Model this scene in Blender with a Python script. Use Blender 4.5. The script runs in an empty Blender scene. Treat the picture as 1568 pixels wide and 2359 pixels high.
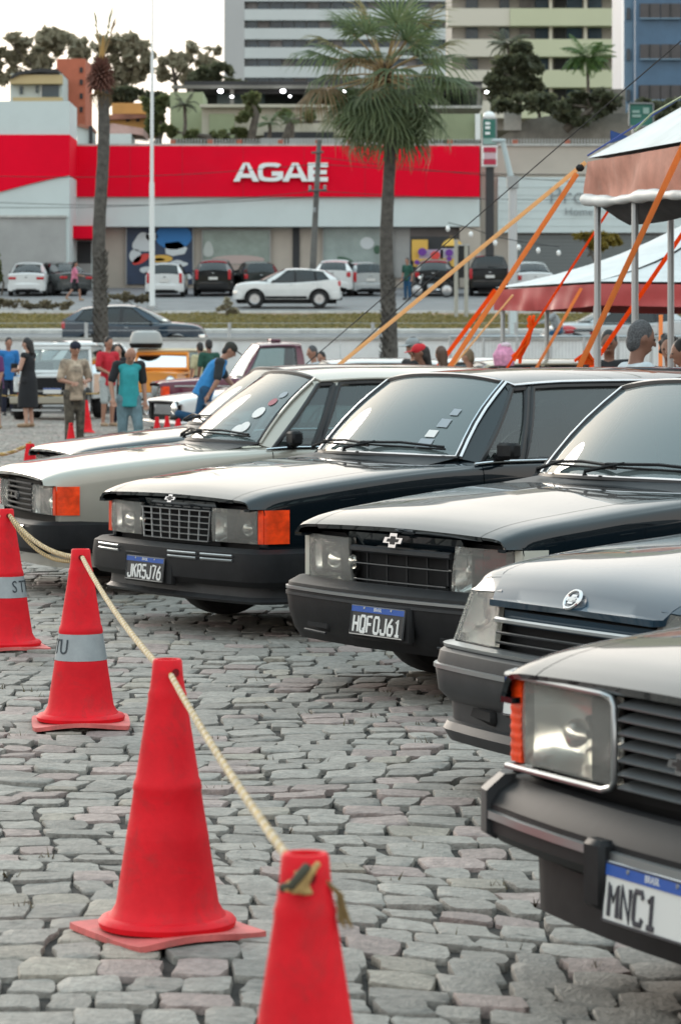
import bpy, bmesh, math, random
import numpy as np
from mathutils import Vector, Matrix
R = math.radians
random.seed(7); RNG = np.random.default_rng(11)
SC = bpy.context.scene; COL = SC.collection
# ------------------------------------------------------------ camera, sky, sun, exposure
F = 7273.0; CX, HY, CH = 784.0, 812.0, 1.48          # focal length, centre column and horizon row of the picture grid, eye height
cam = bpy.data.cameras.new('camera'); camo = bpy.data.objects.new('camera', cam); COL.objects.link(camo)
camo.location = (0, 0, CH); camo.rotation_euler = (R(90), 0, 0)
cam.sensor_fit = 'VERTICAL'; cam.sensor_height = 36; cam.lens = F / 2359 * 36
cam.shift_y = -(1179.5 - HY) / 2359
cam.clip_start = .1; cam.clip_end = 6000
cam.dof.use_dof = True; cam.dof.focus_distance = 13.6; cam.dof.aperture_fstop = 9.0
SC.camera = camo
SUN_EL, SUN_AZ = 14.0, -24.0                          # the sun stands low ahead, left of the frame, behind thin cloud
w = bpy.data.worlds.new('World'); SC.world = w; w.use_nodes = True
nt = w.node_tree; nt.nodes.clear()
sky = nt.nodes.new('ShaderNodeTexSky'); sky.sky_type = 'NISHITA'; sky.sun_disc = False
sky.sun_elevation = R(SUN_EL); sky.sun_rotation = R(SUN_AZ); sky.air_density = 1.0; sky.dust_density = 5.0; sky.ozone_density = 1.2
tco = nt.nodes.new('ShaderNodeTexCoord'); sep = nt.nodes.new('ShaderNodeSeparateXYZ'); nt.links.new(tco.outputs['Generated'], sep.inputs[0])
ov = nt.nodes.new('ShaderNodeMapRange'); ov.inputs[3].default_value = 1.0; ov.inputs[4].default_value = .9; nt.links.new(sep.outputs['Z'], ov.inputs[0])   # hazy evening sky: a little dimmer overhead
hue = nt.nodes.new('ShaderNodeMix'); hue.data_type = 'RGBA'; hue.inputs['A'].default_value = (6.1, 5.6, 5.1, 1); hue.inputs['B'].default_value = (4.9, 6.5, 7.1, 1)
nt.links.new(sep.outputs['Z'], hue.inputs['Factor'])
vm = nt.nodes.new('ShaderNodeVectorMath'); vm.operation = 'SCALE'; nt.links.new(hue.outputs['Result'], vm.inputs[0]); nt.links.new(ov.outputs[0], vm.inputs['Scale'])
veil = nt.nodes.new('ShaderNodeMix'); veil.data_type = 'RGBA'; veil.inputs['Factor'].default_value = .92; nt.links.new(vm.outputs[0], veil.inputs['B'])   # thin overcast in front of the clear sky
bg = nt.nodes.new('ShaderNodeBackground'); bg.inputs['Strength'].default_value = .12
wo = nt.nodes.new('ShaderNodeOutputWorld')
nt.links.new(sky.outputs[0], veil.inputs['A']); nt.links.new(veil.outputs['Result'], bg.inputs[0]); nt.links.new(bg.outputs[0], wo.inputs[0])
sun = bpy.data.lights.new('sun', 'SUN'); sun.energy = .6; sun.angle = R(20); sun.color = (1, .9, .8)
suno = bpy.data.objects.new('sun', sun); COL.objects.link(suno)
_sd = Vector((math.sin(R(SUN_AZ)) * math.cos(R(SUN_EL)), math.cos(R(SUN_AZ)) * math.cos(R(SUN_EL)), math.sin(R(SUN_EL))))
suno.rotation_euler = _sd.to_track_quat('Z', 'Y').to_euler()
SC.view_settings.view_transform = 'Standard'; SC.view_settings.look = 'None'
SC.view_settings.exposure = 1.18; SC.view_settings.gamma = 1
SC.render.engine = 'CYCLES'; SC.cycles.use_denoising = True
SC.cycles.max_bounces = 8; SC.cycles.transparent_max_bounces = 24; SC.cycles.caustics_reflective = False; SC.cycles.caustics_refractive = False

# ------------------------------------------------------------ helpers
def at(x, y, Y): return Vector(((x - CX) * Y / F, Y, CH - (y - HY) * Y / F))
def pxw(n, Y): return n * Y / F

MATS = {}
def mat(name, col, rough=.6, metal=0, coat=0, spec=.5, var=0, vscale=8, bump=0, bscale=40, emit=0, attr=None, detail=4, trans=0, sheen=0, scuff=0, sscale=5, scol=(.05, .045, .04)):
    if name in MATS: return MATS[name]
    m = bpy.data.materials.new(name); m.use_nodes = True; t = m.node_tree
    b = t.nodes['Principled BSDF']; c4 = (*col, 1)
    b.inputs['Base Color'].default_value = c4; b.inputs['Roughness'].default_value = rough; b.inputs['Metallic'].default_value = metal
    b.inputs['Coat Weight'].default_value = coat; b.inputs['Coat Roughness'].default_value = .03; b.inputs['Specular IOR Level'].default_value = spec
    if emit: b.inputs['Emission Color'].default_value = c4; b.inputs['Emission Strength'].default_value = emit
    if trans: b.inputs['Transmission Weight'].default_value = trans
    src = None
    if attr:
        a = t.nodes.new('ShaderNodeAttribute'); a.attribute_name = attr; src = a.outputs['Color']
    if var or bump or scuff:
        tc = t.nodes.new('ShaderNodeTexCoord')
    if var:
        n = t.nodes.new('ShaderNodeTexNoise'); n.inputs['Scale'].default_value = vscale; n.inputs['Detail'].default_value = detail; n.inputs['Roughness'].default_value = .65
        t.links.new(tc.outputs['Object'], n.inputs['Vector'])
        rp = t.nodes.new('ShaderNodeMapRange'); rp.inputs[1].default_value = .3; rp.inputs[2].default_value = .7
        rp.inputs[3].default_value = 1 - var; rp.inputs[4].default_value = 1 + var
        t.links.new(n.outputs['Fac'], rp.inputs[0])
        mx = t.nodes.new('ShaderNodeMix'); mx.data_type = 'RGBA'; mx.blend_type = 'MULTIPLY'; mx.inputs['Factor'].default_value = 1
        if src: t.links.new(src, mx.inputs['A'])
        else: mx.inputs['A'].default_value = c4
        t.links.new(rp.outputs[0], mx.inputs['B']); src = mx.outputs['Result']
    if scuff:
        n3 = t.nodes.new('ShaderNodeTexNoise'); n3.inputs['Scale'].default_value = sscale; n3.inputs['Detail'].default_value = 9; n3.inputs['Roughness'].default_value = .72; n3.inputs['Distortion'].default_value = .6
        t.links.new(tc.outputs['Object'], n3.inputs['Vector']); r3 = t.nodes.new('ShaderNodeMapRange'); r3.inputs[1].default_value = .52; r3.inputs[2].default_value = .72; r3.inputs[4].default_value = scuff
        t.links.new(n3.outputs['Fac'], r3.inputs[0]); m3 = t.nodes.new('ShaderNodeMix'); m3.data_type = 'RGBA'; m3.inputs['B'].default_value = (*scol, 1); t.links.new(r3.outputs[0], m3.inputs['Factor'])
        if src: t.links.new(src, m3.inputs['A'])
        else: m3.inputs['A'].default_value = c4
        src = m3.outputs['Result']
    if src: t.links.new(src, b.inputs['Base Color'])
    if bump:
        n2 = t.nodes.new('ShaderNodeTexNoise'); n2.inputs['Scale'].default_value = bscale; n2.inputs['Detail'].default_value = 5
        t.links.new(tc.outputs['Object'], n2.inputs['Vector'])
        bp = t.nodes.new('ShaderNodeBump'); bp.inputs['Strength'].default_value = bump; bp.inputs['Distance'].default_value = .01
        t.links.new(n2.outputs['Fac'], bp.inputs['Height']); t.links.new(bp.outputs[0], b.inputs['Normal'])
    MATS[name] = m; return m

def glassmat(name, tint, ior=1.75, rough=0.0, bumpscale=0, pale_mix=0, dcol=(.50, .62, .63)):
    if name in MATS: return MATS[name]
    m = bpy.data.materials.new(name); m.use_nodes = True; t = m.node_tree; t.nodes.clear()
    o = t.nodes.new('ShaderNodeOutputMaterial'); mx = t.nodes.new('ShaderNodeMixShader'); tr = t.nodes.new('ShaderNodeBsdfTransparent'); g = t.nodes.new('ShaderNodeBsdfGlossy'); fr = t.nodes.new('ShaderNodeFresnel')
    tr.inputs[0].default_value = (*tint, 1); g.inputs['Roughness'].default_value = rough; fr.inputs[0].default_value = ior
    if bumpscale:
        tc = t.nodes.new('ShaderNodeTexCoord'); wv = t.nodes.new('ShaderNodeTexWave'); wv.bands_direction = 'Y'; wv.inputs['Scale'].default_value = bumpscale
        t.links.new(tc.outputs['Object'], wv.inputs[0]); bp = t.nodes.new('ShaderNodeBump'); bp.inputs['Strength'].default_value = .9; bp.inputs['Distance'].default_value = .008
        t.links.new(wv.outputs['Fac'], bp.inputs['Height']); t.links.new(bp.outputs[0], g.inputs['Normal']); t.links.new(bp.outputs[0], fr.inputs['Normal'])
    if pale_mix:  # pale diffuse share: dust film and sky sheen put into the pane colour
        df = t.nodes.new('ShaderNodeBsdfDiffuse'); df.inputs[0].default_value = (*dcol, 1); m2 = t.nodes.new('ShaderNodeMixShader'); m2.inputs[0].default_value = pale_mix
        t.links.new(tr.outputs[0], m2.inputs[1]); t.links.new(df.outputs[0], m2.inputs[2]); tr = m2
    t.links.new(fr.outputs[0], mx.inputs[0]); t.links.new(tr.outputs[0], mx.inputs[1]); t.links.new(g.outputs[0], mx.inputs[2]); t.links.new(mx.outputs[0], o.inputs[0])
    MATS[name] = m; return m

def thing(name, label, cat, loc=(0, 0, 0), rz=0, group=None):
    o = bpy.data.objects.new(name, None); COL.objects.link(o); o.empty_display_size = .2
    o.location = loc; o.rotation_euler = (0, 0, rz)
    return tag(o, label, cat, group)
def tag(o, label=None, cat=None, group=None, kind=None):
    if label: o['label'] = label
    if cat: o['category'] = cat
    if group: o['group'] = group
    if kind: o['kind'] = kind
    return o
def copy_tree(o, parent=None):
    c = o.copy(); COL.objects.link(c); c.parent = parent
    for ch in o.children: copy_tree(ch, c)
    return c

class MB:
    def __init__(s): s.v = []; s.f = []; s.m = []; s.cm = 0
    def add(s, vs, fs):
        o = len(s.v); s.v += [tuple(p) for p in vs]
        s.f += [tuple(i + o for i in f) for f in fs]; s.m += [s.cm] * len(fs); return s
    def box(s, c, d, M=None, bev=0):
        x, y, z = d[0] / 2, d[1] / 2, d[2] / 2
        if bev:
            b = min(bev, x * .9, y * .9, z * .9)
            vs = []
            for sx in (-1, 1):
                for sy in (-1, 1):
                    for sz in (-1, 1):
                        vs += [(sx * x, sy * (y - b), sz * (z - b)), (sx * (x - b), sy * y, sz * (z - b)), (sx * (x - b), sy * (y - b), sz * z)]
            bm = bmesh.new()
            for p in vs: bm.verts.new(p)
            bmesh.ops.convex_hull(bm, input=bm.verts)
            bm.verts.index_update()
            vs = [v.co.copy() for v in bm.verts]; fs = [[v.index for v in f.verts] for f in bm.faces]; bm.free()
        else:
            vs = [(-x, -y, -z), (x, -y, -z), (x, y, -z), (-x, y, -z), (-x, -y, z), (x, -y, z), (x, y, z), (-x, y, z)]
            fs = [(0, 3, 2, 1), (4, 5, 6, 7), (0, 1, 5, 4), (1, 2, 6, 5), (2, 3, 7, 6), (3, 0, 4, 7)]
        c = Vector(c)
        if M is not None: vs = [M @ Vector(p) + c for p in vs]
        else: vs = [Vector(p) + c for p in vs]
        return s.add(vs, fs)
    def span(s, a, b, bev=0):
        a, b = Vector(a), Vector(b); return s.box((a + b) / 2, [abs(q) for q in (b - a)], bev=bev)
    def tube(s, pts, r, n=8, caps=True, closed=False, flat=None, up=None):
        pts = [Vector(p) for p in pts]; N = len(pts)
        rs = r if isinstance(r, (list, tuple)) else [r] * N
        rings = []; prev = None
        for i, p in enumerate(pts):
            if closed: d = pts[(i + 1) % N] - pts[i - 1]
            else: d = pts[min(i + 1, N - 1)] - pts[max(i - 1, 0)]
            if d.length < 1e-9: d = Vector((0, 0, 1))
            d.normalize()
            if up is not None: u = Vector(up) - d * d.dot(Vector(up))
            elif prev is None: u = d.orthogonal()
            else: u = prev - d * prev.dot(d)
            u.normalize(); prev = u; q = d.cross(u)
            a, b = (rs[i], rs[i]) if flat is None else (rs[i], rs[i] * flat)
            rings.append([p + u * (math.cos(2 * math.pi * k / n) * b) + q * (math.sin(2 * math.pi * k / n) * a) for k in range(n)])
        vs = [p for g in rings for p in g]; fs = []
        M = N if closed else N - 1
        for i in range(M):
            j = (i + 1) % N
            for k in range(n): fs.append((i * n + k, i * n + (k + 1) % n, j * n + (k + 1) % n, j * n + k))
        if caps and not closed: fs += [tuple(range(n - 1, -1, -1)), tuple((N - 1) * n + k for k in range(n))]
        return s.add(vs, fs)
    def lathe(s, prof, n=32, M=None, c=(0, 0, 0), arc=None):
        vs = []; fs = []; P = len(prof)
        for k in range(n):
            t = 2 * math.pi * k / n
            for r, z in prof: vs.append(Vector((r * math.cos(t), r * math.sin(t), z)))
        for k in range(n):
            j = (k + 1) % n
            for i in range(P - 1): fs.append((k * P + i, j * P + i, j * P + i + 1, k * P + i + 1))
        if M is not None: vs = [M @ p for p in vs]
        return s.add([p + Vector(c) for p in vs], fs)
    def ball(s, c, r, n=10, M=None):
        r = (r, r, r) if not isinstance(r, (tuple, list)) else r
        m = n // 2 + 1; vs = []; fs = []
        for i in range(m + 1):
            ph = math.pi * i / m
            for k in range(n):
                t = 2 * math.pi * k / n; vs.append(Vector((r[0] * math.sin(ph) * math.cos(t), r[1] * math.sin(ph) * math.sin(t), r[2] * math.cos(ph))))
        for i in range(m):
            for k in range(n): fs.append((i * n + k, (i + 1) * n + k, (i + 1) * n + (k + 1) % n, i * n + (k + 1) % n))
        if M is not None: vs = [M @ p for p in vs]
        return s.add([p + Vector(c) for p in vs], fs)
    def prism(s, poly, h, M=None, c=(0, 0, 0)):
        n = len(poly); vs = [Vector((p[0], p[1], 0)) for p in poly] + [Vector((p[0], p[1], h)) for p in poly]
        fs = [tuple(range(n - 1, -1, -1)), tuple(range(n, 2 * n))] + [(i, (i + 1) % n, n + (i + 1) % n, n + i) for i in range(n)]
        if M is not None: vs = [M @ p for p in vs]
        return s.add([p + Vector(c) for p in vs], fs)
    def grid(s, S, us, vs_, skip=None, flip=False, rim=0, thick=None):
        nu, nv = len(us), len(vs_)
        P = [[Vector(S(u, v)) for v in vs_] for u in us]
        vs = [p for row in P for p in row]; fs = []
        for i in range(nu - 1):
            for j in range(nv - 1):
                q = (i * nv + j, (i + 1) * nv + j, (i + 1) * nv + j + 1, i * nv + j + 1)
                if skip and skip(q, vs): continue
                fs.append(q[::-1] if flip else q)
        if rim:
            edge = [i * nv for i in range(nu)] + [(nu - 1) * nv + j for j in range(1, nv)] + [i * nv + nv - 1 for i in range(nu - 2, -1, -1)] + [j for j in range(nv - 2, 0, -1)]
            used = {i for f in fs for i in f}
            nrm = {}
            for f in fs:
                n_ = (vs[f[1]] - vs[f[0]]).cross(vs[f[2]] - vs[f[0]])
                if n_.length > 1e-12:
                    n_.normalize()
                    for i in f: nrm[i] = nrm.get(i, Vector()) + n_
            base = len(vs); idx = {}
            for e in edge:
                if e in used:
                    n_ = nrm[e].normalized()
                    if MB.ref and n_.dot(vs[e] - MB.ref(vs[e])) < 0: n_ = -n_
                    idx[e] = len(vs); vs.append(vs[e] - n_ * rim)
            for a_, b_ in zip(edge, edge[1:] + edge[:1]):
                if a_ in idx and b_ in idx: fs.append((a_, idx[a_], idx[b_], b_) if not flip else (a_, b_, idx[b_], idx[a_]))
        return s.add(vs, fs)
    def mesh(s, name, mats, smooth=True, angle=40):
        me = bpy.data.meshes.new(name); me.from_pydata(s.v, [], s.f)
        for m in (mats if isinstance(mats, (list, tuple)) else [mats]): me.materials.append(m)
        if s.cm or any(s.m): me.polygons.foreach_set('material_index', s.m)
        bm = bmesh.new(); bm.from_mesh(me); bmesh.ops.recalc_face_normals(bm, faces=bm.faces) if s.recalc else None; bm.to_mesh(me); bm.free()
        if smooth:
            me.polygons.foreach_set('use_smooth', [True] * len(me.polygons)); me.set_sharp_from_angle(angle=R(angle))
        me.update(); return me
    recalc = True; ref = None
    def build(s, name, mats, parent=None, smooth=True, angle=40):
        o = bpy.data.objects.new(name, s.mesh(name, mats, smooth, angle)); COL.objects.link(o); o.parent = parent; return o

def new(me, name, parent=None):
    o = bpy.data.objects.new(name, me); COL.objects.link(o); o.parent = parent; return o
def textmesh(txt, size, depth=.002, sx=1.0, bold=0.0, align='CENTER', res=3, spacing=1.0):
    cu = bpy.data.curves.new('lettering', 'FONT'); cu.body = txt; cu.size = size; cu.extrude = depth; cu.offset = bold; cu.align_x = align; cu.align_y = 'CENTER'; cu.resolution_u = res; cu.space_character = spacing
    o = bpy.data.objects.new('lettering', cu); COL.objects.link(o)
    dg = bpy.context.evaluated_depsgraph_get(); me = bpy.data.meshes.new_from_object(o.evaluated_get(dg))
    bpy.data.objects.remove(o); bpy.data.curves.remove(cu)
    me.transform(Matrix.Diagonal((sx, 1, 1, 1))); return me
def lettering(txt, size, m, parent, M, **k):
    me = textmesh(txt, size, **k); me.transform(M); me.materials.clear(); me.materials.append(m); return new(me, 'lettering', parent)
def pch(pts):
    x = np.array([p[0] for p in pts], float); y = np.array([p[1] for p in pts], float)
    h = np.diff(x); d = np.diff(y) / h; m = np.zeros(len(x)); m[0], m[-1] = d[0], d[-1]
    for i in range(1, len(x) - 1):
        if d[i - 1] * d[i] > 0:
            w1, w2 = 2 * h[i] + h[i - 1], h[i] + 2 * h[i - 1]; m[i] = (w1 + w2) / (w1 / d[i - 1] + w2 / d[i])
    def f(q):
        if q <= x[0]: return y[0] + m[0] * (q - x[0]) * 0
        if q >= x[-1]: return y[-1]
        i = int(np.searchsorted(x, q) - 1); i = max(i, 0); t = (q - x[i]) / h[i]
        return float((2*t**3-3*t*t+1)*y[i] + (t**3-2*t*t+t)*h[i]*m[i] + (-2*t**3+3*t*t)*y[i+1] + (t**3-t*t)*h[i]*m[i+1])
    return f
def lin(a, b, n): return [a + (b - a) * i / (n - 1) for i in range(n)]
def lerp(a, b, t): return a + (b - a) * t
# orientation that takes a flat drawing (x right, y up, z out) to face -Y (towards the camera)
FACE = Matrix(((1, 0, 0, 0), (0, 0, -1, 0), (0, 1, 0, 0), (0, 0, 0, 1)))
def facing(loc, rz=0): return Matrix.Translation(loc) @ Matrix.Rotation(rz, 4, 'Z') @ FACE
# ------------------------------------------------------------ setting: cobbled lot, road, verge, service road, forecourt, hill
def strip(name, rows, m, x0=-420, x1=420, nx=1):
    mb = MB(); us = lin(x0, x1, nx + 1)
    mb.grid(lambda u, v: (u, rows[v][0], rows[v][1]), us, list(range(len(rows))))
    o = mb.build(name, m, None, False); o['kind'] = 'structure'; return o
DIRT = mat('joint_dirt', (.024, .021, .018), .95, var=.5, vscale=9, bump=.4, bscale=60)
GROUND = strip('ground', [(-60, -.018), (88.2, -.018)], DIRT)
ASPH = mat('asphalt', (.16, .165, .17), .85, var=.12, vscale=1.2, bump=.2, bscale=80)
strip('road', [(88.6, 1.30), (97.5, 1.34), (106, 2.12)], ASPH)
CONC = mat('pale_concrete', (.42, .42, .40), .85, var=.25, vscale=2.5)
strip('kerb', [(106, 2.12), (106.02, 2.24), (106.9, 2.29)], CONC)
VERGE = mat('verge_soil', (.20, .13, .07), .95, var=.5, vscale=.8)
strip('verge', [(106.9, 2.27), (113, 2.55), (124, 3.02)], VERGE)
strip('far_kerb', [(124, 3.03), (124.03, 3.12), (124.5, 3.13)], CONC)
strip('service_road', [(124.5, 3.06), (135, 3.76)], mat('asphalt_worn', (.20, .20, .20), .85, var=.15, vscale=.8))
strip('forecourt', [(135, 3.764), (140, 4.02), (151, 4.6)], mat('forecourt_paving', (.17, .17, .175), .85, var=.2, vscale=.7))
strip('hillside', [(151, 4.6), (163, 4.8), (164, 10.8), (185, 11.4), (230, 14.5), (420, 20), (5500, 21)], mat('hill_soil', (.12, .11, .08), .95, var=.4, vscale=.2))

STONE = mat('cobble_stone', (.3, .3, .29), (0.72), var=.34, vscale=30, bump=.7, bscale=80, scuff=.55, sscale=1.6, scol=(.11, .10, .085), attr='tint', detail=6)
def cobbles():
    rows = []; y = 4.2
    while y < 76:
        d = random.uniform(.165, .235); rows.append((y, d)); y += d
    A = []                                  # corner quads in laid-out coordinates
    for (y, d) in rows:
        hw = .135 * y + 1.5; x = -hw - random.uniform(0, .15)
        while x < hw:
            wd = random.choice((random.uniform(.11, .16), random.uniform(.13, .215), random.uniform(.14, .19))); A.append((x, y, wd, d)); x += wd
    A = np.array(A); n = len(A); x, y, wd, d = A.T
    g = RNG.uniform(.003, .011, n)
    cx = np.stack([x + g, x + wd - g, x + wd - g, x + g], 1); cy = np.stack([y + g, y + g, y + d - g, y + d - g], 1)
    cx += RNG.uniform(-.014, .012, (n, 4)); cy += RNG.uniform(-.015, .013, (n, 4))
    def warp(X, Y):
        X2 = X + .10 * np.sin(.55 * Y + .4 * X) + .05 * np.sin(1.7 * Y) - .06 * (Y - 8) * np.exp(-((Y - 8) / 8) ** 2)
        Y2 = Y + .26 * np.sin(.75 * X + .35 * Y) + .10 * np.sin(1.9 * X - .5 * Y) + .05 * np.sin(3.3 * X + 1.1 * Y)
        return X2, Y2
    # slew each stone a little in its own bed
    mx, my = cx.mean(1, keepdims=True), cy.mean(1, keepdims=True); th = RNG.normal(0, .075, (n, 1))
    rx, ry = cx - mx, cy - my; cx, cy = mx + rx * np.cos(th) - ry * np.sin(th), my + rx * np.sin(th) + ry * np.cos(th)
    cx, cy = warp(cx, cy)
    zt = RNG.normal(0, .0028, n) + .010 * np.sin(1.1 * x + .6 * y) * np.sin(.8 * y - .3 * x)
    base = np.array([.242, .224, .200]); tint = base[None] * RNG.uniform(.80, 1.14, (n, 1))
    pk = RNG.random(n); tint[pk < .16] *= np.array([1.10, .93, .95]); tint[(pk > .16) & (pk < .24)] *= np.array([1.04, 1.0, .93]); tint[pk > .8] *= .88
    tilt = RNG.normal(0, .022, (n, 2)); ctr = np.stack([cx.mean(1), cy.mean(1)], 1)
    def outline(i):
        c = np.stack([cx[i], cy[i]], 1); out = []
        for k in range(4):
            p, q, r_ = c[k - 1], c[k], c[(k + 1) % 4]
            t1, t2 = random.uniform(.06, .34), random.uniform(.06, .34)
            out += [q + (p - q) * t1 * .6, q + (r_ - q) * t2 * .6]
            out.append((q + r_) / 2 + RNG.normal(0, .0055, 2))
        return np.array(out)
    def stone(i, lo):
        if lo:
            o = np.stack([cx[i], cy[i]], 1); k = 4
            ins = ctr[i] + (o - ctr[i]) * .86
            v = [(p[0], p[1], zt[i] - .022) for p in o] + [(p[0], p[1], zt[i]) for p in ins]
            f = [(4, 5, 6, 7)] + [(a, (a + 1) % 4, 4 + (a + 1) % 4, 4 + a) for a in range(4)]
            return v, f
        o = outline(i); k = 12; rel = o - ctr[i]
        def ring(sc, z, jit=0): return [(ctr[i][0] + p[0] * sc, ctr[i][1] + p[1] * sc, zt[i] + z + p[0] * tilt[i][0] + p[1] * tilt[i][1] + (random.uniform(-jit, jit))) for p in rel]
        v = ring(1.0, -.03) + ring(.995, -.006, .002) + ring(.965, -.001, .0015) + ring(.55, .0005, .002)
        f = []
        for L in range(3): f += [(L * k + a, L * k + (a + 1) % k, (L + 1) * k + (a + 1) % k, (L + 1) * k + a) for a in range(k)]
        f.append(tuple(3 * k + a for a in range(k)))
        return v, f
    # the 300 stones that show largest in the frame are objects of their own
    px = CX + ctr[:, 0] * F / ctr[:, 1]; py = HY + CH * F / ctr[:, 1]
    inside = (px > -40) & (px < 1608) & (py < 2390) & ~((px > 620) & (px < 800) & (py > 2000)) & ~((px > 180) & (px < 600) & (py > 2080) & (py < 2200))
    order = [i for i in np.argsort(ctr[:, 1]) if inside[i]][:300]; own = set(order)
    def mk(name, V, Fc, T, par):
        me = bpy.data.meshes.new(name); me.from_pydata(V, [], Fc); me.materials.append(STONE)
        ca = me.color_attributes.new('tint', 'FLOAT_COLOR', 'POINT'); ca.data.foreach_set('color', np.asarray(T, np.float32).ravel())
        me.polygons.foreach_set('use_smooth', [True] * len(me.polygons)); me.set_sharp_from_angle(angle=R(50)); return new(me, name, par)
    for i in order:
        v, f = stone(i, False); mk('cobblestone', v, f, [(*tint[i], 1)] * len(v), GROUND)
    V, Fc, T = [], [], []
    for i in range(n):
        if i in own: continue
        v, f = stone(i, ctr[i][1] > 30); b = len(V); V += v; Fc += [tuple(q + b for q in ff) for ff in f]; T += [(*tint[i], 1)] * len(v)
    o = mk('cobblestones', V, Fc, T, GROUND); o['kind'] = 'stuff'
cobbles()
TUFT = mat('weed_tuft', (.10, .075, .035), .9, var=.5, vscale=40)
mb = MB()
for k in range(70):
    y = random.uniform(5.8, 15); x = random.uniform(-.13, .13) * y; c = Vector((x, y, -.012))
    for j in range(random.randint(3, 8)):
        a = random.uniform(0, 6.28); h = random.uniform(.012, .04); d = Vector((math.cos(a) * h * .8, math.sin(a) * h * .8, h)); s_ = Vector((-math.sin(a), math.cos(a), 0)) * .003; p = c + Vector((random.uniform(-.03, .03), random.uniform(-.012, .012), 0)); mb.add([p - s_, p + s_, p + d], [(0, 1, 2)])
mb.recalc = False; o = mb.build('weeds', TUFT, None, False); tag(o, 'small dry weeds growing in the joints of the cobbles', 'weeds', kind='stuff')
# white wall between lot and road
WALLW = mat('white_render', (.74, .76, .76), .8, var=.10, vscale=1.5, scuff=.35, sscale=.8, scol=(.3, .29, .27))
t = thing('retaining_wall', 'long white rendered wall between the cobbled lot and the road', 'wall', (0, 88.3, 0))
for k in range(10):
    MB().span((-60 + 12 * k + .01, -.15, -.1), (-60 + 12 * (k + 1) - .01, .15, 1.83)).build('wall_panel', WALLW, t, False)
MB().span((-60, -.2, 1.83), (60, .2, 1.9)).build('coping', CONC, t, False)
t = thing('mesh_fence', 'thin grey wire fence with posts along the white wall', 'fence', (0, 88.3, 1.9))
GALV = mat('galvanised_steel', (.42, .44, .45), .45, .7)
for x_ in range(-20, 24, 4):
    MB().tube([(x_ + .9, 0, 0), (x_ + .9, 0, .42)], .05, 8).build('post', GALV, t)
for z_ in (.2, .4): MB().tube([(-20, 0, z_), (24, 0, z_)], .006, 5).build('wire', GALV, t)
# ------------------------------------------------------------ cars
MB.ref = lambda p: Vector((p[0] + .05, 0, .45))
# car space: x = metres behind the nose, y = the car's right hand side, z = up
def paint(name, col, rough=.28, metal=0.0):
    m = mat(name, col, rough, metal, coat=1.0, var=.04, vscale=3); m.node_tree.nodes['Principled BSDF'].inputs['Coat IOR'].default_value = 1.52; m.node_tree.nodes['Principled BSDF'].inputs['Specular IOR Level'].default_value = .06; return m
CHROME = mat('chrome', (.62, .63, .65), .12, 1.0)
DULLCHROME = mat('dull_chrome', (.40, .42, .43), .28, .9)
BLKPL = mat('black_plastic', (.010, .0105, .012), .55, spec=.2, var=.25, vscale=12, scuff=.12, sscale=6, scol=(.06, .058, .054))
GREYPL = mat('grey_plastic', (.03, .032, .035), .5, spec=.3, var=.2, vscale=10)
RUBBER = mat('tyre_rubber', (.016, .016, .017), .8, bump=.2, bscale=60)
SEAL = mat('rubber_seal', (.012, .012, .014), .45)
VOID = mat('engine_bay_black', (.006, .006, .007), .9)
FABRIC = mat('seat_cloth', (.035, .036, .04), .9)
GLASS = glassmat('car_glass', (.50, .60, .60), 2.0, pale_mix=.19); SGLASS = glassmat('side_glass', (.55, .66, .66), 1.8, pale_mix=.05)  # teal diffuse share stands in for sky reflected in the glass
DGLASS = glassmat('tinted_glass', (.10, .13, .15), 1.7)
LENS = glassmat('headlight_lens', (.86, .88, .86), 1.6, .03, 60, pale_mix=.17, dcol=(.74, .73, .68))  # pale diffuse share stands in for light scattered by the flutes
REFL = mat('lamp_reflector', (.85, .85, .82), .2, .9)
AMBER = mat('amber_lens', (.80, .055, .006), .4, coat=.1, spec=.3, var=.4, vscale=11)  # colour noise stands in for reflection and shading inside the lens
WHITEL = mat('clear_signal_lens', (.55, .54, .47), .2, coat=.5)
REDL = mat('red_lens', (.42, .012, .02), .2, coat=.6)
RIM = mat('alloy_rim', (.45, .46, .47), .3, .8)
PL_B = mat('plate_black', (.02, .02, .022), .5); PL_W = mat('plate_white', (.62, .62, .60), .5); PL_BLUE = mat('plate_blue', (.008, .07, .33), .5)
INK_W = mat('plate_ink_white', (.7, .7, .68), .5); INK_B = mat('plate_ink_black', (.03, .03, .04), .5); PL_Y = mat('plate_yellow', (.6, .5, .1), .5)

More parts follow.
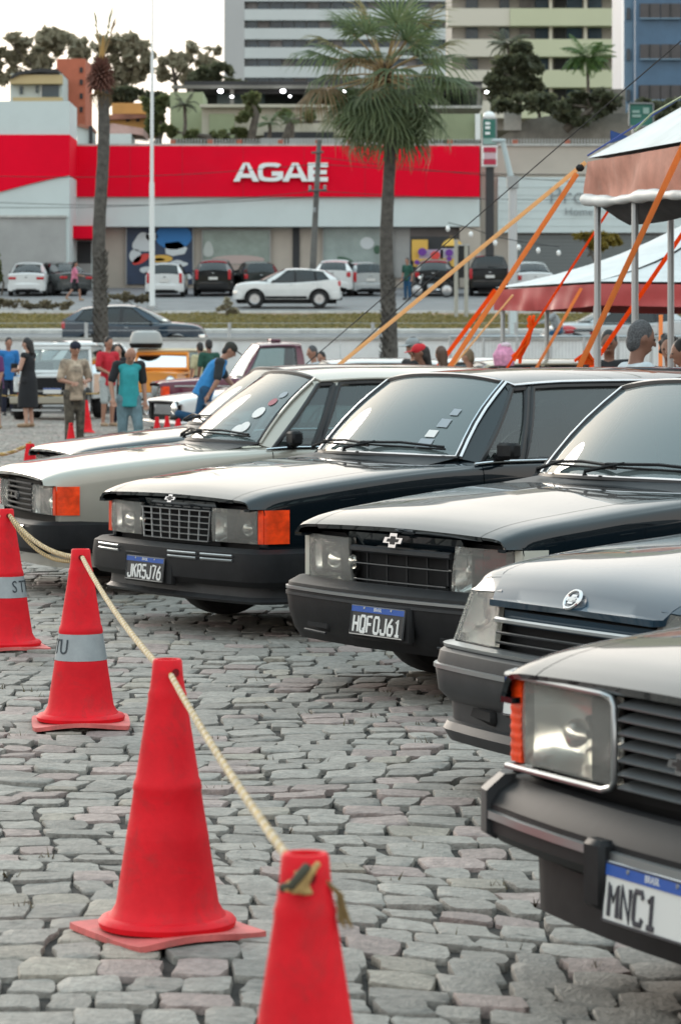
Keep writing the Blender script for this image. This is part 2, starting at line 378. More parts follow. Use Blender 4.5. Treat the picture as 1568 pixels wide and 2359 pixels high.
class Body:
    def __init__(s, sp):
        s.sp = sp; s.top = pch(sp['top']); s.drop = pch(sp['drop']); s.w = pch(sp['w']); s.roof = pch(sp['roof']); s.dip = pch(sp.get('dip', [(0, 0), (1, 0)]))
        s.zm = sp.get('zm', .60); s.sill = sp.get('sill', .21); s.full = sp.get('full', 0)
    def P(s, a, t):
        zc, dr, w = s.top(a), s.drop(a), s.w(a); zs = zc - dr; lo = s.sp['nose'](a) if 'nose' in s.sp else s.sill
        zm = max(s.zm, lo + .02)
        dp = s.dip(a); zm = min(zm, zs - .10) if lo < .5 else lo
        K = [(0, zc - dp), (.45 * w, zc - .20 * dr - dp * .9), (.78 * w, zc - .52 * dr), (.90 * w, zc - .74 * dr), (.962 * w, zs - .006), (.992 * w, zs - .042),
             (w, lerp(zs - .06, zm, .8)), (w, zm - .08), (.988 * w, lerp(zm, lo, .5)), (.965 * w, lerp(zm, lo, .8)), (.93 * w, lo)]
        K = [(y, max(z, lo)) for y, z in K]
        i = min(int(t), 9); f = t - i
        p = [Vector(K[max(0, min(10, i + k))]) for k in (-1, 0, 1, 2)]
        if i == 0: p[0] = Vector((-p[2][0], p[2][1]))
        q = .5 * ((2 * p[1]) + (p[2] - p[0]) * f + (2 * p[0] - 5 * p[1] + 4 * p[2] - p[3]) * f * f + (3 * p[1] - p[0] - 3 * p[2] + p[3]) * f ** 3)
        return (a, q[0], q[1])
    def railz(s, a): return s.roof(a) - s.sp.get('crown', .07)
    def beltz(s, a): return s.P(a, 4)[2] + .012
    def belty(s, a): return s.P(a, 4)[1] - .012
    def raily(s, a):
        sp = s.sp; return sp['rail_y'] - .05 * max(0, (a - 2.6) / 2)
    def G(s, a, q):
        y = lerp(s.belty(a), s.raily(a), q) + .022 * math.sin(math.pi * q); return (a, y, lerp(s.beltz(a), s.railz(a), q))
    def wsb(s, y):                       # windscreen foot and head lines
        sp = s.sp; k = abs(y) / sp['ws_by']; a = lerp(sp['ws_bc'], sp['ws_bs'], k ** 2); return Vector((a, y, s.top(sp['ws_bs']) + .008 - .012 * k * k))
    def wst(s, y):
        sp = s.sp; k = abs(y) / sp['ws_ty']; a = sp['ws_t'] + .05 * k * k; return Vector((a, y, s.roof(sp['ws_t']) - .012 - (sp.get('crown', .07) - .03) * k ** 2.6))
    def WS(s, u, q):
        sp = s.sp; b = s.wsb(u * sp['ws_by']); t = s.wst(u * sp['ws_ty']); p = b.lerp(t, q); p.z += .018 * math.sin(math.pi * q); p.x -= .018 * math.sin(math.pi * q); return p
    def RW(s, u, q):
        sp = s.sp; a0, a1 = sp['rw_b'], sp['rw_t']; y0, y1 = sp.get('rw_by', .62), s.raily(a1) - .05
        b = Vector((a0 - .06 * u * u, u * y0, s.top(a0) + .012 if a0 < sp['L'] - .12 else sp.get('rw_z', .95)))
        t = Vector((a1 - .04 * u * u, u * y1, s.roof(a1) - .012 - .04 * abs(u) ** 2.6)); p = b.lerp(t, q); p.x += .03 * math.sin(math.pi * q); return p
    def RF(s, u, v):                     # roof skin
        sp = s.sp; y = v * s.raily(lerp(sp['ws_t'], sp['rw_t'], u)); a0 = sp['ws_t'] + .06 * v * v; a1 = sp['rw_t'] - .04 * v * v; a = lerp(a0, a1, u)
        return (a, y, lerp(s.railz(a), s.roof(a), 1 - abs(v) ** 3.0))

def mirror_fn(S, sg): return (lambda u, v: (lambda p: (p[0], p[1] * sg, p[2]))(S(u, v)))
def arch_skip(body, sides):
    cs = [(a, body.sp['wr']) for a in body.sp['axles']]; Rr = body.sp.get('arch', .045)
    def sk(q, vs):
        for a, r in cs:
            rr = r + Rr; d = [math.hypot(vs[i][0] - a, vs[i][2] - r) for i in q]
            if max(d) < rr + .001: return True
            if min(d) < rr:
                for i, dd in zip(q, d):
                    if dd < rr: k = rr / max(dd, 1e-4); vs[i].x = a + (vs[i].x - a) * k; vs[i].z = r + (vs[i].z - r) * k
        return False
    return sk
def sweep(mb, path, prof, closed=False):
    n = len(path); P = [Vector(p) for p in path]; m = len(prof); vs = []; fs = []
    for i, p in enumerate(P):
        d = P[min(i + 1, n - 1)] - P[max(i - 1, 0)]; nn = Vector((-abs(d.y) if abs(d.y) > 1e-6 else 0, 0))
        d.normalize(); nn = Vector((-d.y, d.x)) if True else nn
        for o, z in prof: vs.append((p.x + nn.x * o, p.y + nn.y * o, z))
    for i in range(n - 1):
        for k in range(m): fs.append((i * m + k, i * m + (k + 1) % m, (i + 1) * m + (k + 1) % m, (i + 1) * m + k))
    fs += [tuple(range(m)), tuple((n - 1) * m + k for k in range(m - 1, -1, -1))]
    return mb.add(vs, fs)
def wrap_path(hw, a_side, a_c, bow=.05, rad=.12, n=9, rear=None):
    """plan line round the front of a car, from the near side to the far side; sweep() offsets it outwards"""
    pts = [(a_side, -hw)]
    for k in range(n // 2 + 1):
        t = k / (n // 2) * math.pi / 2; pts.append((a_c + bow + rad - rad * math.sin(t), -hw + rad - rad * math.cos(t)))
    for k in range(1, 8):
        y = lerp(-hw + rad, hw - rad, k / 8); pts.append((a_c + bow * (abs(y) / (hw - rad)) ** 2, y))
    for k in range(n // 2 + 1):
        t = math.pi / 2 - k / (n // 2) * math.pi / 2; pts.append((a_c + bow + rad - rad * math.sin(t), hw - rad + rad * math.cos(t)))
    pts.append((a_side, hw)); pts = [Vector(p) for p in pts]
    if rear is not None: pts = [Vector((rear - p.x, -p.y)) for p in pts]
    return pts
def bowtie(w, h, depth):
    hw, hh = w / 2, h / 2; c, s, k = .19 * w, .20 * h, .10 * w
    return [(-hw + k * .9, s + .0), (-c + k * .1, s), (-c + k * .45, hh), (c + k * .45 - k * .2, hh), (c + k * .1, s), (hw, s), (hw - k * .9, -s), (c - k * .1, -s), (c - k * .45, -hh), (-c - k * .25, -hh), (-c - k * .1, -s), (-hw, -s)]
# faces the nose of a car: drawing x -> car -y? (seen from the front, the car's right is on the viewer's left)
def nose(a, y, z, tilt=0): return Matrix.Translation((a, y, z)) @ Matrix.Rotation(tilt, 4, 'Y') @ Matrix(((0, 0, -1, 0), (-1, 0, 0, 0), (0, 1, 0, 0), (0, 0, 0, 1)))
def tailm(a, y, z): return Matrix.Translation((a, y, z)) @ Matrix(((0, 0, 1, 0), (1, 0, 0, 0), (0, 1, 0, 0), (0, 0, 0, 1)))

def put(mb, name, m, parent, M=None, smooth=True):
    me = mb.mesh(name, m, smooth)
    if M is not None: me.transform(M)
    return new(me, name, parent)
STROKES = {'M': [[(0, 0), (0, 1), (.5, .5), (1, 1), (1, 0)]], 'N': [[(0, 0), (0, 1), (1, 0), (1, 1)]], 'C': [[(1, .8), (.85, 1), (.15, 1), (0, .85), (0, .15), (.15, 0), (.85, 0), (1, .2)]], '1': [[(.15, .78), (.55, 1), (.55, 0)], [(.15, 0), (.95, 0)]], 'J': [[(1, 1), (1, .15), (.85, 0), (.15, 0), (0, .15), (0, .3)]], 'K': [[(0, 0), (0, 1)], [(1, 1), (0, .45)], [(.35, .62), (1, 0)]], 'R': [[(0, 0), (0, 1), (.85, 1), (1, .88), (1, .62), (.85, .5), (0, .5)], [(.5, .5), (1, 0)]], '5': [[(1, 1), (0, 1), (0, .56), (.85, .56), (1, .43), (1, .13), (.85, 0), (.15, 0), (0, .13)]], '7': [[(0, 1), (1, 1), (.4, 0)]],
    '6': [[(.8, 1), (.15, .62), (0, .42), (0, .13), (.15, 0), (.85, 0), (1, .13), (1, .42), (.85, .55), (.15, .55)]], 'H': [[(0, 0), (0, 1)], [(1, 0), (1, 1)], [(0, .5), (1, .5)]], 'F': [[(0, 0), (0, 1), (1, 1)], [(0, .52), (.85, .52)]], '0': [[(.15, 0), (0, .15), (0, .85), (.15, 1), (.85, 1), (1, .85), (1, .15), (.85, 0), (.15, 0)]]}
STROKES['Q'] = STROKES['0'] + [[(.6, .25), (1.05, -.06)]]
def plate_text(txt, m, parent, M, x0):
    for i, ch in enumerate(txt):
        mb = MB()
        for st_ in STROKES[ch]: mb.tube([(x0 + .0515 * i + .034 * u, -.050 + .068 * v, .0045) for u, v in st_], .0072, 6, flat=.35, up=(0, 0, 1))
        put(mb, 'plate_character', m, parent, M)
def plate(parent, M, txt, dark=False, align='CENTER', tx=0.0, band=True, country='BRASIL'):
    p = put(MB().box((0, 0, 0), (.40, .13, .006), bev=.003), 'license_plate', PL_B if dark else PL_W, parent, M, False)
    if band: put(MB().box((0, .049, .0042), (.392, .028, .003)), 'blue_band', PL_BLUE, p, M, False)
    for bx in (-.1, .1): put(MB().lathe([(.001, .004), (.005, .004), (.006, 0)], 8), 'bolt', DULLCHROME, p, M @ Matrix.Translation((bx, .053, .004)))
    put(MB().tube([(-.196, -.061, .004), (.196, -.061, .004), (.196, .061, .004), (-.196, .061, .004)], .003, 4, closed=True), 'border', DULLCHROME if dark else INK_B, p, M)
    if txt:
        plate_text(txt, INK_W if dark else INK_B, p, M, tx if align == 'LEFT' else -.0257 * len(txt) + .009)
        if band and country: lettering(country, .022, INK_W, p, M @ Matrix.Translation((.0, .049, .0065)), depth=.0005, sx=.9)
    return p
def emblem(parent, M, w=.11, h=.045, ring=False):
    e = put(MB().prism(bowtie(w, h, 0), .008), 'emblem', CHROME, parent, M)
    put(MB().prism([(x * .62, y * .58) for x, y in bowtie(w, h, 0)], .010), 'emblem_centre', DULLCHROME if ring else SEAL, e, M)
    if ring:
        r = w * .5; put(MB().tube([(r * math.cos(k * .2618), r * .86 * math.sin(k * .2618), .005) for k in range(24)], .006, 6, closed=True), 'emblem_ring', CHROME, e, M)
    return e
def wheel_mesh(r, wd, hi):
    k = ('wheel', r, wd, hi)
    if k in MATS: return MATS[k]
    n = 40 if hi else 24; h = wd / 2; M = Matrix.Rotation(R(90), 4, 'X')
    ty = MB().lathe([(r * .62, -h * .9), (r * .80, -h), (r * .94, -h * .92), (r * .99, -h * .7), (r, -h * .3), (r, h * .3), (r * .99, h * .7), (r * .94, h * .92), (r * .80, h), (r * .62, h * .9)], n, M)
    rim = MB().lathe([(.02, -h * .55), (r * .16, -h * .6), (r * .18, -h * .45), (r * .5, -h * .25), (r * .56, -h * .82), (r * .63, -h * .9), (r * .63, h * .9), (r * .5, h * .5), (.02, h * .5)], n, M)
    for j in range(8):
        an = j * math.pi / 4; rim.box((math.cos(an) * r * .36, -h * .55, math.sin(an) * r * .36), (r * .46, .018, r * .12), Matrix.Rotation(-an, 3, 'Y'))
    MATS[k] = (ty.mesh('wheel', RUBBER), rim.mesh('rim', RIM)); return MATS[k]

def build_car(name, label, loc, theta, sp, PM, group=None, hi=False, cat='car', mirror=True, roofmat=None, rz=None):
    B = Body(sp); L = sp['L']; hi_n = 2 if hi else 1
    t = thing(name, label, cat, loc, R(90 - theta) if rz is None else rz, group); RM = roofmat or PM
    sk = arch_skip(B, None); wsl = sp['ws_bs']; top_end = sp['rw_b']; tb = 3.98
    a0 = sp.get('a0', .0)
    def As(a, b, st=.05): return lin(a, b, max(3, int((b - a) / (st / hi_n)) + 2))
    # hood, trunk lid
    hd = MB(); hd.grid(lambda a, v: (lambda p: (p[0], p[1] * (1 if v > 0 else -1), p[2]))(B.P(a, abs(v))), As(a0, sp['ws_bc'] - .02), lin(-1.99, 1.99, 23), rim=.022)
    hd.build('hood', PM, t)
    if top_end < L - .15:
        tr = MB(); tr.grid(lambda a, v: (lambda p: (p[0], p[1] * (1 if v > 0 else -1), p[2]))(B.P(a, abs(v))), As(top_end + .03, L), lin(-1.99, 1.99, 17), rim=.02); tr.build('trunk_lid', PM, t)
    doors = sp['doors']; seams = [sp.get('fender_a0', a0)] + doors + [L]
    for sg in (1, -1):
        S = mirror_fn(B.P, sg)
        for i in range(len(seams) - 1):
            a, b = seams[i] + (.003 if i else 0), seams[i + 1] - .003
            nm = 'fender' if i == 0 else ('rear_quarter' if i == len(seams) - 2 else 'door')
            mb = MB()
            if i == 0:
                mb.grid(S, As(a, b), lin(2.02, 10, 26 * hi_n), sk, rim=.014)
            else:
                mb.grid(S, As(a, b), lin(tb, 10, 20 * hi_n), sk, rim=.014)
            o = mb.build(nm, PM, t)
            if i == len(seams) - 2 and top_end < L - .15:
                MB().grid(S, As(top_end - .12, L), lin(2.02, tb, 8)).build('rear_shoulder', PM, t)
            if nm == 'door':
                ha = b - .16; p = Vector(S(ha, 5.35)); hn = MB(); hn.box(p + Vector((0, .012 * sg, 0)), (.13, .022, .022), bev=.008); hn.build('door_handle', sp.get('handle', DULLCHROME), o)
            if hi and 0 < i: MB().grid(lambda u, v: (lambda q: (q[0], q[1] * .985, q[2]))(S(u, v)), [seams[i] - .03, seams[i] + .03], lin(3, 9.5, 14)).build('seam_shadow', VOID, t)
        if hi: MB().grid(lambda u, v: (lambda q: (q[0], q[1], q[2] - .016))(S(u, v)), As(a0 + .05, sp['ws_bc'] - .05, .1), [1.9, 2.0, 2.1]).build('hood_gap', VOID, t)
        # rub strip
        if sp.get('rub'):
            zr = sp['rub']; mb = MB()
            mb.tube([(a_, (B.w(a_) + .004) * sg, zr) for a_ in lin(sp['axles'][0] + .42, sp['axles'][1] - .42, 12)], .02, 6, flat=.5); mb.build('side_moulding', BLKPL, t)
    # floor pan and engine box
    ub = MB(); f0, f1 = sp['axles']
    ub.span((a0 + .14, -.52, .17), (L - .15, .52, .50)); ub.span((a0 + .16, -.60, .40), (sp['ws_bc'], .60, min(B.top(a0 + .2), .70) - .06))
    ub.span((f0 + .45, -.80 * sp.get('ws', 1), .185), (f1 - .45, .80 * sp.get('ws', 1), .34)); ub.build('underbody', VOID, t, False)
    # front and rear closing panels
    fz = B.top(a0) - B.drop(a0) - .03
    MB().span((a0 + .11, -B.w(a0) * .93, .21), (a0 + .13, B.w(a0) * .93, fz)).build('front_panel', sp.get('frontmat', BLKPL), t, False)
    zrr = B.top(L) - B.drop(L) - .01
    bp = MB(); bp.grid(lambda u, v: (lambda p: (p[0] - .004, p[1] * (1 if u > 0 else -1), p[2]))(B.P(L, abs(u))), lin(-10, 10, 41), [0, 1], None) if False else None
    ring = [B.P(L, q) for q in lin(0, 10, 24)]; ring = [Vector((L - .004, p[1], p[2])) for p in ring]
    poly = ring + [Vector((p.x, -p.y, p.z)) for p in reversed(ring[1:])]
    rp = MB().add(poly, [tuple(range(len(poly)))]); rp.build('tail_panel', PM, t, False)
    # greenhouse
    wsg = MB().grid(B.WS, lin(-1, 1, 17), lin(0, 1, 9)); g = wsg.build('windshield', sp.get('wsglass', GLASS), t)
    loop = [B.WS(-1 + .1 * k, 0) for k in range(21)] + [B.WS(1, q) for q in (.2, .4, .6, .8)] + [B.WS(1 - .1 * k, 1) for k in range(21)] + [B.WS(-1, q) for q in (.8, .6, .4, .2)]
    MB().tube(loop, .016, 6, closed=True).build('windshield_seal', SEAL, g)
    if sp.get('chrome_ws'): MB().tube([p + Vector((-.008, 0, .010)) for p in loop], .006, 6, closed=True).build('windshield_trim', CHROME, g)
    MB().grid(B.RF, lin(0, 1, 14), lin(-1, 1, 25), rim=.03).build('roof', RM, t)
    MB().grid(B.RW, lin(-1, 1, 13), lin(0, 1, 6)).build('rear_window', sp.get('glass', GLASS), t)
    wins = sp['windows']                          # [(front foot, front head, rear foot, rear head)]
    for sg in (1, -1):
        GS = mirror_fn(B.G, sg); afb, aft = wins[0][0], wins[0][1]; arb, art = wins[-1][2], wins[-1][3]
        # A pillar
        ap = MB(); ap.grid(lambda u, q: Vector(B.WS(sg * 1.0, q)).lerp(Vector(GS(lerp(afb, aft, q) - .0, q)), u), lin(0, 1, 5), lin(0, 1, 9), rim=.02); ap.build('windshield_pillar', RM, t)
        for i, (fb, ft, rb, rt) in enumerate(wins):
            def S(u, q, fb=fb, ft=ft, rb=rb, rt=rt):
                p = Vector(GS(lerp(lerp(fb, ft, q), lerp(rb, rt, q), u), q * .93 + .01)); return (p.x, p.y - .012 * sg, p.z)
            gw = MB().grid(S, lin(0, 1, 9), lin(0, 1, 6)).build('side_window', sp.get('sglass', sp.get('glass', SGLASS)), t)
            lp = [S(u, 0) for u in lin(0, 1, 9)] + [S(1, q) for q in (.25, .5, .75)] + [S(u, 1) for u in lin(1, 0, 9)] + [S(0, q) for q in (.75, .5, .25)]
            MB().tube([Vector(p) + Vector((0, .008 * sg, 0)) for p in lp], .015, 6, closed=True).build('window_seal', SEAL, gw)
            if sp.get('chrome_win'): MB().tube([Vector(GS(a_, .0)) + Vector((0, .006 * sg, .002)) for a_ in lin(fb - .05, rb + .04, 10)], .007, 6).build('window_trim', CHROME, gw)
            if i + 1 < len(wins):
                nb, nh = wins[i + 1][0], wins[i + 1][1]
                pl = MB(); pl.grid(lambda u, q, rb=rb, rt=rt, nb=nb, nh=nh: GS(lerp(lerp(rb, rt, q) - .012, lerp(nb, nh, q) + .012, u), q), lin(0, 1, 3), lin(0, 1, 7), rim=.015); pl.build('window_pillar', sp.get('pillar', SEAL), t)
        # head rail above the glass and rear pillar
        MB().grid(lambda u, q: GS(lerp(aft - .03, art + .05, u), q), lin(0, 1, 18), [.92, .96, 1.0], rim=.01).build('roof_rail', RM, t)
        if sp.get('drip', 0): MB().tube([Vector(B.WS(sg * 1.02, q)) + Vector((.0, .01 * sg, .006)) for q in lin(0, 1, 6)] + [Vector(GS(a_, 1.0)) + Vector((0, .010 * sg, 0)) for a_ in lin(aft + .02, art, 16)], .009, 6).build('drip_rail', CHROME if sp['drip'] > 1 else RM, t)
        rp = MB(); rp.grid(lambda u, q: Vector(GS(lerp(arb, art, q), q)).lerp(Vector(B.RW(sg * 1.0, q)), u), lin(0, 1, 9), lin(0, 1, 8), rim=.012); rp.build('rear_pillar', RM, t)
        # door mirror
        if mirror and (not hi or sg < 0):
            p = Vector(GS(afb + .12, .02)); m_ = MB(); m_.box(p + Vector((-.02, .11 * sg, .055)), (.07, .15, .085), bev=.015); m_.box(p + Vector((0, .02 * sg, .02)), (.06, .10, .04), bev=.01); m_.build('door_mirror', sp.get('mirrormat', BLKPL), t)
    # cowl below the windscreen, wipers
    cw = MB(); cw.grid(lambda y, q: Vector((sp['ws_bc'] - .04 + .0 * y, y, B.top(sp['ws_bc'] - .03) - .012 - B.drop(1.3) * .4 * (y / .7) ** 2)).lerp(B.wsb(y * sp['ws_by'] / .72), q), lin(-.72, .72, 15), [0, .5, 1]); cw.build('cowl', sp.get('cowl', GREYPL), t)
    for sg in (1, -1):
        cw2 = MB(); cw2.grid(lambda u, v: (lambda p: (p[0], p[1] * sg, p[2] - .004))(B.P(u, v)), As(sp['ws_bc'] - .05, sp['windows'][0][0] + .06), lin(1.4, tb + .1, 8))
        cw2.build('cowl_side', PM, t)
    if hi:
        for y0, y1 in ((.48, -.02), (-.02, -.50)):
            p0 = B.wsb(y0) + Vector((-.06, 0, .012)); p1 = B.WS((y1 + .14) / sp['ws_by'], .12) + Vector((-.025, 0, .03)); p2 = B.WS((y1 - .12) / sp['ws_by'], .055) + Vector((-.025, 0, .03)); pm = B.WS((y0 - .06) / sp['ws_by'], .07) + Vector((-.03, 0, .03))
            wp = MB(); wp.tube([p0, p0 + Vector((0, 0, .02)), pm.lerp(p1, .35)], [.014, .010, .006], 6); wp.tube([pm, pm.lerp(p2, .5) + Vector((-.006, 0, .012)), p2], .008, 5); wp.tube([pm + Vector((.008, 0, -.012)), p2 + Vector((.008, 0, -.012))], .006, 5); wp.build('wiper', BLKPL, t)
        da = MB(); da.span((sp['ws_bs'] - .02, -.68, .62), (sp['ws_bs'] + .28, .68, B.top(1.4) - .03), bev=.04); da.build('dashboard', GREYPL, t)
        for y in (-.34, .34):
            s_ = MB(); s_.span((2.15, y - .25, .36), (2.65, y + .25, .56), bev=.05); s_.box((2.70, y, .80), (.14, .48, .56), Matrix.Rotation(R(14), 3, 'Y'), bev=.05); s_.box((2.79, y, 1.12), (.09, .26, .16), bev=.04); s_.build('front_seat', FABRIC, t)
        s_ = MB(); s_.span((3.0, -.60, .36), (3.45, .60, .58), bev=.05); s_.box((3.52, 0, .82), (.15, 1.2, .52), Matrix.Rotation(R(16), 3, 'Y'), bev=.05); s_.build('rear_seat', FABRIC, t)
        Mx = Matrix.Translation((2.02, -.34, .88)) @ Matrix.Rotation(R(-65), 4, 'Y'); sw = MB(); sw.tube([(.185 * math.cos(k * .2618), .185 * math.sin(k * .2618), 0) for k in range(24)], .013, 6, closed=True); sw.tube([(-.18, 0, 0), (.18, 0, 0)], .012, 6); sw.tube([(0, 0, 0), (0, 0, -.3)], .02, 6); put(sw, 'steering_wheel', BLKPL, t, Mx)
    # interior dark tub
    MB().span((sp['ws_bs'] + .05, -.70 * sp.get('ws', 1), .34), (min(top_end, L - .2), .70 * sp.get('ws', 1), .36)).build('cabin_floor', VOID, t, False)
    if not hi:
        sb = MB()
        for y in (-.34, .34): sb.span((lerp(sp['ws_t'], sp['rw_t'], .3), y - .22, .4), (lerp(sp['ws_t'], sp['rw_t'], .3) + .16, y + .22, B.beltz(2.0) + .16), bev=.05)
        sb.span((sp['rw_t'] - .45, -.55, .4), (sp['rw_t'] - .3, .55, B.beltz(2.0) + .04), bev=.05); sb.build('seats', FABRIC, t)
    # wheels
    ty, rim = wheel_mesh(sp['wr'], sp.get('tw', .185), hi)
    for i, a in enumerate(sp['axles']):
        for sg in (1, -1):
            wo_ = new(ty, 'wheel', t); r_ = new(rim, 'rim', wo_)
            wo_.location = (a, sg * (B.w(a) - .115), sp['wr'] - .004); wo_.rotation_euler = (0, 0, (0 if sg < 0 else math.pi) + (R(sp.get('steer', 0)) if i == 0 else 0))
            if not hi or True:
                pass
    return t, B

# ---- the old saloons of the front row share one shell
def old_saloon(**k):
    d = dict(L=4.72, top=[(-.02, .702), (.0, .726), (.04, .748), (.12, .776), (.40, .822), (.8, .870), (1.1, .896), (1.3, .908), (1.6, .925), (2.6, .925), (3.6, .93), (4.1, .945), (4.55, .935), (4.66, .915), (4.72, .88)],
             drop=[(-.02, .018), (.1, .03), (1.0, .042), (2, .04), (4.72, .04)], w=[(-.02, .782), (.05, .80), (.12, .812), (.4, .838), (.9, .858), (1.6, .868), (3.2, .868), (4.2, .845), (4.72, .80)],
             roof=[(1.6, 1.352), (1.8, 1.370), (2.2, 1.388), (2.8, 1.388), (3.3, 1.368), (3.6, 1.335)], rail_y=.605, axles=[.78, 3.447], wr=.315, doors=[1.43, 2.55, 3.30], ws_bc=1.15, ws_bs=1.385, ws_by=.675, ws_t=1.735, ws_ty=.56,
             rw_b=3.98, rw_t=3.45, windows=[(1.445, 1.795, 1.70, 1.90), (1.74, 1.94, 2.50, 2.48), (2.58, 2.55, 3.42, 3.22)], zm=.60, sill=.215, chrome_ws=True, drip=1, chrome_win=True)
    d['nose'] = lambda a: .672 if a < .09 else .215
    d.update(k); return d
NB = [.05]
def nose_a(y): return .02 + NB[0] * (abs(y) / .8) ** 2.2
def headlamp(t, y0, y1, z0, z1, sg, frame=None, slant=.0, off=0, rec=.09, bulb=True):
    """lens between half-widths y0 (inner) and y1 (outer) on side sg"""
    def S(u, v, d=0):
        z = lerp(z0, z1, v); y = lerp(y0 + slant * (1 - v) * 0 + slant * v, y1, u) if slant else lerp(y0, y1, u); return (nose_a(y) + off + d + .006 * (1 - 4 * (v - .5) ** 2) * -1, y * sg, z)
    l = MB().grid(S, lin(0, 1, 9), lin(0, 1, 6), rim=.012).build('headlight', LENS, t)
    MB().grid(lambda u, v: (nose_a(y1) + off + .10 * u, (y1 - .004) * sg, lerp(z0, z1, v)), [0, 1], [0, 1]).build('lamp_divider', REFL, l)
    def Rf(u, v): return (nose_a(lerp(y0, y1, u)) + off + .02 + rec * (1 - (2 * u - 1) ** 2) ** .5 * (1 - (2 * v - 1) ** 2) ** .5, lerp(y0, y1, u) * sg, lerp(z0, z1, v))
    MB().grid(Rf, lin(0, 1, 15), lin(0, 1, 9)).build('reflector', REFL, l)
    MB().grid(lambda u, v: S(u, .5 + (v - .5) * 1.0, .10), [0, 1], [0, 1]).build('lamp_back', GREYPL, l)
    if bulb:
        bm = MB(); ym = lerp(y0, y1, .62); bm.ball((nose_a(ym) + off + .055, ym * sg, lerp(z0, z1, .42)), (.03, .055, .04), 10); bm.build('bulb_shield', REFL, l)
        MB().ball((nose_a(y0) + off + .05, (y0 + .07) * sg, lerp(z0, z1, .42)), (.02, .03, .035), 10).build('bulb_shield', REFL, l)
    MB().grid(lambda u, v: (nose_a(lerp(y0, y1, .30)) + off + .012 + .07 * u, lerp(y0, y1, .30) * sg, lerp(z0, z1, v)), [0, 1], [0, 1]).build('chamber_wall', GREYPL, l)
    if frame:
        lp = [S(u, 0, -.004) for u in lin(0, 1, 8)] + [S(1, v, -.004) for v in (.3, .7)] + [S(u, 1, -.004) for u in lin(1, 0, 8)] + [S(0, v, -.004) for v in (.7, .3)]
        MB().tube(lp, .009, 6, closed=True).build('lamp_frame', frame, l)
    return l
def corner_lamp(t, B, sg, z0, z1, a1, m, ribs=0, yin=None):
    """signal lens that wraps round the wing"""
    y1 = .80
    path = ([Vector((nose_a(yin) - .002, yin)), Vector((nose_a(yin + .05) - .002, yin + .05))] if yin else []) + [Vector((nose_a(y1) - .002, y1 - .012)), Vector((nose_a(y1) + .006, y1 + .006)), Vector((nose_a(y1) + .03, B.w(.10) + .006))] + [Vector((a, B.w(a) + .008)) for a in lin(.13, a1, 5)]
    def S(u, v):
        i = min(int(u), len(path) - 2); p = path[i].lerp(path[i + 1], u - i); bulge = .0016 * (1 if ribs and int(v * ribs * 2) % 2 else 0); return (p.x - bulge, (p.y + bulge) * sg, lerp(z0, z1, v))
    return MB().grid(S, lin(0, len(path) - 1, 15), lin(0, 1, ribs * 4 + 1 if ribs else 4), rim=.02).build('turn_signal', m, t)
def bars(g, n, y, z0, z1, m, h=.010, d=.02, off=.0, taper=0.0):
    for i in range(n):
        z = lerp(z0, z1, i / (n - 1) if n > 1 else .5); yy = y - taper * (z1 - z)
        mb = MB(); mb.tube([(nose_a(q) + off, q, z) for q in lin(-yy, yy, 9)], d / 2, 6, flat=h / d, up=(0, 0, 1)); mb.build('grille_bar', m, g)
def rect(lo, hi): return [(lo[0], lo[1]), (hi[0], lo[1]), (hi[0], hi[1]), (lo[0], hi[1])]
BLACKP = paint('black_paint', (.0035, .007, .010)); BLACK2 = paint('black_paint_blue', (.006, .030, .055)); BEIGEP = paint('beige_metallic', (.36, .345, .30), .35, .35); GREYP = paint('dark_grey_paint', (.035, .045, .05)); MAROON = paint('maroon_paint', (.095, .008, .032)); ORANGEP = paint('orange_paint', (.72, .27, .04), .4); WHITEP = paint('white_paint', (.62, .64, .64), .4); DSILVER = paint('silver_paint', (.38, .40, .41), .3, .5); NAVYP = paint('dark_blue_paint', (.012, .03, .05)); DKGREY = paint('graphite_paint', (.07, .075, .075), .3, .3)
OLDROW = 'old saloons parked in a row behind the cones'

def bumper_std(t, z0, z1, hw, a_c, m, proud=.035, side=.52, bow=.06, strip_=None, rad=.12):
    pa = wrap_path(hw, side, a_c, bow, rad); b = MB(); sweep(b, pa, [(-.05, z0 + .01), (.0, z0), (proud * .8, z0 + .03), (proud, lerp(z0, z1, .55)), (proud * .75, z1 - .02), (-.01, z1), (-.05, z1)])
    return b.build('front_bumper', m, t, angle=35)

# car A: farthest of the row, dark grey
tA, BA = build_car('old_saloon', 'dark grey old saloon farthest back in the row, mostly hidden behind the beige one', (-2.25, 24.5, 0), 72, old_saloon(chrome_ws=False), GREYP, OLDROW, True)
for sg in (1, -1): headlamp(tA, .36, .79, .49, .67, sg); corner_lamp(tA, BA, sg, .49, .675, .24, AMBER)
gA = MB().grid(lambda y, v: (nose_a(y) + .05, y, lerp(.48, .68, v)), lin(-.36, .36, 5), [0, 1]).build('grille', BLKPL, tA); bars(gA, 5, .35, .50, .66, GREYPL)
bumper_std(tA, .27, .46, .83, -.09, BLKPL)
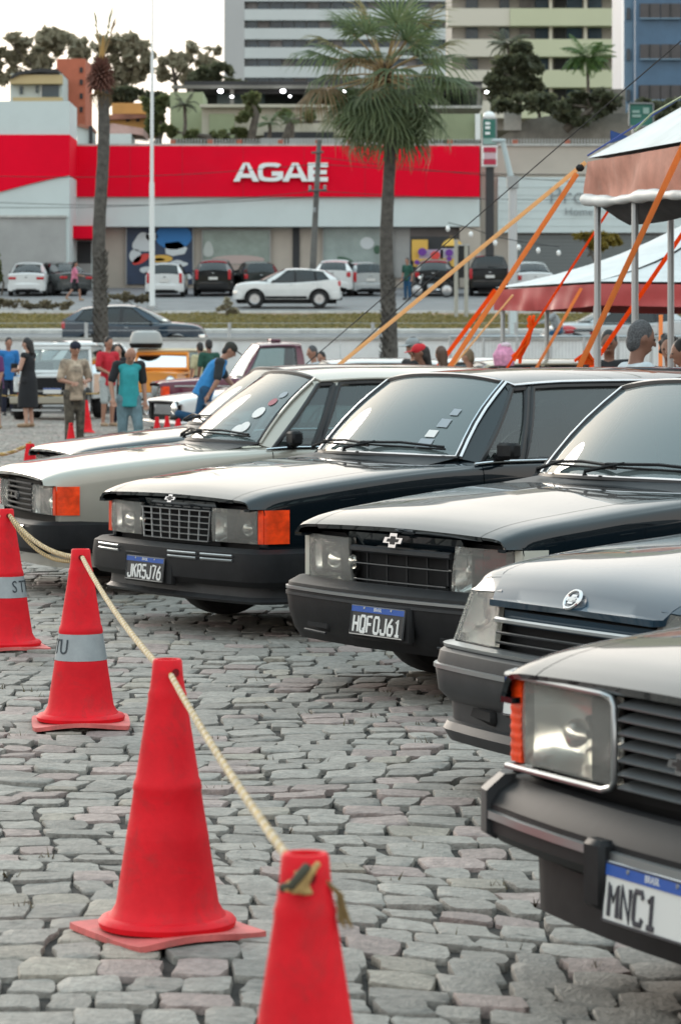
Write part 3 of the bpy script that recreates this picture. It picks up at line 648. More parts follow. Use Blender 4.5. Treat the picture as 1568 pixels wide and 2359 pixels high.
# car B: beige
tB, BB = build_car('old_saloon', 'beige old saloon with amber corner lights, leftmost front in the row', (-2.04, 19.87, 0), 72, old_saloon(chrome_ws=False, drip=1, pillar=SEAL), BEIGEP, OLDROW, True)
for sg in (1, -1): headlamp(tB, .36, .762, .49, .664, sg); corner_lamp(tB, BB, sg, .492, .666, .215, AMBER, 0, .766)
gB = MB().grid(lambda y, v: (nose_a(y) + .05, y, lerp(.48, .68, v)), lin(-.36, .36, 5), [0, 1]).build('grille', BLKPL, tB); bars(gB, 6, .35, .50, .665, GREYPL, .014)
emblem(tB, nose(.012, 0, .585), .12, .05)
bb = bumper_std(tB, .26, .455, .83, -.10, BLKPL)
for sg in (1, -1): MB().tube([(-.136 + .05 * (abs(y) / .7) ** 2, y * sg, .42) for y in lin(.36, .66, 6)], .012, 6, flat=.6).build('bumper_strip', CHROME, bb)
va = MB(); sweep(va, wrap_path(.79, .42, .02, .05, .12), [(-.03, .17), (.01, .175), (.015, .30), (-.03, .30)]); va.build('front_apron', BEIGEP, tB)
st = MB()
for i, (u, q, r_) in enumerate(((-.66, .15, .05), (-.72, .20, .045), (-.74, .40, .05), (-.79, .56, .035), (-.83, .68, .032))):
    c = BB.WS(u, q); n = (BB.WS(u, q + .1) - c).cross(BB.WS(u + .1, q) - c).normalized(); n = n if n.x < 0 else -n
    e1 = (BB.WS(u, q + .1) - c).normalized(); e2 = n.cross(e1); s_ = MB(); s_.add([c + n * .004 + e1 * r_ * math.cos(k * .5236) + e2 * r_ * math.sin(k * .5236) for k in range(12)], [tuple(range(12))])
    s_.build('sticker', [mat('sticker_white', (.7, .68, .66), .6), mat('sticker_white', (0, 0, 0)), mat('sticker_white', (0, 0, 0)), mat('sticker_red', (.35, .12, .14), .6), mat('sticker_grey', (.3, .33, .36), .6)][i], tB)
# car C: black, chrome lattice grille, amber corner lights
tC, BC = build_car('old_estate_car', 'black old estate car with chrome lattice grille and amber corner lights', (-.90, 16.87, 0), 56.5, old_saloon(L=4.70, top=[(-.02, .702), (.0, .726), (.04, .748), (.12, .776), (.40, .822), (.8, .870), (1.1, .896), (1.3, .908), (1.6, .925), (4.4, .93), (4.70, .925)], roof=[(1.6, 1.352), (1.8, 1.370), (2.2, 1.39), (3.2, 1.395), (4.3, 1.38), (4.6, 1.35)], rw_b=4.66, rw_t=4.42, rw_z=.95,
            doors=[1.43, 2.80], windows=[(1.445, 1.795, 1.70, 1.90), (1.74, 1.94, 2.76, 2.73), (2.84, 2.81, 3.55, 3.52), (3.61, 3.58, 4.45, 4.25)], drip=2), BLACKP, OLDROW, True)
for sg in (1, -1): headlamp(tC, .37, .762, .49, .664, sg); corner_lamp(tC, BC, sg, .492, .666, .215, AMBER, 0, .766)
MB().grid(lambda y, v: (nose_a(y) + .034 - .022 * v, y, lerp(.645, .70, v)), lin(-.40, .40, 9), [0, 1], rim=.02).build('header_panel', BLACKP, tC)
gC = MB().grid(lambda y, v: (nose_a(y) + .05, y, lerp(.46, .65, v)), lin(-.37, .37, 5), [0, 1]).build('grille', VOID, tC)
bars(gC, 6, .355, .485, .645, DULLCHROME, .009, .022, taper=.12)
for i in range(8):
    y = lerp(-1, 1, i / 7); MB().tube([(nose_a(y * .33) - .002, y * .335, .485), (nose_a(y * .35) - .002, y * .355, .645)], .0055, 6).build('grille_upright', DULLCHROME, gC)
emblem(tC, nose(-.004, 0, .70, R(12)), .11, .042)
bC = bumper_std(tC, .27, .465, .87, -.065, BLKPL, .04, .56)
for y0, y1 in ((-.40, -.14), (.42, .70), (-.70, -.44)):
    for dz in (0, .024): MB().tube([(-.107 + .06 * (abs(y) / .72) ** 2, y, .405 + dz) for y in lin(y0, y1, 6)], .010, 6, flat=.6).build('bumper_strip', DULLCHROME, bC)
va = MB(); sweep(va, wrap_path(.80, .42, .0, .05, .12), [(-.03, .175), (.03, .18), (.045, .195), (.02, .215), (.012, .30), (-.03, .30)]); va.build('front_apron', GREYPL, tC)
MB().box((-.085, .08, .33), (.03, .50, .16), bev=.006).build('plate_recess', VOID, tC)
plate(tC, nose(-.112, .09, .325, R(6)), 'JKR5J76', True)
s_ = MB()
for q0, q1, u0, u1, mm in ((.08, .19, -.76, -.64, 'sticker_grey'), (.21, .29, -.75, -.66, 'sticker_white'), (.33, .43, -.80, -.70, 'sticker_grey'), (.48, .56, -.82, -.74, 'sticker_grey')):
    MB().grid(lambda u, q: BC.WS(u, q) + Vector((-.004, 0, .004)), [u0, u1], [q0, q1]).build('sticker', MATS[mm], tC)
# car D: black, pale corner lights, two chrome grille bars
tD, BD = build_car('old_saloon', 'black old saloon with clear corner lights, two chrome grille bars and deep black bumper', (.235, 13.57, 0), 56.0, old_saloon(drip=1, ws_bc=1.08, ws_bs=1.315, ws_t=1.66, doors=[1.37, 2.48, 3.25], windows=[(1.375, 1.725, 1.63, 1.83), (1.67, 1.87, 2.43, 2.41), (2.51, 2.48, 3.38, 3.20)]), BLACKP, OLDROW, True)
for sg in (1, -1): headlamp(tD, .37, .762, .475, .664, sg, slant=.03); corner_lamp(tD, BD, sg, .478, .666, .19, WHITEL, 0, .766)
MB().grid(lambda y, v: (nose_a(y) + .034 - .022 * v, y, lerp(.635, .70, v)), lin(-.44, .44, 9), [0, 1], rim=.02).build('header_panel', BLACKP, tD)
gD = MB().grid(lambda y, v: (nose_a(y) + .06, y, lerp(.43, .65, v)), lin(-.40, .40, 5), [0, 1]).build('grille', VOID, tD)
bars(gD, 1, .37, .622, .622, GREYPL, .030, .03); bars(gD, 2, .36, .49, .56, CHROME, .010, .024, taper=.25)
for i in range(5): y = lerp(-.30, .30, i / 4); MB().span((.06, y - .003, .45), (.07, y + .003, .63)).build('grille_upright', GREYPL, gD)
emblem(tD, nose(-.006, .0, .672, R(5)), .145, .062)
pa = wrap_path(.87, .56, -.07, .06, .14)
b = MB(); sweep(b, pa, [(-.06, .24), (-.03, .20), (.005, .25), (.03, .33), (.04, .41), (.03, .45), (-.02, .478), (-.06, .478)]); bD = b.build('front_bumper', BLKPL, tD, angle=30)
for z, m_ in ((.428, DULLCHROME), (.402, GREYPL)):
    b = MB(); sweep(b, pa, [(.03, z - .008), (.044, z - .006), (.044, z + .006), (.03, z + .008)]); b.build('bumper_strip', m_, bD)
for sg in (1, -1):
    MB().box((-.031, .52 * sg, .275), (.05, .24, .06), Matrix.Rotation(R(-8 * sg), 3, 'Z'), bev=.02).build('air_intake', VOID, bD)
    MB().tube([(-.078, .42 * sg, .246), (-.055, .62 * sg, .250)], .006, 6).build('intake_trim', GREYPL, bD)
MB().box((-.098, -.04, .325), (.03, .46, .16), bev=.01).build('plate_recess', VOID, bD)
plate(tD, nose(-.120, -.04, .33, R(8)), 'HQF0J61', True)
# car E: black, rounded nose
eS = old_saloon(L=4.5, top=[(-.03, .598), (-.012, .655), (.03, .712), (.10, .754), (.22, .788), (.5, .828), (.9, .868), (1.35, .912), (1.6, .925), (2.6, .925), (3.6, .94), (4.4, .95), (4.5, .92)], drop=[(-.02, .03), (.2, .045), (1.0, .055), (2, .045), (4.5, .045)], fender_a0=.07, a0=-.03, w=[(-.03, .62), (.05, .70), (.12, .775), (.4, .82), (.9, .84), (2, .85), (3.4, .85), (4.5, .78)], axles=[.80, 3.374], wr=.30, rw_b=3.9, rw_t=3.4, chrome_ws=False, drip=0)
eS['nose'] = lambda a: .655 if a < .10 else .215
tE, BE = build_car('rounded_saloon', 'dark blue black rounded saloon with a round ring badge on its sloping nose', (.755, 10.16, 0), 61.3, eS, BLACK2, OLDROW, True)
def nE(y): return -.03 + .04 * (abs(y) / .78) ** 2.4
MB().grid(lambda y, v: (nE(y) + .030, y, lerp(.572, .62, v)), lin(-.45, .45, 9), [0, 1]).build('nose_panel', BLACK2, tE)
for sg in (1, -1):
    def SE(u, v, d=0, sg=sg): y = lerp(.45 + .02 * v, .80 - .06 * v, u); return (nE(y) - .012 + d + .04 * v + .02 * u * u, y * sg, lerp(.495, .675 - .012 * u, v))
    MB().grid(lambda u, v, sg=sg: (lambda a_, b_: (lerp(a_[0], b_[0], v), lerp(a_[1], b_[1] * sg, v), lerp(a_[2] + .004, b_[2], v) + .004 * math.sin(math.pi * v)))(SE(u, 1), BE.P(.085, 1.75 + 3.0 * u)), lin(0, 1, 12), lin(0, 1, 7), rim=.01).build('wing_nose', BLACK2, tE)
    l = MB().grid(SE, lin(0, 1, 11), lin(0, 1, 7), rim=.015).build('headlight', LENS, tE)
    MB().grid(lambda u, v: (lambda p: (p[0] + .02 + .08 * (1 - (2 * u - 1) ** 2) ** .5 * (1 - (2 * v - 1) ** 2) ** .5, p[1], p[2]))(SE(u, v)), lin(0, 1, 13), lin(0, 1, 9)).build('reflector', REFL, l)
    MB().grid(lambda u, v: (lambda p: (p[0] + .12 * u + .004, p[1] + .006 * sg, p[2]))(SE(1, v)), lin(0, 1, 5), lin(0, 1, 4), rim=.01).build('turn_signal', WHITEL, tE)
gE = MB().grid(lambda y, v: (nE(y) + .06, y, lerp(.46, .62, v)), lin(-.5, .5, 7), [0, 1]).build('grille', VOID, tE)
for z, m_, r_ in ((.588, DULLCHROME, .011), (.545, GREYPL, .006), (.512, GREYPL, .006)): MB().tube([(nE(y) + .004, y, z) for y in lin(-.46, .46, 13)], r_, 6, flat=.8).build('grille_bar', m_, gE)
emblem(tE, nose(-.006, 0, .682, R(36)), .078, .035, True)
for k, (dy, dz) in enumerate(((.19, .66), (.215, .655), (.17, .655), (.195, .648))): pass
pe = wrap_path(.83, .50, -.10, .05, .16, 13)
b = MB(); sweep(b, pe, [(-.06, .30), (.0, .295), (.035, .33), (.045, .40), (.03, .465), (-.01, .492), (-.06, .492)]); bE = b.build('front_bumper', GREYPL, tE)
b = MB(); sweep(b, pe, [(-.02, .484), (.016, .478), (.020, .490), (-.02, .496)]); b.build('bumper_strip', DULLCHROME, bE)
b = MB(); sweep(b, pe, [(.03, .405), (.052, .408), (.052, .422), (.03, .425)]); b.build('bumper_strip', DULLCHROME, bE)
b = MB(); sweep(b, wrap_path(.815, .45, -.08, .05, .16, 13), [(-.05, .15), (.02, .16), (.045, .20), (.03, .225), (.01, .23), (.015, .31), (-.05, .31)]); b.build('front_apron', GREYPL, tE)
for sg in (1, -1): MB().box((-.042, .50 * sg, .272), (.05, .30, .06), Matrix.Rotation(R(-12 * sg), 3, 'Z'), bev=.015).build('air_intake', VOID, bE)
MB().box((-.135, -.02, .37), (.03, .44, .15), bev=.008).build('plate_recess', VOID, bE)
plate(tE, nose(-.157, -.02, .37, R(6)), '')
# car F: nearest, black, big framed lamps and louvred grille
tF, BF = build_car('old_saloon', 'nearest black old saloon with chrome framed headlight and horizontal louvre grille', (.715, 6.72, 0), 64.5, old_saloon(drip=1, top=[(-.02, .722), (.0, .746), (.04, .768), (.12, .796), (.40, .838), (.8, .878), (1.1, .898), (1.3, .908), (1.6, .925), (2.6, .925), (3.6, .93), (4.1, .945), (4.55, .935), (4.66, .915), (4.72, .88)]), BLACKP, OLDROW, True); NB[0] = .012
for sg in (1, -1):
    headlamp(tF, .29, .725, .518, .715, sg, rec=.07); corner_lamp(tF, BF, sg, .518, .718, .16, AMBER, 9, .735)
    lp = [(nose_a(y) - .012, y * sg, .722) for y in lin(.33, .79, 7)] + [(nose_a(.80) + .03, .825 * sg, .724), (nose_a(.80) + .10, .835 * sg, .724), (nose_a(.80) + .10, .835 * sg, .507), (nose_a(.80) + .03, .825 * sg, .507)] + [(nose_a(y) - .012, y * sg, .507) for y in lin(.79, .33, 7)] + [(nose_a(.3) - .012, .290 * sg, .517), (nose_a(.3) - .012, .278 * sg, .53), (nose_a(.3) - .012, .276 * sg, .61), (nose_a(.3) - .012, .278 * sg, .70), (nose_a(.3) - .012, .290 * sg, .714)]
    MB().tube(lp, .008, 8, closed=True).build('lamp_surround', DULLCHROME, tF)
gF = MB().grid(lambda y, v: (nose_a(y) + .06, y, lerp(.48, .72, v)), lin(-.29, .29, 5), [0, 1]).build('grille', VOID, tF)
for i in range(7):
    z = lerp(.525, .705, i / 6); MB().grid(lambda y, v: (nose_a(y) - .012 + .05 * v, y, z + .013 * math.sin(v * 1.5) - .004), lin(-.265, .265, 7), lin(0, 1, 4), rim=.004).build('grille_bar', mat('louvre_grey', (.20, .215, .225), .35, .5), gF)
emblem(tF, nose(-.02, -.06, .61), .11, .045)
pf = wrap_path(.88, .54, -.05, .06, .10)
b = MB(); sweep(b, pf, [(-.06, .33), (.0, .325), (.035, .355), (.035, .42), (.015, .45), (-.03, .478), (-.07, .478)]); bF = b.build('front_bumper', BLKPL, tF, angle=30)
b = MB(); sweep(b, pf[6:15], [(.03, .382), (.044, .386), (.044, .404), (.03, .408)]); b.build('bumper_strip', DULLCHROME, bF)
for sg in (1, -1):
    MB().box((-.088, .17 if sg > 0 else -.50, .352), (.05, .085, .15), bev=.012).build('overrider', BLKPL, bF)
    c = MB(); pc_ = [p for p in wrap_path(.885, .54, -.05, .06, .10) if p.y * sg > .77]; sweep(c, pc_, [(.02, .335), (.045, .35), (.045, .45), (.0, .488), (-.03, .488)]); c.build('bumper_corner', GREYPL, bF)
va = MB(); sweep(va, wrap_path(.79, .42, .02, .05, .12), [(-.03, .17), (.01, .175), (.015, .30), (-.03, .30)]); va.build('front_apron', BLKPL, tF)
plate(tF, nose(-.098, -.065, .322, R(5)), 'MNC1', False, 'LEFT', -.172)

MB.ref = None
# ------------------------------------------------------------ buildings behind the road
def prect(t, name, m, x0, y0, x1, y1, Y, dep=.3, parent=None, bev=0):
    a, b = at(x0, y1, Y), at(x1, y0, Y); b.y = Y + dep; l = Vector(t.location)
    return MB().span(a - l, b - l, bev).build(name, m, parent or t, False)
def poly(t, name, m, pts, Y, dep=.1, parent=None):
    l = Vector(t.location); n = len(pts); P = [at(x, y, Y) - l for x, y in pts]; Q = [p + Vector((0, dep, 0)) for p in P]
    return MB().add(P + Q, [tuple(range(n)), tuple(range(2 * n - 1, n - 1, -1))] + [(i, (i + 1) % n, n + (i + 1) % n, n + i) for i in range(n)]).build(name, m, parent or t, False)
def disc(cx, cy, rx, ry, n=18, rot=0, k=0):
    out = []
    for i in range(n):
        a = 2 * math.pi * i / n; q = 1 + k * math.sin(3 * a); u, v = rx * q * math.cos(a), ry * q * math.sin(a); out.append((cx + u * math.cos(rot) - v * math.sin(rot), cy + u * math.sin(rot) + v * math.cos(rot)))
    return out
RED = mat('red_cladding', (.72, .0, .022), .7, spec=.12, var=.06, vscale=.4, scuff=.25, sscale=.3, scol=(.5, .02, .05)); WBAND = mat('white_cladding', (.54, .61, .61), .6, spec=.2, var=.05, vscale=.3, scuff=.22, sscale=.35, scol=(.34, .36, .35))
BEIGE = mat('beige_render', (.42, .38, .33), .85, var=.08, vscale=.6); GREYW = mat('grey_render', (.33, .335, .33), .85, var=.15, vscale=.5)
SHOPGL = glassmat('shop_glass', (.35, .42, .42), 1.7, pale_mix=.10); DARKIN = mat('dark_interior', (.03, .032, .035), .8)
LETW = mat('sign_letter_white', (.75, .78, .78), .4); LETG = mat('sign_letter_grey', (.22, .24, .25), .5)
t = thing('shop_building', 'long red and white shop building with big white letters on its red fascia', 'building', at(600, 660, 149.5))
MBl = prect
prect(t, 'wall', BEIGE, 160, 500, 1106, 668, 150.0, 14); prect(t, 'fascia', RED, 168, 336, 1104, 453, 149.0, 15); prect(t, 'white_band', WBAND, 168, 453.3, 1104, 522, 149.2, 14)
prect(t, 'roof_edge', CONC, 168, 331, 1104, 336, 149.05, 14)
for q in (300, 420, 560, 700, 840, 980): prect(t, 'panel_joint', mat('fascia_joint', (.38, .004, .02), .6), q, 337, q + .8, 453, 148.985, .02)
# projecting block at the left end
b_ = prect(t, 'end_block', WBAND, -160, 233, 160, 660, 145, 4.2); prect(t, 'end_block_red', RED, -160, 310.3, 160.6, 404, 144.93, 4.2)
wv = [(-160, 404)] + [(160.6, 404)] + [(x, 404 + 38 * ((160 - x) / 160) ** 1.15 if x > 0 else 442) for x in lin(160, 0, 14)] + [(-160, 442)]
poly(t, 'red_wave', RED, wv, 144.9, .08); prect(t, 'lower_wall', GREYW, -160, 500, 152, 664, 144.9, .2); prect(t, 'ledge', CONC, -160, 496, 154, 501, 144.8, .4)
c = prect(t, 'canopy', RED, 154, 520, 222, 549, 147, 2.8); prect(t, 'door_frame', WBAND, 160, 549, 222, 664, 149.6, .2); prect(t, 'door', DARKIN, 168, 556, 210, 607, 149.5, .1); prect(t, 'door_frame', GREYW, 168, 607, 210, 660, 149.5, .1)
# shop windows with printed posters
def shopwin(x0, x1, y0, y1, m, shapes=()):
    w_ = prect(t, 'display_window', m, x0, y0, x1, y1, 149.85, .1)
    for nm, pts, mm in shapes: poly(t, nm, mm, pts, 149.82, .02, w_)
    for a in (x0, x1): prect(t, 'window_frame', GREYW, a - 1.2, y0 - 1, a + 1.2, y1, 149.75, .12, w_)
    prect(t, 'window_frame', GREYW, x0, y0 - 2, x1, y0 + .5, 149.76, .12, w_)
    return w_
MW, MR, MY, MT, MLB = mat('print_white', (.55, .60, .62), .6), mat('print_red', (.6, .05, .04), .6), mat('print_yellow', (.62, .38, .07), .6), mat('print_teal', (.03, .12, .16), .6), mat('print_blue', (.02, .16, .42), .6)
NAVYM = mat('print_navy', (.012, .03, .07), .5, var=.3, vscale=.6)
shopwin(291, 445, 524, 655, NAVYM, [('poster_shape', disc(400, 545, 42, 30), MLB), ('poster_shape', disc(330, 560, 24, 22, k=.15), MW), ('poster_shape', disc(350, 545, 14, 10), MW), ('poster_shape', disc(312, 590, 14, 16), MW), ('poster_shape', disc(325, 597, 22, 9, rot=-.5), MR), ('poster_shape', disc(372, 596, 26, 9), MY), ('poster_shape', disc(368, 598, 12, 3.5), NAVYM),
    ('poster_shape', [(380, 560), (412, 556), (432, 572), (425, 585), (398, 590), (382, 585)], MW), ('poster_shape', disc(405, 610, 26, 9, rot=-.2, k=.2), MW), ('poster_shape', disc(340, 622, 18, 8), MW), ('poster_shape', disc(433, 637, 9, 7, k=.2), MW)])
shopwin(466, 622, 530, 640, mat('print_green_glass', (.22, .28, .25), .25, var=.25, vscale=1.2), [('poster_shape', disc(480, 575, 12, 18, k=.1), mat('print_pale', (.40, .44, .42), .5)), ('poster_shape', disc(548, 598, 62, 10), mat('print_rose', (.42, .33, .31), .5)), ('poster_shape', disc(535, 625, 50, 16), mat('print_taupe', (.34, .28, .25), .5))])
shopwin(744, 905, 524, 640, mat('print_grey_green', (.24, .30, .29), .25, var=.2, vscale=1), [('poster_shape', disc(845, 560, 16, 14), MW), ('poster_shape', disc(795, 600, 20, 7, rot=.3), mat('print_leaf', (.04, .10, .06), .6)), ('poster_shape', disc(806, 612, 9, 9), MY), ('poster_shape', disc(868, 575, 8, 10), mat('print_leaf', (0, 0, 0)))])
prect(t, 'dark_slot', DARKIN, 674, 524, 690, 655, 149.9, .05); prect(t, 'dark_slot', GREYW, 905, 524, 944, 640, 149.9, .05)
# entrance bay with coloured stand
prect(t, 'entrance_glass', mat('entrance_dim', (.10, .09, .09), .4, var=.4, vscale=.8), 944, 524, 1060, 655, 149.88, .08); prect(t, 'wall_pier', BEIGE, 1058, 522, 1106, 662, 149.3, .8)
lt = at(650, 397, 148.97)
# the letters of the fascia, drawn as solids
def letter(ch, x, w_, y0=375, y1=418):
    th = 11.0; X = lambda u: x + u * w_; Yv = lambda v: y1 + (y0 - y1) * v; k = th / w_; kv = th * .78 / (y1 - y0)
    if ch == 'A':
        for pts in ([(0, 0), (.5 - k * .62, 1), (.5 + k * .1, 1), (k * 1.35, 0)], [(1, 0), (.5 + k * .62, 1), (.5 - k * .1, 1), (1 - k * 1.35, 0)], [(.26, .20), (.74, .20), (.68, .42), (.32, .42)]): yield [(X(u), Yv(v)) for u, v in pts]
    if ch == 'E':
        for pts in ([(0, 0), (k * 1.15, 0), (k * 1.15, 1), (0, 1)], [(0, 0), (1, 0), (1, .24), (0, .24)], [(0, .76), (1, .76), (1, 1), (0, 1)], [(0, .39), (.94, .39), (.94, .61), (0, .61)]): yield [(X(u), Yv(v)) for u, v in pts]
    if ch == 'G':
        o, i_ = [], []
        for a in lin(R(40), R(330), 22):
            ca, sa = math.cos(a), math.sin(a); p = lambda q: math.copysign(abs(q) ** .6, q)
            o.append((.5 + .5 * p(ca), .5 + .5 * p(sa))); i_.append((.5 + (.5 - k) * p(ca), .5 + (.5 - kv) * p(sa)))
        for a in range(len(o) - 1): yield [(X(u), Yv(v)) for u, v in (o[a], o[a + 1], i_[a + 1], i_[a])]
        yield [(X(u), Yv(v)) for u, v in ((.55, .30), (1, .30), (1, .54), (.55, .54))]; yield [(X(u), Yv(v)) for u, v in ((1 - k, .12), (1, .12), (1, .4), (1 - k, .4))]
sign = thing('fascia_sign', 'big white raised letters on the red shop fascia', 'sign', at(650, 418, 148.9))
for ch, x, w_ in (('A', 537, 60), ('G', 594, 58), ('A', 650, 60), ('E', 709, 46)):
    mb = MB(); l = Vector(sign.location); off = 0
    for j, pts in enumerate(letter(ch, x, w_)):
        n = len(pts); P = [at(px_, py_, 148.78 - .004 * (j % 4)) - l for px_, py_ in pts]; Q = [at(px_, py_, 148.97) - l for px_, py_ in pts]
        mb.add(P + Q, [tuple(range(n))] + [(i, (i + 1) % n, n + (i + 1) % n, n + i) for i in range(n)])
    mb.build('letter', LETW, sign, False)
# the shop on the right
t = thing('shop_building', 'pale shop building with thin grey letters and a grey shutter, right of the dark totem', 'building', at(1300, 660, 150))
prect(t, 'parapet', BEIGE, 1106, 336, 1720, 402, 150.2, 14); prect(t, 'wall', BEIGE, 1106, 402, 1720, 664, 150.3, 14); prect(t, 'sign_band', WBAND, 1146, 408, 1720, 536, 149.8, .5); prect(t, 'roof_edge', CONC, 1106, 331, 1720, 336, 150.1, 14)
prect(t, 'shutter', mat('shutter_grey', (.15, .165, .165), .6), 1182, 540, 1720, 656, 150.1, .2)
for k in range(14): prect(t, 'shutter_slat', MATS['shutter_grey'], 1184, 543 + 8 * k, 1718, 549.5 + 8 * k, 150.06, .05)
for k in range(7): prect(t, 'band_rib', WBAND, 1147, 412 + 18 * k, 1719, 413 + 18 * k, 149.78, .03)
lettering('Pro', 58 * 150 / F, LETG, t, facing(at(1262, 452, 149.72) - t.location), depth=.02, align='LEFT', sx=1.05, bold=-.022); lettering('Home', 25 * 150 / F, LETG, t, facing(at(1299, 488, 149.72) - t.location), depth=.02, align='LEFT', sx=1.05, bold=-.008)
# things on the forecourt edge
t = thing('display_stand', 'yellow and purple display stand by the shop entrance', 'stand', at(1000, 660, 147))
prect(t, 'frame', DARKIN, 945, 545, 1052, 650, 147.2, .4)
prect(t, 'banner', MY, 948, 552, 985, 600, 147, .12); prect(t, 'banner', mat('print_mauve', (.36, .30, .42), .6), 965, 575, 1020, 605, 146.9, .1); prect(t, 'banner', MY, 952, 596, 1046, 614, 146.8, .1); prect(t, 'banner', mat('print_lilac', (.40, .38, .45), .6), 1014, 572, 1048, 600, 146.9, .1)
for q, (cx, cy, r1, m_) in enumerate(((972, 580, 10, 'print_purple'), (1034, 582, 9, 'print_purple'), (1034, 596, 6, 'print_purple'), (1002, 588, 11, 'print_red'), (960, 604, 6, 'print_purple'))): poly(t, 'printed_shape', mat(m_, (.13, .03, .26), .6), disc(cx, cy, r1, r1 * .9), 146.75, .04)
t = thing('parasol', 'small orange parasol above the yellow display stand', 'parasol', at(1038, 660, 147.5))
mb = MB(); mb.lathe([(.02, 2.35), (.25, 2.28), (.48, 2.05), (.56, 1.88), (.5, 1.9)], 14); mb.build('canopy', MY, t); MB().tube([(0, 0, 0), (0, 0, 2.3)], .03, 6).build('pole', GALV, t)
for xx in (1050, 1073):
    t = thing('sign_post', ['tall pale metal post on the verge left of the dark panel', 'tall pale metal post on the verge right of the dark panel'][xx > 1060], 'post', at(xx, 745 if xx < 1060 else 755, 118)); H = (745 - 555) * 118 / F
    MB().tube([(0, 0, -.3), (0, 0, H)], .075, 8).build('pole', mat('weathered_post', (.36, .36, .32), .7), t)
    MB().tube([(0, 0, H), (0, 0, H + .04)], .09, 8).build('cap', GALV, t)
t = thing('blank_sign_board', 'dark blank back of a sign board held by two posts on the verge', 'sign', at(1062, 640, 118.2)); prect(t, 'board', DARKIN, 1052, 566, 1080, 640, 118.2, .05); prect(t, 'frame', GALV, 1051, 563, 1081, 566, 118.15, .1)
# totem
t = thing('shop_totem', 'tall dark totem with green sign panel above a red and white panel', 'sign', at(1127, 655, 140)); TG, TR = mat('sign_green', (.015, .13, .10), .5), mat('sign_red', (.40, .015, .05), .5)
prect(t, 'pole', mat('totem_black', (.02, .022, .025), .5), 1118, 385, 1137, 655, 140, .35); f_ = prect(t, 'panel', LETG, 1110, 272, 1144, 334, 139.8, .5); prect(t, 'green_field', TG, 1112, 275, 1140, 318, 139.75, .04, f_); prect(t, 'pale_field', mat('sign_pale_green', (.22, .34, .31), .5), 1112, 318.5, 1142, 332, 139.75, .04, f_)
for yy in (281, 291, 304): prect(t, 'sign_mark', LETW, 1117, yy, 1128, yy + 6, 139.71, .03, f_)
g_ = prect(t, 'panel', LETW, 1110, 335, 1145, 383, 139.8, .5); prect(t, 'red_field', TR, 1113, 339, 1142, 351, 139.75, .04, g_); prect(t, 'red_field', TR, 1113, 367, 1142, 379, 139.75, .04, g_); prect(t, 'mauve_field', mat('sign_mauve', (.5, .36, .40), .5), 1115, 352, 1141, 366, 139.75, .04, g_)
MB().ball(at(1126, 268, 140) - t.location, (.28, .28, .22), 12).build('dome_cap', LETW, t)
# street lamp with angled arm
t = thing('street_lamp', 'pale blue street lamp post with a bent arm and grey box', 'street lamp', at(1181, 770, 104)); l = t.location; PB = mat('pale_blue_steel', (.40, .47, .48), .5)
MB().tube([at(1181, 770, 104) - l, at(1180, 430, 104) - l], [.17, .14], 10).build('pole', GALV, t); MB().tube([at(1180, 425, 104) - l, at(1172, 390, 104) - l, at(1157, 326, 104) - l], [.10, .09, .08], 8).build('arm', PB, t)
prect(t, 'junction_box', GREYW, 1168, 405, 1194, 432, 103.7, .6); MB().box(at(1148, 324, 104) - l, (.45, .2, .12), bev=.04).build('lamp_head', PB, t); prect(t, 'door_plate', WBAND, 1174, 680, 1189, 770, 103.75, .08)
# flag pole
t = thing('flag_pole', 'tall slender white pole rising out of the picture beside the red fascia', 'pole', at(351, 708, 126)); l = t.location; WP = mat('white_pole_paint', (.66, .70, .71), .4)
MB().tube([at(351, 712, 126) - l, at(350, 420, 126) - l], [.115, .10], 12).build('lower_tube', WP, t); MB().tube([at(350, 425, 126) - l, at(351, 130, 126) - l], [.075, .06], 10).build('upper_tube', WP, t); MB().tube([at(351, 130, 126) - l, at(352, -220, 126) - l], [.045, .03], 8).build('top_tube', WP, t); MB().tube([(0, 0, 0), (0, 0, .06)], .22, 12).build('base_plate', GALV, t)
# utility pole and its wires
t = thing('utility_pole', 'thin weathered utility pole in front of the red fascia letters', 'pole', at(719, 650, 133)); l = t.location; WD = mat('weathered_pole', (.11, .11, .105), .8, var=.3, vscale=2)
MB().tube([at(719, 652, 133) - l, at(727, 480, 133) - l, at(735, 322, 133) - l], [.15, .12, .10], 8).build('pole', WD, t)
for yy, wd in ((440, 22), (352, 14)): MB().tube([at(731 - wd, yy, 132.8) - l, at(731 + wd, yy - 2, 132.8) - l], .05, 6).build('cross_arm', WD, t)
for k, (xx, yy) in enumerate(((714, 434), (748, 433), (724, 485))): MB().lathe([(.02, 0), (.07, .02), (.05, .1), (.08, .14), (.03, .2)], 8, None, at(xx, yy + 4, 132.7) - l).build('insulator', LETG, t)
WIRE = mat('cable_black', (.03, .03, .032), .7)
for i, (x0, y0, x1, y1) in enumerate(((-40, 405, 731, 378), (-40, 478, 728, 440), (731, 378, 1640, 396), (728, 440, 1640, 452), (733, 362, 1640, 430), (-40, 465, 731, 452))):
    p, q = at(x0, y0, 132.6), at(x1, y1, 132.6); pts = [p.lerp(q, k / 14) - Vector((0, 0, .25 * math.sin(math.pi * k / 14))) for k in range(15)]
    o = MB().tube(pts, .013, 5).build('overhead_cable', WIRE, None); tag(o, ['uppermost cable left of the utility pole', 'lower cable left of the utility pole crossing the white wave', 'cable right of the utility pole at the upper cross arm', 'cable right of the utility pole at the lower cross arm', 'cable sloping down right from the pole top', 'middle cable left of the utility pole'][i], 'cable', 'cables on the utility pole')

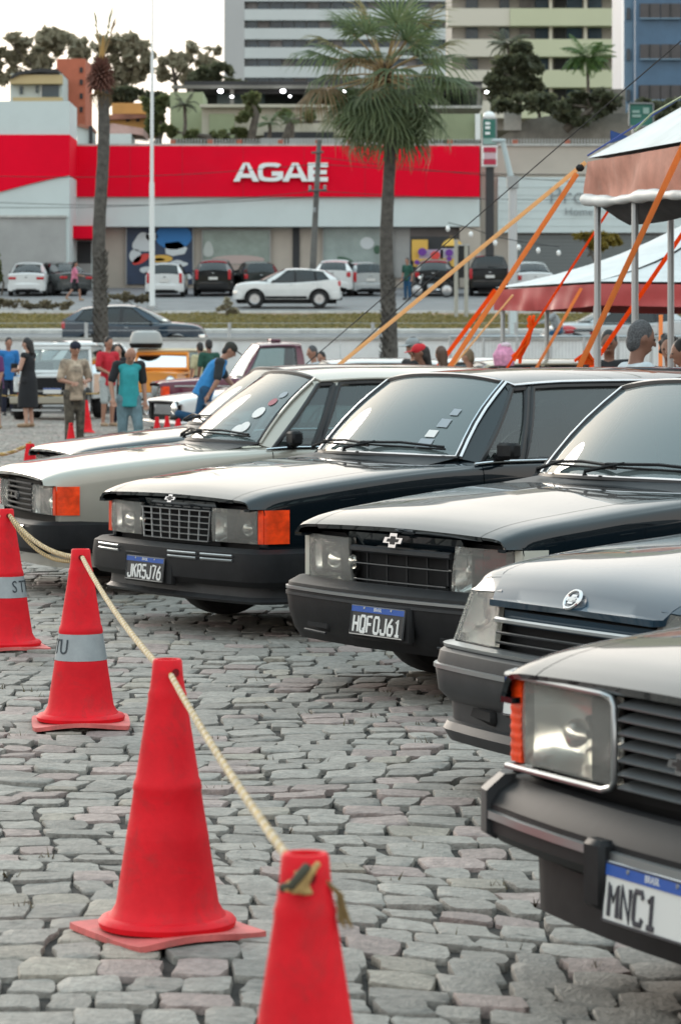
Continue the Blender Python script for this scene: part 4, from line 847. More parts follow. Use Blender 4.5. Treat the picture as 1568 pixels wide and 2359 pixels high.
# ---- hill behind: fence wall, retaining walls, houses, deck, towers
t = thing('boundary_fence', 'low wall with white pickets and brick piers behind the shop roofs', 'fence', at(800, 336, 172)); BRICKP = mat('brick_pier', (.36, .12, .08), .8); PICK = mat('picket_grey', (.40, .42, .42), .7)
prect(t, 'base_wall', GREYW, 300, 331, 1450, 340, 172, .3)
for xx in range(310, 1450, 7): MB().box((0, 0, 0), (.055, .04, .30)).build('picket', PICK, t, False).location = at(xx, 326, 172) - t.location
for xx in (392, 478, 545, 640, 726, 800, 1030, 1180, 1300): prect(t, 'pier', BRICKP, xx, 322, xx + 12, 336, 171.9, .4)
t = thing('stained_wall', 'grey stained concrete retaining wall below the trees at right', 'wall', at(1280, 328, 185)); SW = mat('stained_concrete', (.24, .225, .20), .9, var=.5, vscale=.35, bump=.3, bscale=3)
poly(t, 'wall', SW, [(1130, 330), (1215, 275), (1290, 262), (1700, 258), (1700, 330)], 185, 1.5); poly(t, 'upper_wall', SW, [(1290, 245), (1380, 205), (1440, 205), (1440, 262), (1290, 262)], 187, 1)
prect(t, 'render_patch', mat('pale_render', (.45, .43, .40), .9, var=.3, vscale=.5), 1160, 258, 1200, 300, 184.7, .2)
t = thing('terrace_building', 'cream terrace building with pale green wall panels under the parking deck', 'building', at(560, 330, 180)); CRM = mat('cream_render', (.46, .44, .36), .85, var=.15, vscale=.5); PGR = mat('pale_green_render', (.28, .32, .20), .85, var=.12, vscale=.4)
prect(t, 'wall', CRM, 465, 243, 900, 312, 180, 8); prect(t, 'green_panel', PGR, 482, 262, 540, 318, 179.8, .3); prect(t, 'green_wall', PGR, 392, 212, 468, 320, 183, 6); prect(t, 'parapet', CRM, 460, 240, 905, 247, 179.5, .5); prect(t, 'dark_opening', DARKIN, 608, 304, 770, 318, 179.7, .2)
prect(t, 'lower_wall', GREYW, 600, 318, 905, 336, 179, .5); prect(t, 'green_wall', PGR, 905, 262, 1120, 322, 184, 5); prect(t, 'white_column', LETW, 1094, 262, 1106, 322, 183.5, .3)
for xx in (560, 640, 700, 760): prect(t, 'wall_pilaster', CRM, xx, 247, xx + 4, 306, 179.75, .3)
t = thing('parking_deck', 'covered parking deck with dark flat roof and white lamps', 'building', at(700, 245, 196)); DECK = mat('deck_steel', (.16, .155, .14), .7); DKR = mat('deck_roof', (.03, .03, .032), .7)
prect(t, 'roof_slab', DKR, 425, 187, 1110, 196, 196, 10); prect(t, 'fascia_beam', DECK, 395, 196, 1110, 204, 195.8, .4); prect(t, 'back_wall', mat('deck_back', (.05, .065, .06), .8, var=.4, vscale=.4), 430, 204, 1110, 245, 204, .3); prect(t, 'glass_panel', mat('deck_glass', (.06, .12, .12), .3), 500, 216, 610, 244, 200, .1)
for xx in (436, 530, 1000, 1098): prect(t, 'column', DECK, xx, 204, xx + 9, 248, 196, .3)
prect(t, 'beam', DKR, 540, 204, 1110, 216, 196.4, .3); prect(t, 'floor_edge', CONC, 470, 243, 1110, 249, 195.9, 8)
LAMPM = mat('lamp_glow', (.95, .95, 1.0), .5, emit=9)
for i, (xx, yy, r_) in enumerate(((508, 210, 4.5), (652, 210, 4.5), (534, 223, 2.5), (668, 222, 2), (690, 307, 3), (792, 209, 4), (1120, 212, 3))):
    o = MB().ball(at(xx, yy, 195), (pxw(r_, 195) * 1.3, .1, pxw(r_, 195) * .9), 10).build('deck_lamp', LAMPM); tag(o, ['bright white lamp under the deck roof, leftmost of the large ones', 'bright white lamp under the deck roof just left of the utility pole line', 'smaller white lamp below the leftmost deck lamp', 'smaller white lamp below the middle deck lamp', 'white lamp low down in the dark terrace opening', 'bright white deck lamp behind the fan palm crown', 'white deck lamp right of the fan palm above the totem'][i], 'lamp', 'lamps under the parking deck')
t = thing('yellow_house', 'small ochre yellow house with dark windows behind the left palm trunk', 'house', at(300, 320, 190)); OCH = mat('ochre_render', (.50, .27, .09), .85, var=.15, vscale=.5); TILE = mat('clay_tile', (.30, .13, .09), .85, var=.3, vscale=1)
prect(t, 'upper_wall', OCH, 258, 237, 338, 262, 192, 5); prect(t, 'wall', OCH, 250, 264, 350, 304, 190, 6); poly(t, 'roof', TILE, [(244, 276), (262, 262), (350, 264), (352, 270), (300, 274)], 189.6, 5)
for xx in (290, 313): prect(t, 'window', DARKIN, xx, 270, xx + 9, 280, 189.9, .1)
t = thing('low_sheds', 'low white sheds with a pinkish tiled roof just above the red fascia', 'shed', at(260, 336, 178)); prect(t, 'wall', WBAND, 178, 290, 212, 336, 178, 3); prect(t, 'wall', WBAND, 236, 308, 302, 336, 176, 4); poly(t, 'roof', TILE, [(176, 290), (186, 284), (214, 294), (214, 300)], 177.8, 3); poly(t, 'roof', mat('pink_tile', (.42, .27, .24), .85, var=.2, vscale=1), [(236, 292), (260, 284), (330, 296), (330, 312), (302, 308), (240, 312)], 177, 5); prect(t, 'dark_doorway', DARKIN, 205, 290, 214, 336, 177.7, .1)
t = thing('brick_tower', 'tall brick red stair tower beside the beige house at left', 'tower', at(165, 300, 215)); BT = mat('brick_red_render', (.44, .13, .075), .85, var=.18, vscale=.5)
a, b = at(131, 300, 215), at(197, 135, 215); b.y = 221; MB().span(a - t.location, b - t.location).build('wall', BT, t, False)
for yy in (155, 183, 215, 246): prect(t, 'slit_window', DARKIN, 184, yy, 191, yy + 12, 214.9, .1)
t = thing('beige_house', 'beige modern house with dark curved roof left of the brick tower', 'house', at(80, 260, 210)); YB = mat('sand_render', (.50, .40, .22), .85)
prect(t, 'wall', WBAND, 24, 170, 143, 260, 210, 10); prect(t, 'balcony_band', YB, 24, 172, 143, 193, 209.2, 1); prect(t, 'lower_band', YB, 30, 224, 143, 234, 209.2, 1); poly(t, 'roof', DKR, [(22, 178), (40, 165), (95, 157), (135, 160), (135, 168), (90, 166), (45, 172), (26, 182)], 209, 8)
for x0, x1, y0, y1 in ((46, 53, 199, 217), (83, 88, 197, 214), (95, 136, 196, 223)): w_ = prect(t, 'window', mat('window_blue_dark', (.03, .06, .08), .2), x0, y0, x1, y1, 209.85, .1)
prect(t, 'window_frame', LETW, 94, 195, 96, 224, 209.8, .1)
# tower blocks
TGL = mat('tower_window', (.03, .055, .075), .15, var=.5, vscale=.25); CURT = mat('tower_curtain', (.16, .15, .15), .8, var=.4, vscale=.5); TW = mat('tower_white', (.50, .54, .55), .7, var=.06, vscale=.1); TW2 = mat('tower_grey', (.40, .41, .42), .7, var=.05, vscale=.1)
t = thing('tower_block', 'white tower block with long dark window bands behind the fan palm', 'tower', at(780, 190, 450))
prect(t, 'side_wall', TW2, 516, -420, 563, 215, 450, 20); prect(t, 'core_wall', TW2, 563, -420, 1046, 215, 451.2, 20)
for k in range(-8, 5):
    y = 21 + 44 * k; prect(t, 'balcony_band', TW, 563, y, 1046, y + 25.5, 450 if k % 2 else 449.9, 1)
    if k > -3:
        for j in range(17): x = 566 + j * 28.2; prect(t, 'window', TGL if (j * 7 + k * 3) % 5 else CURT, x, y - 18, x + 26, y - .5, 450.9, .2)
    else: prect(t, 'window', TGL, 566, y - 18, 1044, y - .5, 450.9, .2)
t = thing('apartment_block', 'cream and pale green apartment block behind the dark palms', 'building', at(1230, 240, 307)); CR2 = mat('cream_band', (.58, .55, .47), .7); GR2 = mat('green_band', (.50, .52, .36), .7, var=.05, vscale=.1); TAUPE = mat('taupe_wall', (.34, .32, .29), .8)
prect(t, 'wall', TAUPE, 1040, -500, 1436, 300, 309, 18)
for k in range(-6, 4):
    y = 19 + 71 * k; prect(t, 'balcony_band', CR2, 1030, y, 1174, y + 40, 307, 2.05); prect(t, 'balcony_band', GR2, 1174.3, y, 1434, y + 40, 306.8, 2.3)
    if k > -2:
        for x0, x1, m_ in ((1072, 1100, TGL), (1150, 1172, TGL), (1196, 1230, CURT), (1232, 1262, TGL), (1276, 1302, DARKIN), (1304, 1340, TGL), (1354, 1385, TGL), (1412, 1432, DARKIN)): prect(t, 'window', m_, x0, y - 28, x1, y - 1, 308.8, .25)
        for x0 in (1264, 1344): prect(t, 'column', CR2, x0, y - 31, x0 + 7, y, 307.6, .6)
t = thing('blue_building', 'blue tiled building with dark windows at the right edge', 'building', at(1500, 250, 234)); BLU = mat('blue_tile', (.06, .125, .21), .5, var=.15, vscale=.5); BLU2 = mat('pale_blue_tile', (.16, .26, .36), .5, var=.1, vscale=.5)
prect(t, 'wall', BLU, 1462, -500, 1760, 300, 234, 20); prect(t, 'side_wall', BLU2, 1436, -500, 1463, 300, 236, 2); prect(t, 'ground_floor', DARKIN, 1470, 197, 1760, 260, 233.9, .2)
for k in range(-2, 3):
    y = 8 + 94 * k
    for x0 in (1473, 1521, 1570): w_ = prect(t, 'window', mat('window_brown', (.035, .035, .04), .2, var=.3, vscale=.5), x0, y, x0 + 46, y + 33, 233.8, .15); prect(t, 'window_frame', DARKIN, x0 + 21, y, x0 + 24, y + 33, 233.7, .08, w_); prect(t, 'window_sill', BLU2, x0, y + 33, x0 + 46, y + 35.5, 233.6, .2, w_)
    for x0 in (1442,): prect(t, 'window', TGL, x0, y + 10, x0 + 8, y + 36, 235.8, .2)
t = thing('green_road_sign', 'framed green sign board rising behind the white tent', 'sign', at(1475, 300, 130)); prect(t, 'board', TG, 1448, 238, 1504, 290, 130, .1, bev=.02)
for x0, y0, x1, y1 in ((1447, 236, 1505, 239), (1447, 289, 1505, 292), (1447, 236, 1449.5, 292), (1502.5, 236, 1505, 292)): prect(t, 'frame', LETG, x0, y0, x1, y1, 129.9, .15)
for k, (x0, y0, x1, y1) in enumerate(((1455, 254, 1472, 260), (1455, 264, 1475, 270), (1480, 248, 1494, 262))): prect(t, 'sign_mark', mat('sign_pale_green', (.22, .34, .31), .5), x0, y0, x1, y1, 129.95, .03)
for xx in (1455, 1498): prect(t, 'post', GALV, xx, 292, xx + 3, 480, 130.1, .15)
# ------------------------------------------------------------ vegetation
def leafmat(name, c1, c2, rough=.55, tr=.48):
    m = bpy.data.materials.new(name); m.use_nodes = True; t = m.node_tree; b = t.nodes['Principled BSDF']; a = t.nodes.new('ShaderNodeAttribute'); a.attribute_name = 'leaf'
    mx = t.nodes.new('ShaderNodeMix'); mx.data_type = 'RGBA'; mx.inputs['A'].default_value = (*c1, 1); mx.inputs['B'].default_value = (*c2, 1); t.links.new(a.outputs['Fac'], mx.inputs['Factor'])
    t.links.new(mx.outputs['Result'], b.inputs['Base Color']); b.inputs['Roughness'].default_value = rough
    tl = t.nodes.new('ShaderNodeBsdfTranslucent'); t.links.new(mx.outputs['Result'], tl.inputs[0]); ms = t.nodes.new('ShaderNodeMixShader'); ms.inputs[0].default_value = tr
    o = t.nodes['Material Output']; t.links.new(b.outputs[0], ms.inputs[1]); t.links.new(tl.outputs[0], ms.inputs[2]); t.links.new(ms.outputs[0], o.inputs[0]); MATS[name] = m; return m
LEAF = leafmat('leaf_dull_green', (.24, .22, .15), (.40, .36, .26)); LEAFD = leafmat('leaf_dark_green', (.065, .075, .048), (.15, .16, .09)); LEAFY = leafmat('leaf_yellow_green', (.085, .115, .045), (.18, .19, .08)); PALM = leafmat('palm_green', (.07, .115, .06), (.21, .26, .125)); PALMDRY = leafmat('palm_dry', (.14, .09, .04), (.26, .18, .09)); GRASSM = leafmat('grass_olive', (.13, .12, .04), (.26, .22, .09)); DRYM = leafmat('dry_brush', (.12, .10, .06), (.24, .21, .14)); BARK = mat('bark', (.10, .085, .07), .9, var=.4, vscale=4, bump=.5, bscale=20)
def quads(name, C, U, V, m, parent, val=None):
    n = len(C); P = np.empty((n, 4, 3)); P[:, 0] = C - U - V * .4; P[:, 1] = C + U * .2 - V; P[:, 2] = C + U + V * .4; P[:, 3] = C - U * .2 + V
    me = bpy.data.meshes.new(name); me.vertices.add(4 * n); me.vertices.foreach_set('co', P.ravel()); me.loops.add(4 * n); me.loops.foreach_set('vertex_index', np.arange(4 * n)); me.polygons.add(n); me.polygons.foreach_set('loop_start', np.arange(0, 4 * n, 4)); me.update(calc_edges=True); me.validate()
    at_ = me.attributes.new('leaf', 'FLOAT', 'POINT'); at_.data.foreach_set('value', np.repeat(RNG.random(n) if val is None else val, 4).astype(np.float32)); me.materials.append(m); return new(me, name, parent)
def cloud(name, blobs, n, size, m, parent, shell=.55):
    Cs, vols = [], np.array([b[1][0] * b[1][1] * b[1][2] for b in blobs]); k = RNG.choice(len(blobs), n, p=vols / vols.sum())
    d = RNG.normal(size=(n, 3)); d /= np.linalg.norm(d, axis=1, keepdims=True); r = RNG.uniform(shell, 1.05, (n, 1)) ** .7
    c = np.array([b[0] for b in blobs])[k] + d * r * np.array([b[1] for b in blobs])[k]
    nz = np.sin(c[:, 0] * 2.3 / size * .18) * np.sin(c[:, 1] * 1.9 / size * .18) * np.sin(c[:, 2] * 2.7 / size * .18); c = c[nz > -.12]; n = len(c)
    U = RNG.normal(size=(n, 3)); U /= np.linalg.norm(U, axis=1, keepdims=True); W = RNG.normal(size=(n, 3)); V = np.cross(U, W); V /= np.linalg.norm(V, axis=1, keepdims=True); s = size * RNG.uniform(.6, 1.3, (n, 1))
    return quads(name, c, U * s, V * s * .55, m, parent)
def tree(label, x, ybase, Y, blobs, n, m, size, trunk_r=.25, cat='tree', name='broadleaf_tree', group='trees on the hill'):
    """blobs in picture coordinates: (x, y, rx, ry)"""
    t = thing(name, label, cat, at(x, ybase, Y), 0, group); l = t.location; B_ = []
    for bx, by, rx, ry in blobs:
        p = at(bx, by, Y) - l; B_.append((tuple(p + Vector((0, random.uniform(-1, 1) * pxw(rx, Y) * .4, 0))), (pxw(rx, Y), pxw(rx, Y) * .8, pxw(ry, Y))))
    B2 = []
    for c_, r_ in B_:
        for q in range(9):
            d_ = Vector((random.gauss(0, 1), random.gauss(0, 1), random.gauss(0, 1))).normalized() * random.uniform(.45, .85); f_ = random.uniform(.26, .42); B2.append((tuple(c_[i] + d_[i] * r_[i] for i in range(3)), (r_[0] * f_, r_[1] * f_, r_[2] * f_ * .8)))
    cloud('crown', B2, int(n * .8), size, m, t, .2); top = at(blobs[0][0], blobs[0][1], Y) - l
    MB().tube([(0, 0, -.5), top * .5 + Vector((.3, 0, 0)), top], [trunk_r, trunk_r * .75, trunk_r * .4], 8).build('trunk', BARK, t)
    for q in B_[1:6]: MB().tube([top * .6, Vector(q[0])], [trunk_r * .45, trunk_r * .15], 6).build('limb', BARK, t)
    return t
tree('large rounded dull green tree above the beige house', 100, 260, 265, [(95, 120, 60, 45), (40, 115, 42, 35), (150, 105, 45, 38), (195, 130, 45, 40), (60, 160, 50, 30), (10, 140, 35, 30), (120, 80, 40, 22), (185, 165, 40, 30), (5, 175, 35, 26)], 3500, LEAF, .46)
tree('open crowned tree on the skyline just right of the left palm', 285, 260, 260, [(270, 120, 45, 40), (310, 105, 35, 30), (250, 155, 40, 35), (300, 160, 45, 35), (335, 140, 30, 30), (235, 105, 28, 25), (270, 190, 30, 22)], 2100, LEAF, .46)
tree('thin airy tree on the skyline right of the white pole', 400, 260, 258, [(395, 140, 30, 28), (430, 120, 32, 26), (460, 125, 28, 24), (420, 165, 40, 28), (375, 165, 25, 25), (480, 150, 30, 22), (490, 118, 20, 16)], 1200, LEAF, .46)
tree('dense dark tree in front of the white tower block base', 480, 230, 250, [(480, 180, 38, 28), (510, 172, 30, 22), (450, 190, 28, 20), (540, 195, 30, 14)], 2600, LEAFD, .42)
tree('low dark hedge tree behind the yellow house', 290, 245, 225, [(280, 220, 38, 18), (320, 222, 30, 16), (250, 225, 26, 16), (350, 228, 30, 16)], 2400, LEAFD, .36)
tree('mixed green tree right behind the white pole', 360, 320, 188, [(365, 260, 26, 40), (385, 235, 26, 26), (350, 290, 22, 22), (345, 235, 20, 20)], 2600, LEAFY, .26)
tree('dark bushy tree right of the fan palm', 1190, 260, 196, [(1185, 130, 50, 40), (1160, 170, 45, 42), (1215, 165, 42, 40), (1190, 205, 60, 28), (1150, 220, 40, 20)], 6500, LEAFD, .30)
tree('dark shrubbery along the top of the stained wall', 1300, 280, 183.5, [(1395, 225, 45, 26), (1330, 275, 50, 12), (1290, 240, 60, 26), (1350, 230, 60, 24), (1410, 240, 40, 24), (1220, 235, 50, 24), (1160, 245, 40, 18), (1330, 262, 60, 14), (1500, 255, 60, 26), (1560, 250, 60, 30)], 9500, LEAFD, .28)
tree('clipped tree beside the cream terrace wall', 578, 300, 176, [(578, 228, 20, 18), (575, 250, 26, 22), (560, 268, 20, 14)], 1500, LEAFY, .22)
tree('small shrub among the pale agaves on the terrace', 655, 310, 176, [(655, 262, 18, 14), (710, 268, 20, 16), (800, 280, 30, 18)], 1200, LEAFY, .22)
tree('green shrubs at the foot of the pale green panel', 510, 325, 176, [(430, 308, 30, 12), (505, 310, 26, 10), (550, 306, 22, 12), (390, 300, 20, 16)], 2400, LEAFY, .2)
tree('small yellow leaved tree in front of the grey shutter', 1370, 660, 143, [(1340, 545, 30, 10), (1380, 545, 34, 14), (1375, 565, 28, 12), (1410, 555, 24, 16)], 1800, leafmat('leaf_ochre', (.16, .13, .02), (.32, .24, .05)), .16, .08)
tree('bush at the left edge on the verge, cut by the frame', -6, 700, 140, [(-6, 608, 14, 26), (-14, 640, 20, 30)], 900, LEAFY, .16, .06)
tree('leafy weed bush standing up on the verge beside the white crossover', 527, 742, 121, [(520, 700, 14, 14), (540, 722, 16, 14), (525, 732, 20, 10), (508, 712, 9, 8)], 900, LEAF, .12, .04, 'bush', 'bush')
tree('dry grey brush on the verge behind the left palm', 290, 720, 127, [(285, 684, 34, 14), (330, 690, 26, 12), (250, 694, 20, 10)], 1700, DRYM, .10, .03, 'bush', 'bush', 'dry brush on the verge')
tree('dry grey brush on the verge at the far left', 60, 722, 125, [(40, 700, 40, 14), (90, 705, 44, 14), (140, 704, 30, 12), (5, 700, 30, 16)], 2200, DRYM, .10, .03, 'bush', 'bush', 'dry brush on the verge')
tree('unseen tall dark trees beyond the right edge, added for reflections in the hoods', 1900, 300, 150, [(1850, -60, 160, 220), (2050, -120, 200, 260), (1750, 60, 90, 120), (2250, -60, 200, 260)], 9000, LEAFD, .5, .4)  # unseen trees, added to be mirrored in the car hoods
# pinnate palms
def frond_mesh(L, droop, nl, m, seed, wd=.035):
    rs = random.Random(seed); C, U, V = [], [], []; rib = []
    for i in range(13):
        s = i / 12; rib.append(Vector((L * s * (1 - .18 * droop * s), 0, L * (.42 * s - droop * .75 * s * s))))
    for i in range(nl):
        s = .12 + .88 * i / nl; k = min(int(s * 12), 11); p = rib[k].lerp(rib[k + 1], s * 12 - k); ll = L * .30 * math.sin(math.pi * min(.98, s * .85 + .12)) + .05
        for sg in (1, -1):
            d = Vector((.55, sg * .8, -.35 - rs.random() * .3)).normalized(); q = p + d * ll * .5; C.append(q); U.append(d * ll * .5); V.append(d.cross(Vector((0, 0, 1))).normalized() * wd)
    o = quads('frond', np.array(C), np.array(U), np.array(V), m, None); me = o.data; bpy.data.objects.remove(o); return me, rib
def feather_palm(label, x, yb, Y, ytop, r_px, m, n=16, group='feather palms on the hill'):
    t = thing('feather_palm', label, 'palm tree', at(x, yb, Y), 0, group); H = pxw(yb - ytop, Y); L = pxw(r_px, Y)
    MB().tube([(0, 0, 0), (.05, 0, H * .5), (0, 0, H)], [.13, .10, .09], 8).build('trunk', BARK, t)
    vs = [frond_mesh(L, d, 26, m, i, L * .018) for i, d in enumerate((.5, .8, 1.1))]
    for i in range(n):
        me, rib = vs[i % 3]; o = new(me, 'frond', t); o.location = (0, 0, H); o.rotation_euler = (0, R(random.uniform(-50, 15) if i < n * .6 else random.uniform(0, 30)), i * 2.399)
    return t
feather_palm('lush green feather palm in front of the green balconies', 1352, 300, 192, 130, 75, leafmat('palm_lush', (.05, .11, .03), (.14, .22, .07)), 26)
feather_palm('dark feather palm beside the pale green wall', 425, 325, 176, 240, 40, LEAFD, 16)
feather_palm('dark feather palm in front of the cream apartment block', 1170, 290, 200, 100, 60, LEAFD, 20)
feather_palm('small grey green palm on the terrace beside the clipped tree', 620, 318, 174, 282, 34, PALM, 14); feather_palm('small grey green palm on the terrace left of the fan palm', 672, 318, 174, 275, 32, PALM, 14)
feather_palm('small palm right of the totem on the stained wall', 1240, 300, 188, 250, 34, LEAFY, 14)
# fan palms of the lot
PETI = mat('palm_petiole', (.30, .21, .10), .8)
def fan_leaf(Lp, Rf, m, seed, droop=.3, nb=26):
    rs = random.Random(seed); mb = MB(); val = []
    mb.tube([(0, 0, 0), (Lp * .5, 0, .03), (Lp, 0, 0)], [.036, .026, .016], 5); nv = len(mb.v); npf = len(mb.f)
    for i in range(nb):
        an = lerp(-2.0, 2.0, i / (nb - 1)) + rs.uniform(-.03, .03); ln = Rf * (1 - .28 * (abs(an) / 2.0) ** 2) * rs.uniform(.9, 1.08); d = Vector((math.cos(an), math.sin(an), 0)); n_ = Vector((-d.y, d.x, 0)); w_ = .026 * Rf / .9
        o = Vector((Lp, 0, 0)); z1, z2, z3 = .05 * (-1) ** i * .3, -droop * .28 * ln, -droop * ln * rs.uniform(.8, 1.15)
        p1, p2, p3 = o + d * ln * .38, o + d * ln * .72, o + d * ln * .98 * (1 - .15 * droop); p1.z += z1; p2.z += z2; p3.z += z3
        mb.add([o + n_ * .004, o - n_ * .004, p1 - n_ * w_, p1 + n_ * w_, p1 + Vector((0, 0, .022)), p2 - n_ * w_ * .62, p2 + n_ * w_ * .62, p3], [(0, 4, 3), (0, 1, 4), (1, 2, 4), (4, 2, 5), (4, 5, 6), (3, 4, 6), (5, 7, 6)])
    mb.m = [1 if i < npf else 0 for i in range(len(mb.f))]; mb.recalc = False; me = mb.mesh('frond', [m, PETI], False); a_ = me.attributes.new('leaf', 'FLOAT', 'POINT'); a_.data.foreach_set('value', [.95 if i < nv else rs.random() for i in range(len(mb.v))]); return me
def stub_trunk(t, base, top, r0, r1, stub_top, parent_mat):
    n = 26; pts = [base.lerp(top, k / n) + Vector((.05 * math.sin(k * .35), 0, 0)) for k in range(n + 1)]
    MB().tube(pts, [lerp(r0, r1, (k / n) ** .6) * (1 + .05 * (k % 2)) for k in range(n + 1)], 14).build('trunk', parent_mat, t)
    mb = MB(); H = (top - base).length
    for k in range(int(H * stub_top / .085)):
        z = .1 + k * .085; s = z / H; c = base.lerp(top, s); r = lerp(r0, r1, s ** .6)
        for j in range(7):
            a = j * .8976 + k * .55; d = Vector((math.cos(a), math.sin(a), 0)); p = c + d * r * .92; s2 = d.cross(Vector((0, 0, 1)))
            e = p + d * random.uniform(.03, .075) + Vector((0, 0, random.uniform(.04, .11))); mb.add([p - s2 * .045, p + s2 * .045, e + s2 * .018, e - s2 * .018, p + Vector((0, 0, -.05))], [(0, 1, 2, 3), (4, 1, 0), (4, 2, 1), (4, 0, 3)])
    o = mb.build('leaf_base_stubs', parent_mat, t, False); o['kind'] = 'stuff'
PTR = mat('palm_trunk', (.085, .08, .072), .95, var=.45, vscale=7, bump=.6, bscale=30)
t = thing('fan_palm', 'fan palm with a full grey green crown in front of the red fascia', 'palm tree', at(893, HY + CH * F / 80, 80)); l = Vector(t.location)
stub_trunk(t, Vector((0, 0, -.05)), at(895, 200, 80) - l, .24, .13, .42, PTR); hub = at(886, 170, 80) - l
LV = [fan_leaf(1.35, 1.15, PALM, 1, .25), fan_leaf(1.5, 1.2, PALM, 2, .55), fan_leaf(1.2, 1.35, PALM, 3, .30, 28), fan_leaf(1.45, 1.1, PALMDRY, 4, .8), fan_leaf(1.5, 1.05, leafmat('palm_yellow', (.14, .14, .06), (.30, .26, .12)), 5, .3, 18)]
for i in range(52):
    s = i / 51; el = lerp(72, -62, s ** .72) + random.uniform(-7, 7); az = i * 137.5 + random.uniform(-14, 14)
    me = (LV[4] if i % 4 == 1 else LV[0]) if s < .30 else (LV[1] if i % 5 else LV[3]) if s < .55 else LV[2] if (i % 8 or s < .75) else LV[3]; o = new(me, 'frond', t); o.location = hub + Vector((0, 0, .12 - .35 * s)); sc = random.uniform(.92, 1.1) * (1.0 if s < .5 else .95); o.scale = (sc,) * 3
    o.rotation_mode = 'XYZ'; o.rotation_euler = (R(random.uniform(-25, 25)), R(-el), R(az))
mb = MB()
for k in range(46):
    a = k * 2.4; z = -.30 + .55 * k / 46; d = Vector((math.cos(a), math.sin(a), 0)); mb.tube([hub + Vector((0, 0, z)), hub + Vector((0, 0, z + .10)) + d * .22], [.045, .02], 5)
o = mb.build('crown_shaft_fibres', mat('palm_fibre', (.075, .045, .03), .9, var=.4, vscale=9), t); o['kind'] = 'stuff'
t = thing('fan_palm', 'trimmed palm with a brown topknot and two upright fronds at left', 'palm tree', at(229, HY + CH * F / 78, 78)); l = Vector(t.location)
stub_trunk(t, Vector((0, 0, -.05)), at(236, 205, 78) - l, .20, .14, .5, PTR); hub = at(233, 185, 78) - l
mb = MB()
for k in range(150):
    a = k * 2.4; s = k / 150; z = -.28 + .75 * s; d = Vector((math.cos(a), math.sin(a), 0)); r_ = (.22 + .10 * random.random()) * math.sin(math.pi * (.25 + .7 * s)); mb.tube([hub + Vector((0, 0, z)) + d * .08, hub + Vector((0, 0, z + .07)) + d * r_, hub + Vector((0, 0, z + .02 + .25 * (s - .4))) + d * (r_ + .09)], [.035, .03, .008], 4)
o = mb.build('cut_leaf_bases', mat('palm_cut_base', (.12, .05, .035), .9, var=.45, vscale=9), t); o['kind'] = 'stuff'
mb = MB(); mb.tube([hub + Vector((0, 0, .2)), hub + Vector((.02, 0, .6)), hub + Vector((.06, 0, 1.1))], [.11, .07, .02], 7); mb.build('spear', mat('palm_spear', (.34, .20, .06), .8), t)
for i, (el, az, me) in enumerate(((80, 0, fan_leaf(1.0, 1.0, PALM, 8, .1, 12)), (74, 20, fan_leaf(.9, .9, PALMDRY, 9, .1, 9)), (84, 180, fan_leaf(1.05, .8, PALM, 10, .1, 8)))):
    for p in me.vertices: p.co.y *= .28
    o = new(me, 'frond', t); o.location = hub + Vector((0, 0, .25)); o.rotation_euler = (0, R(-el), R(az))
for i in range(9):
    me = fan_leaf(.2, .32, PALMDRY, 20 + i % 3, 1.2, 7); o = new(me, 'frond_remnant', t); o.location = hub + Vector((0, 0, -.22)); o.rotation_euler = (0, R(35), i * .7)
# verge grass
n = 42000; gx = RNG.uniform(-22, 22, n); gy = RNG.uniform(107.0, 124, n) ; gx *= gy / 118
gz = np.interp(gy, [106.9, 113, 124], [2.27, 2.55, 3.02]); pat = np.sin(gx * .9 + gy * .5) * np.sin(gx * .37 - gy * .8); keep = (RNG.random(n) < .75 + .35 * pat) & (gy < 121.5 + .8 * np.sin(gx * .8) + RNG.normal(0, .5, n)); gx, gy, gz = gx[keep], gy[keep], gz[keep]; n = len(gx)
hgt = RNG.uniform(.012, .05, n) * (1 + .5 * (np.sin(gx * 2.1) * np.sin(gy * 1.3) > .5)); C = np.stack([gx, gy, gz + hgt], 1); U = np.stack([RNG.normal(0, .05, n), RNG.normal(0, .05, n), hgt], 1); V = np.stack([RNG.uniform(.03, .08, n), RNG.normal(0, .02, n), np.zeros(n)], 1)
g_ = quads('grass', C, U, V, GRASSM, None); tag(g_, 'olive green grass growing on the verge between the roads', 'grass', kind='stuff')
MB.ref = lambda p: Vector((p[0] + .05, 0, .45))
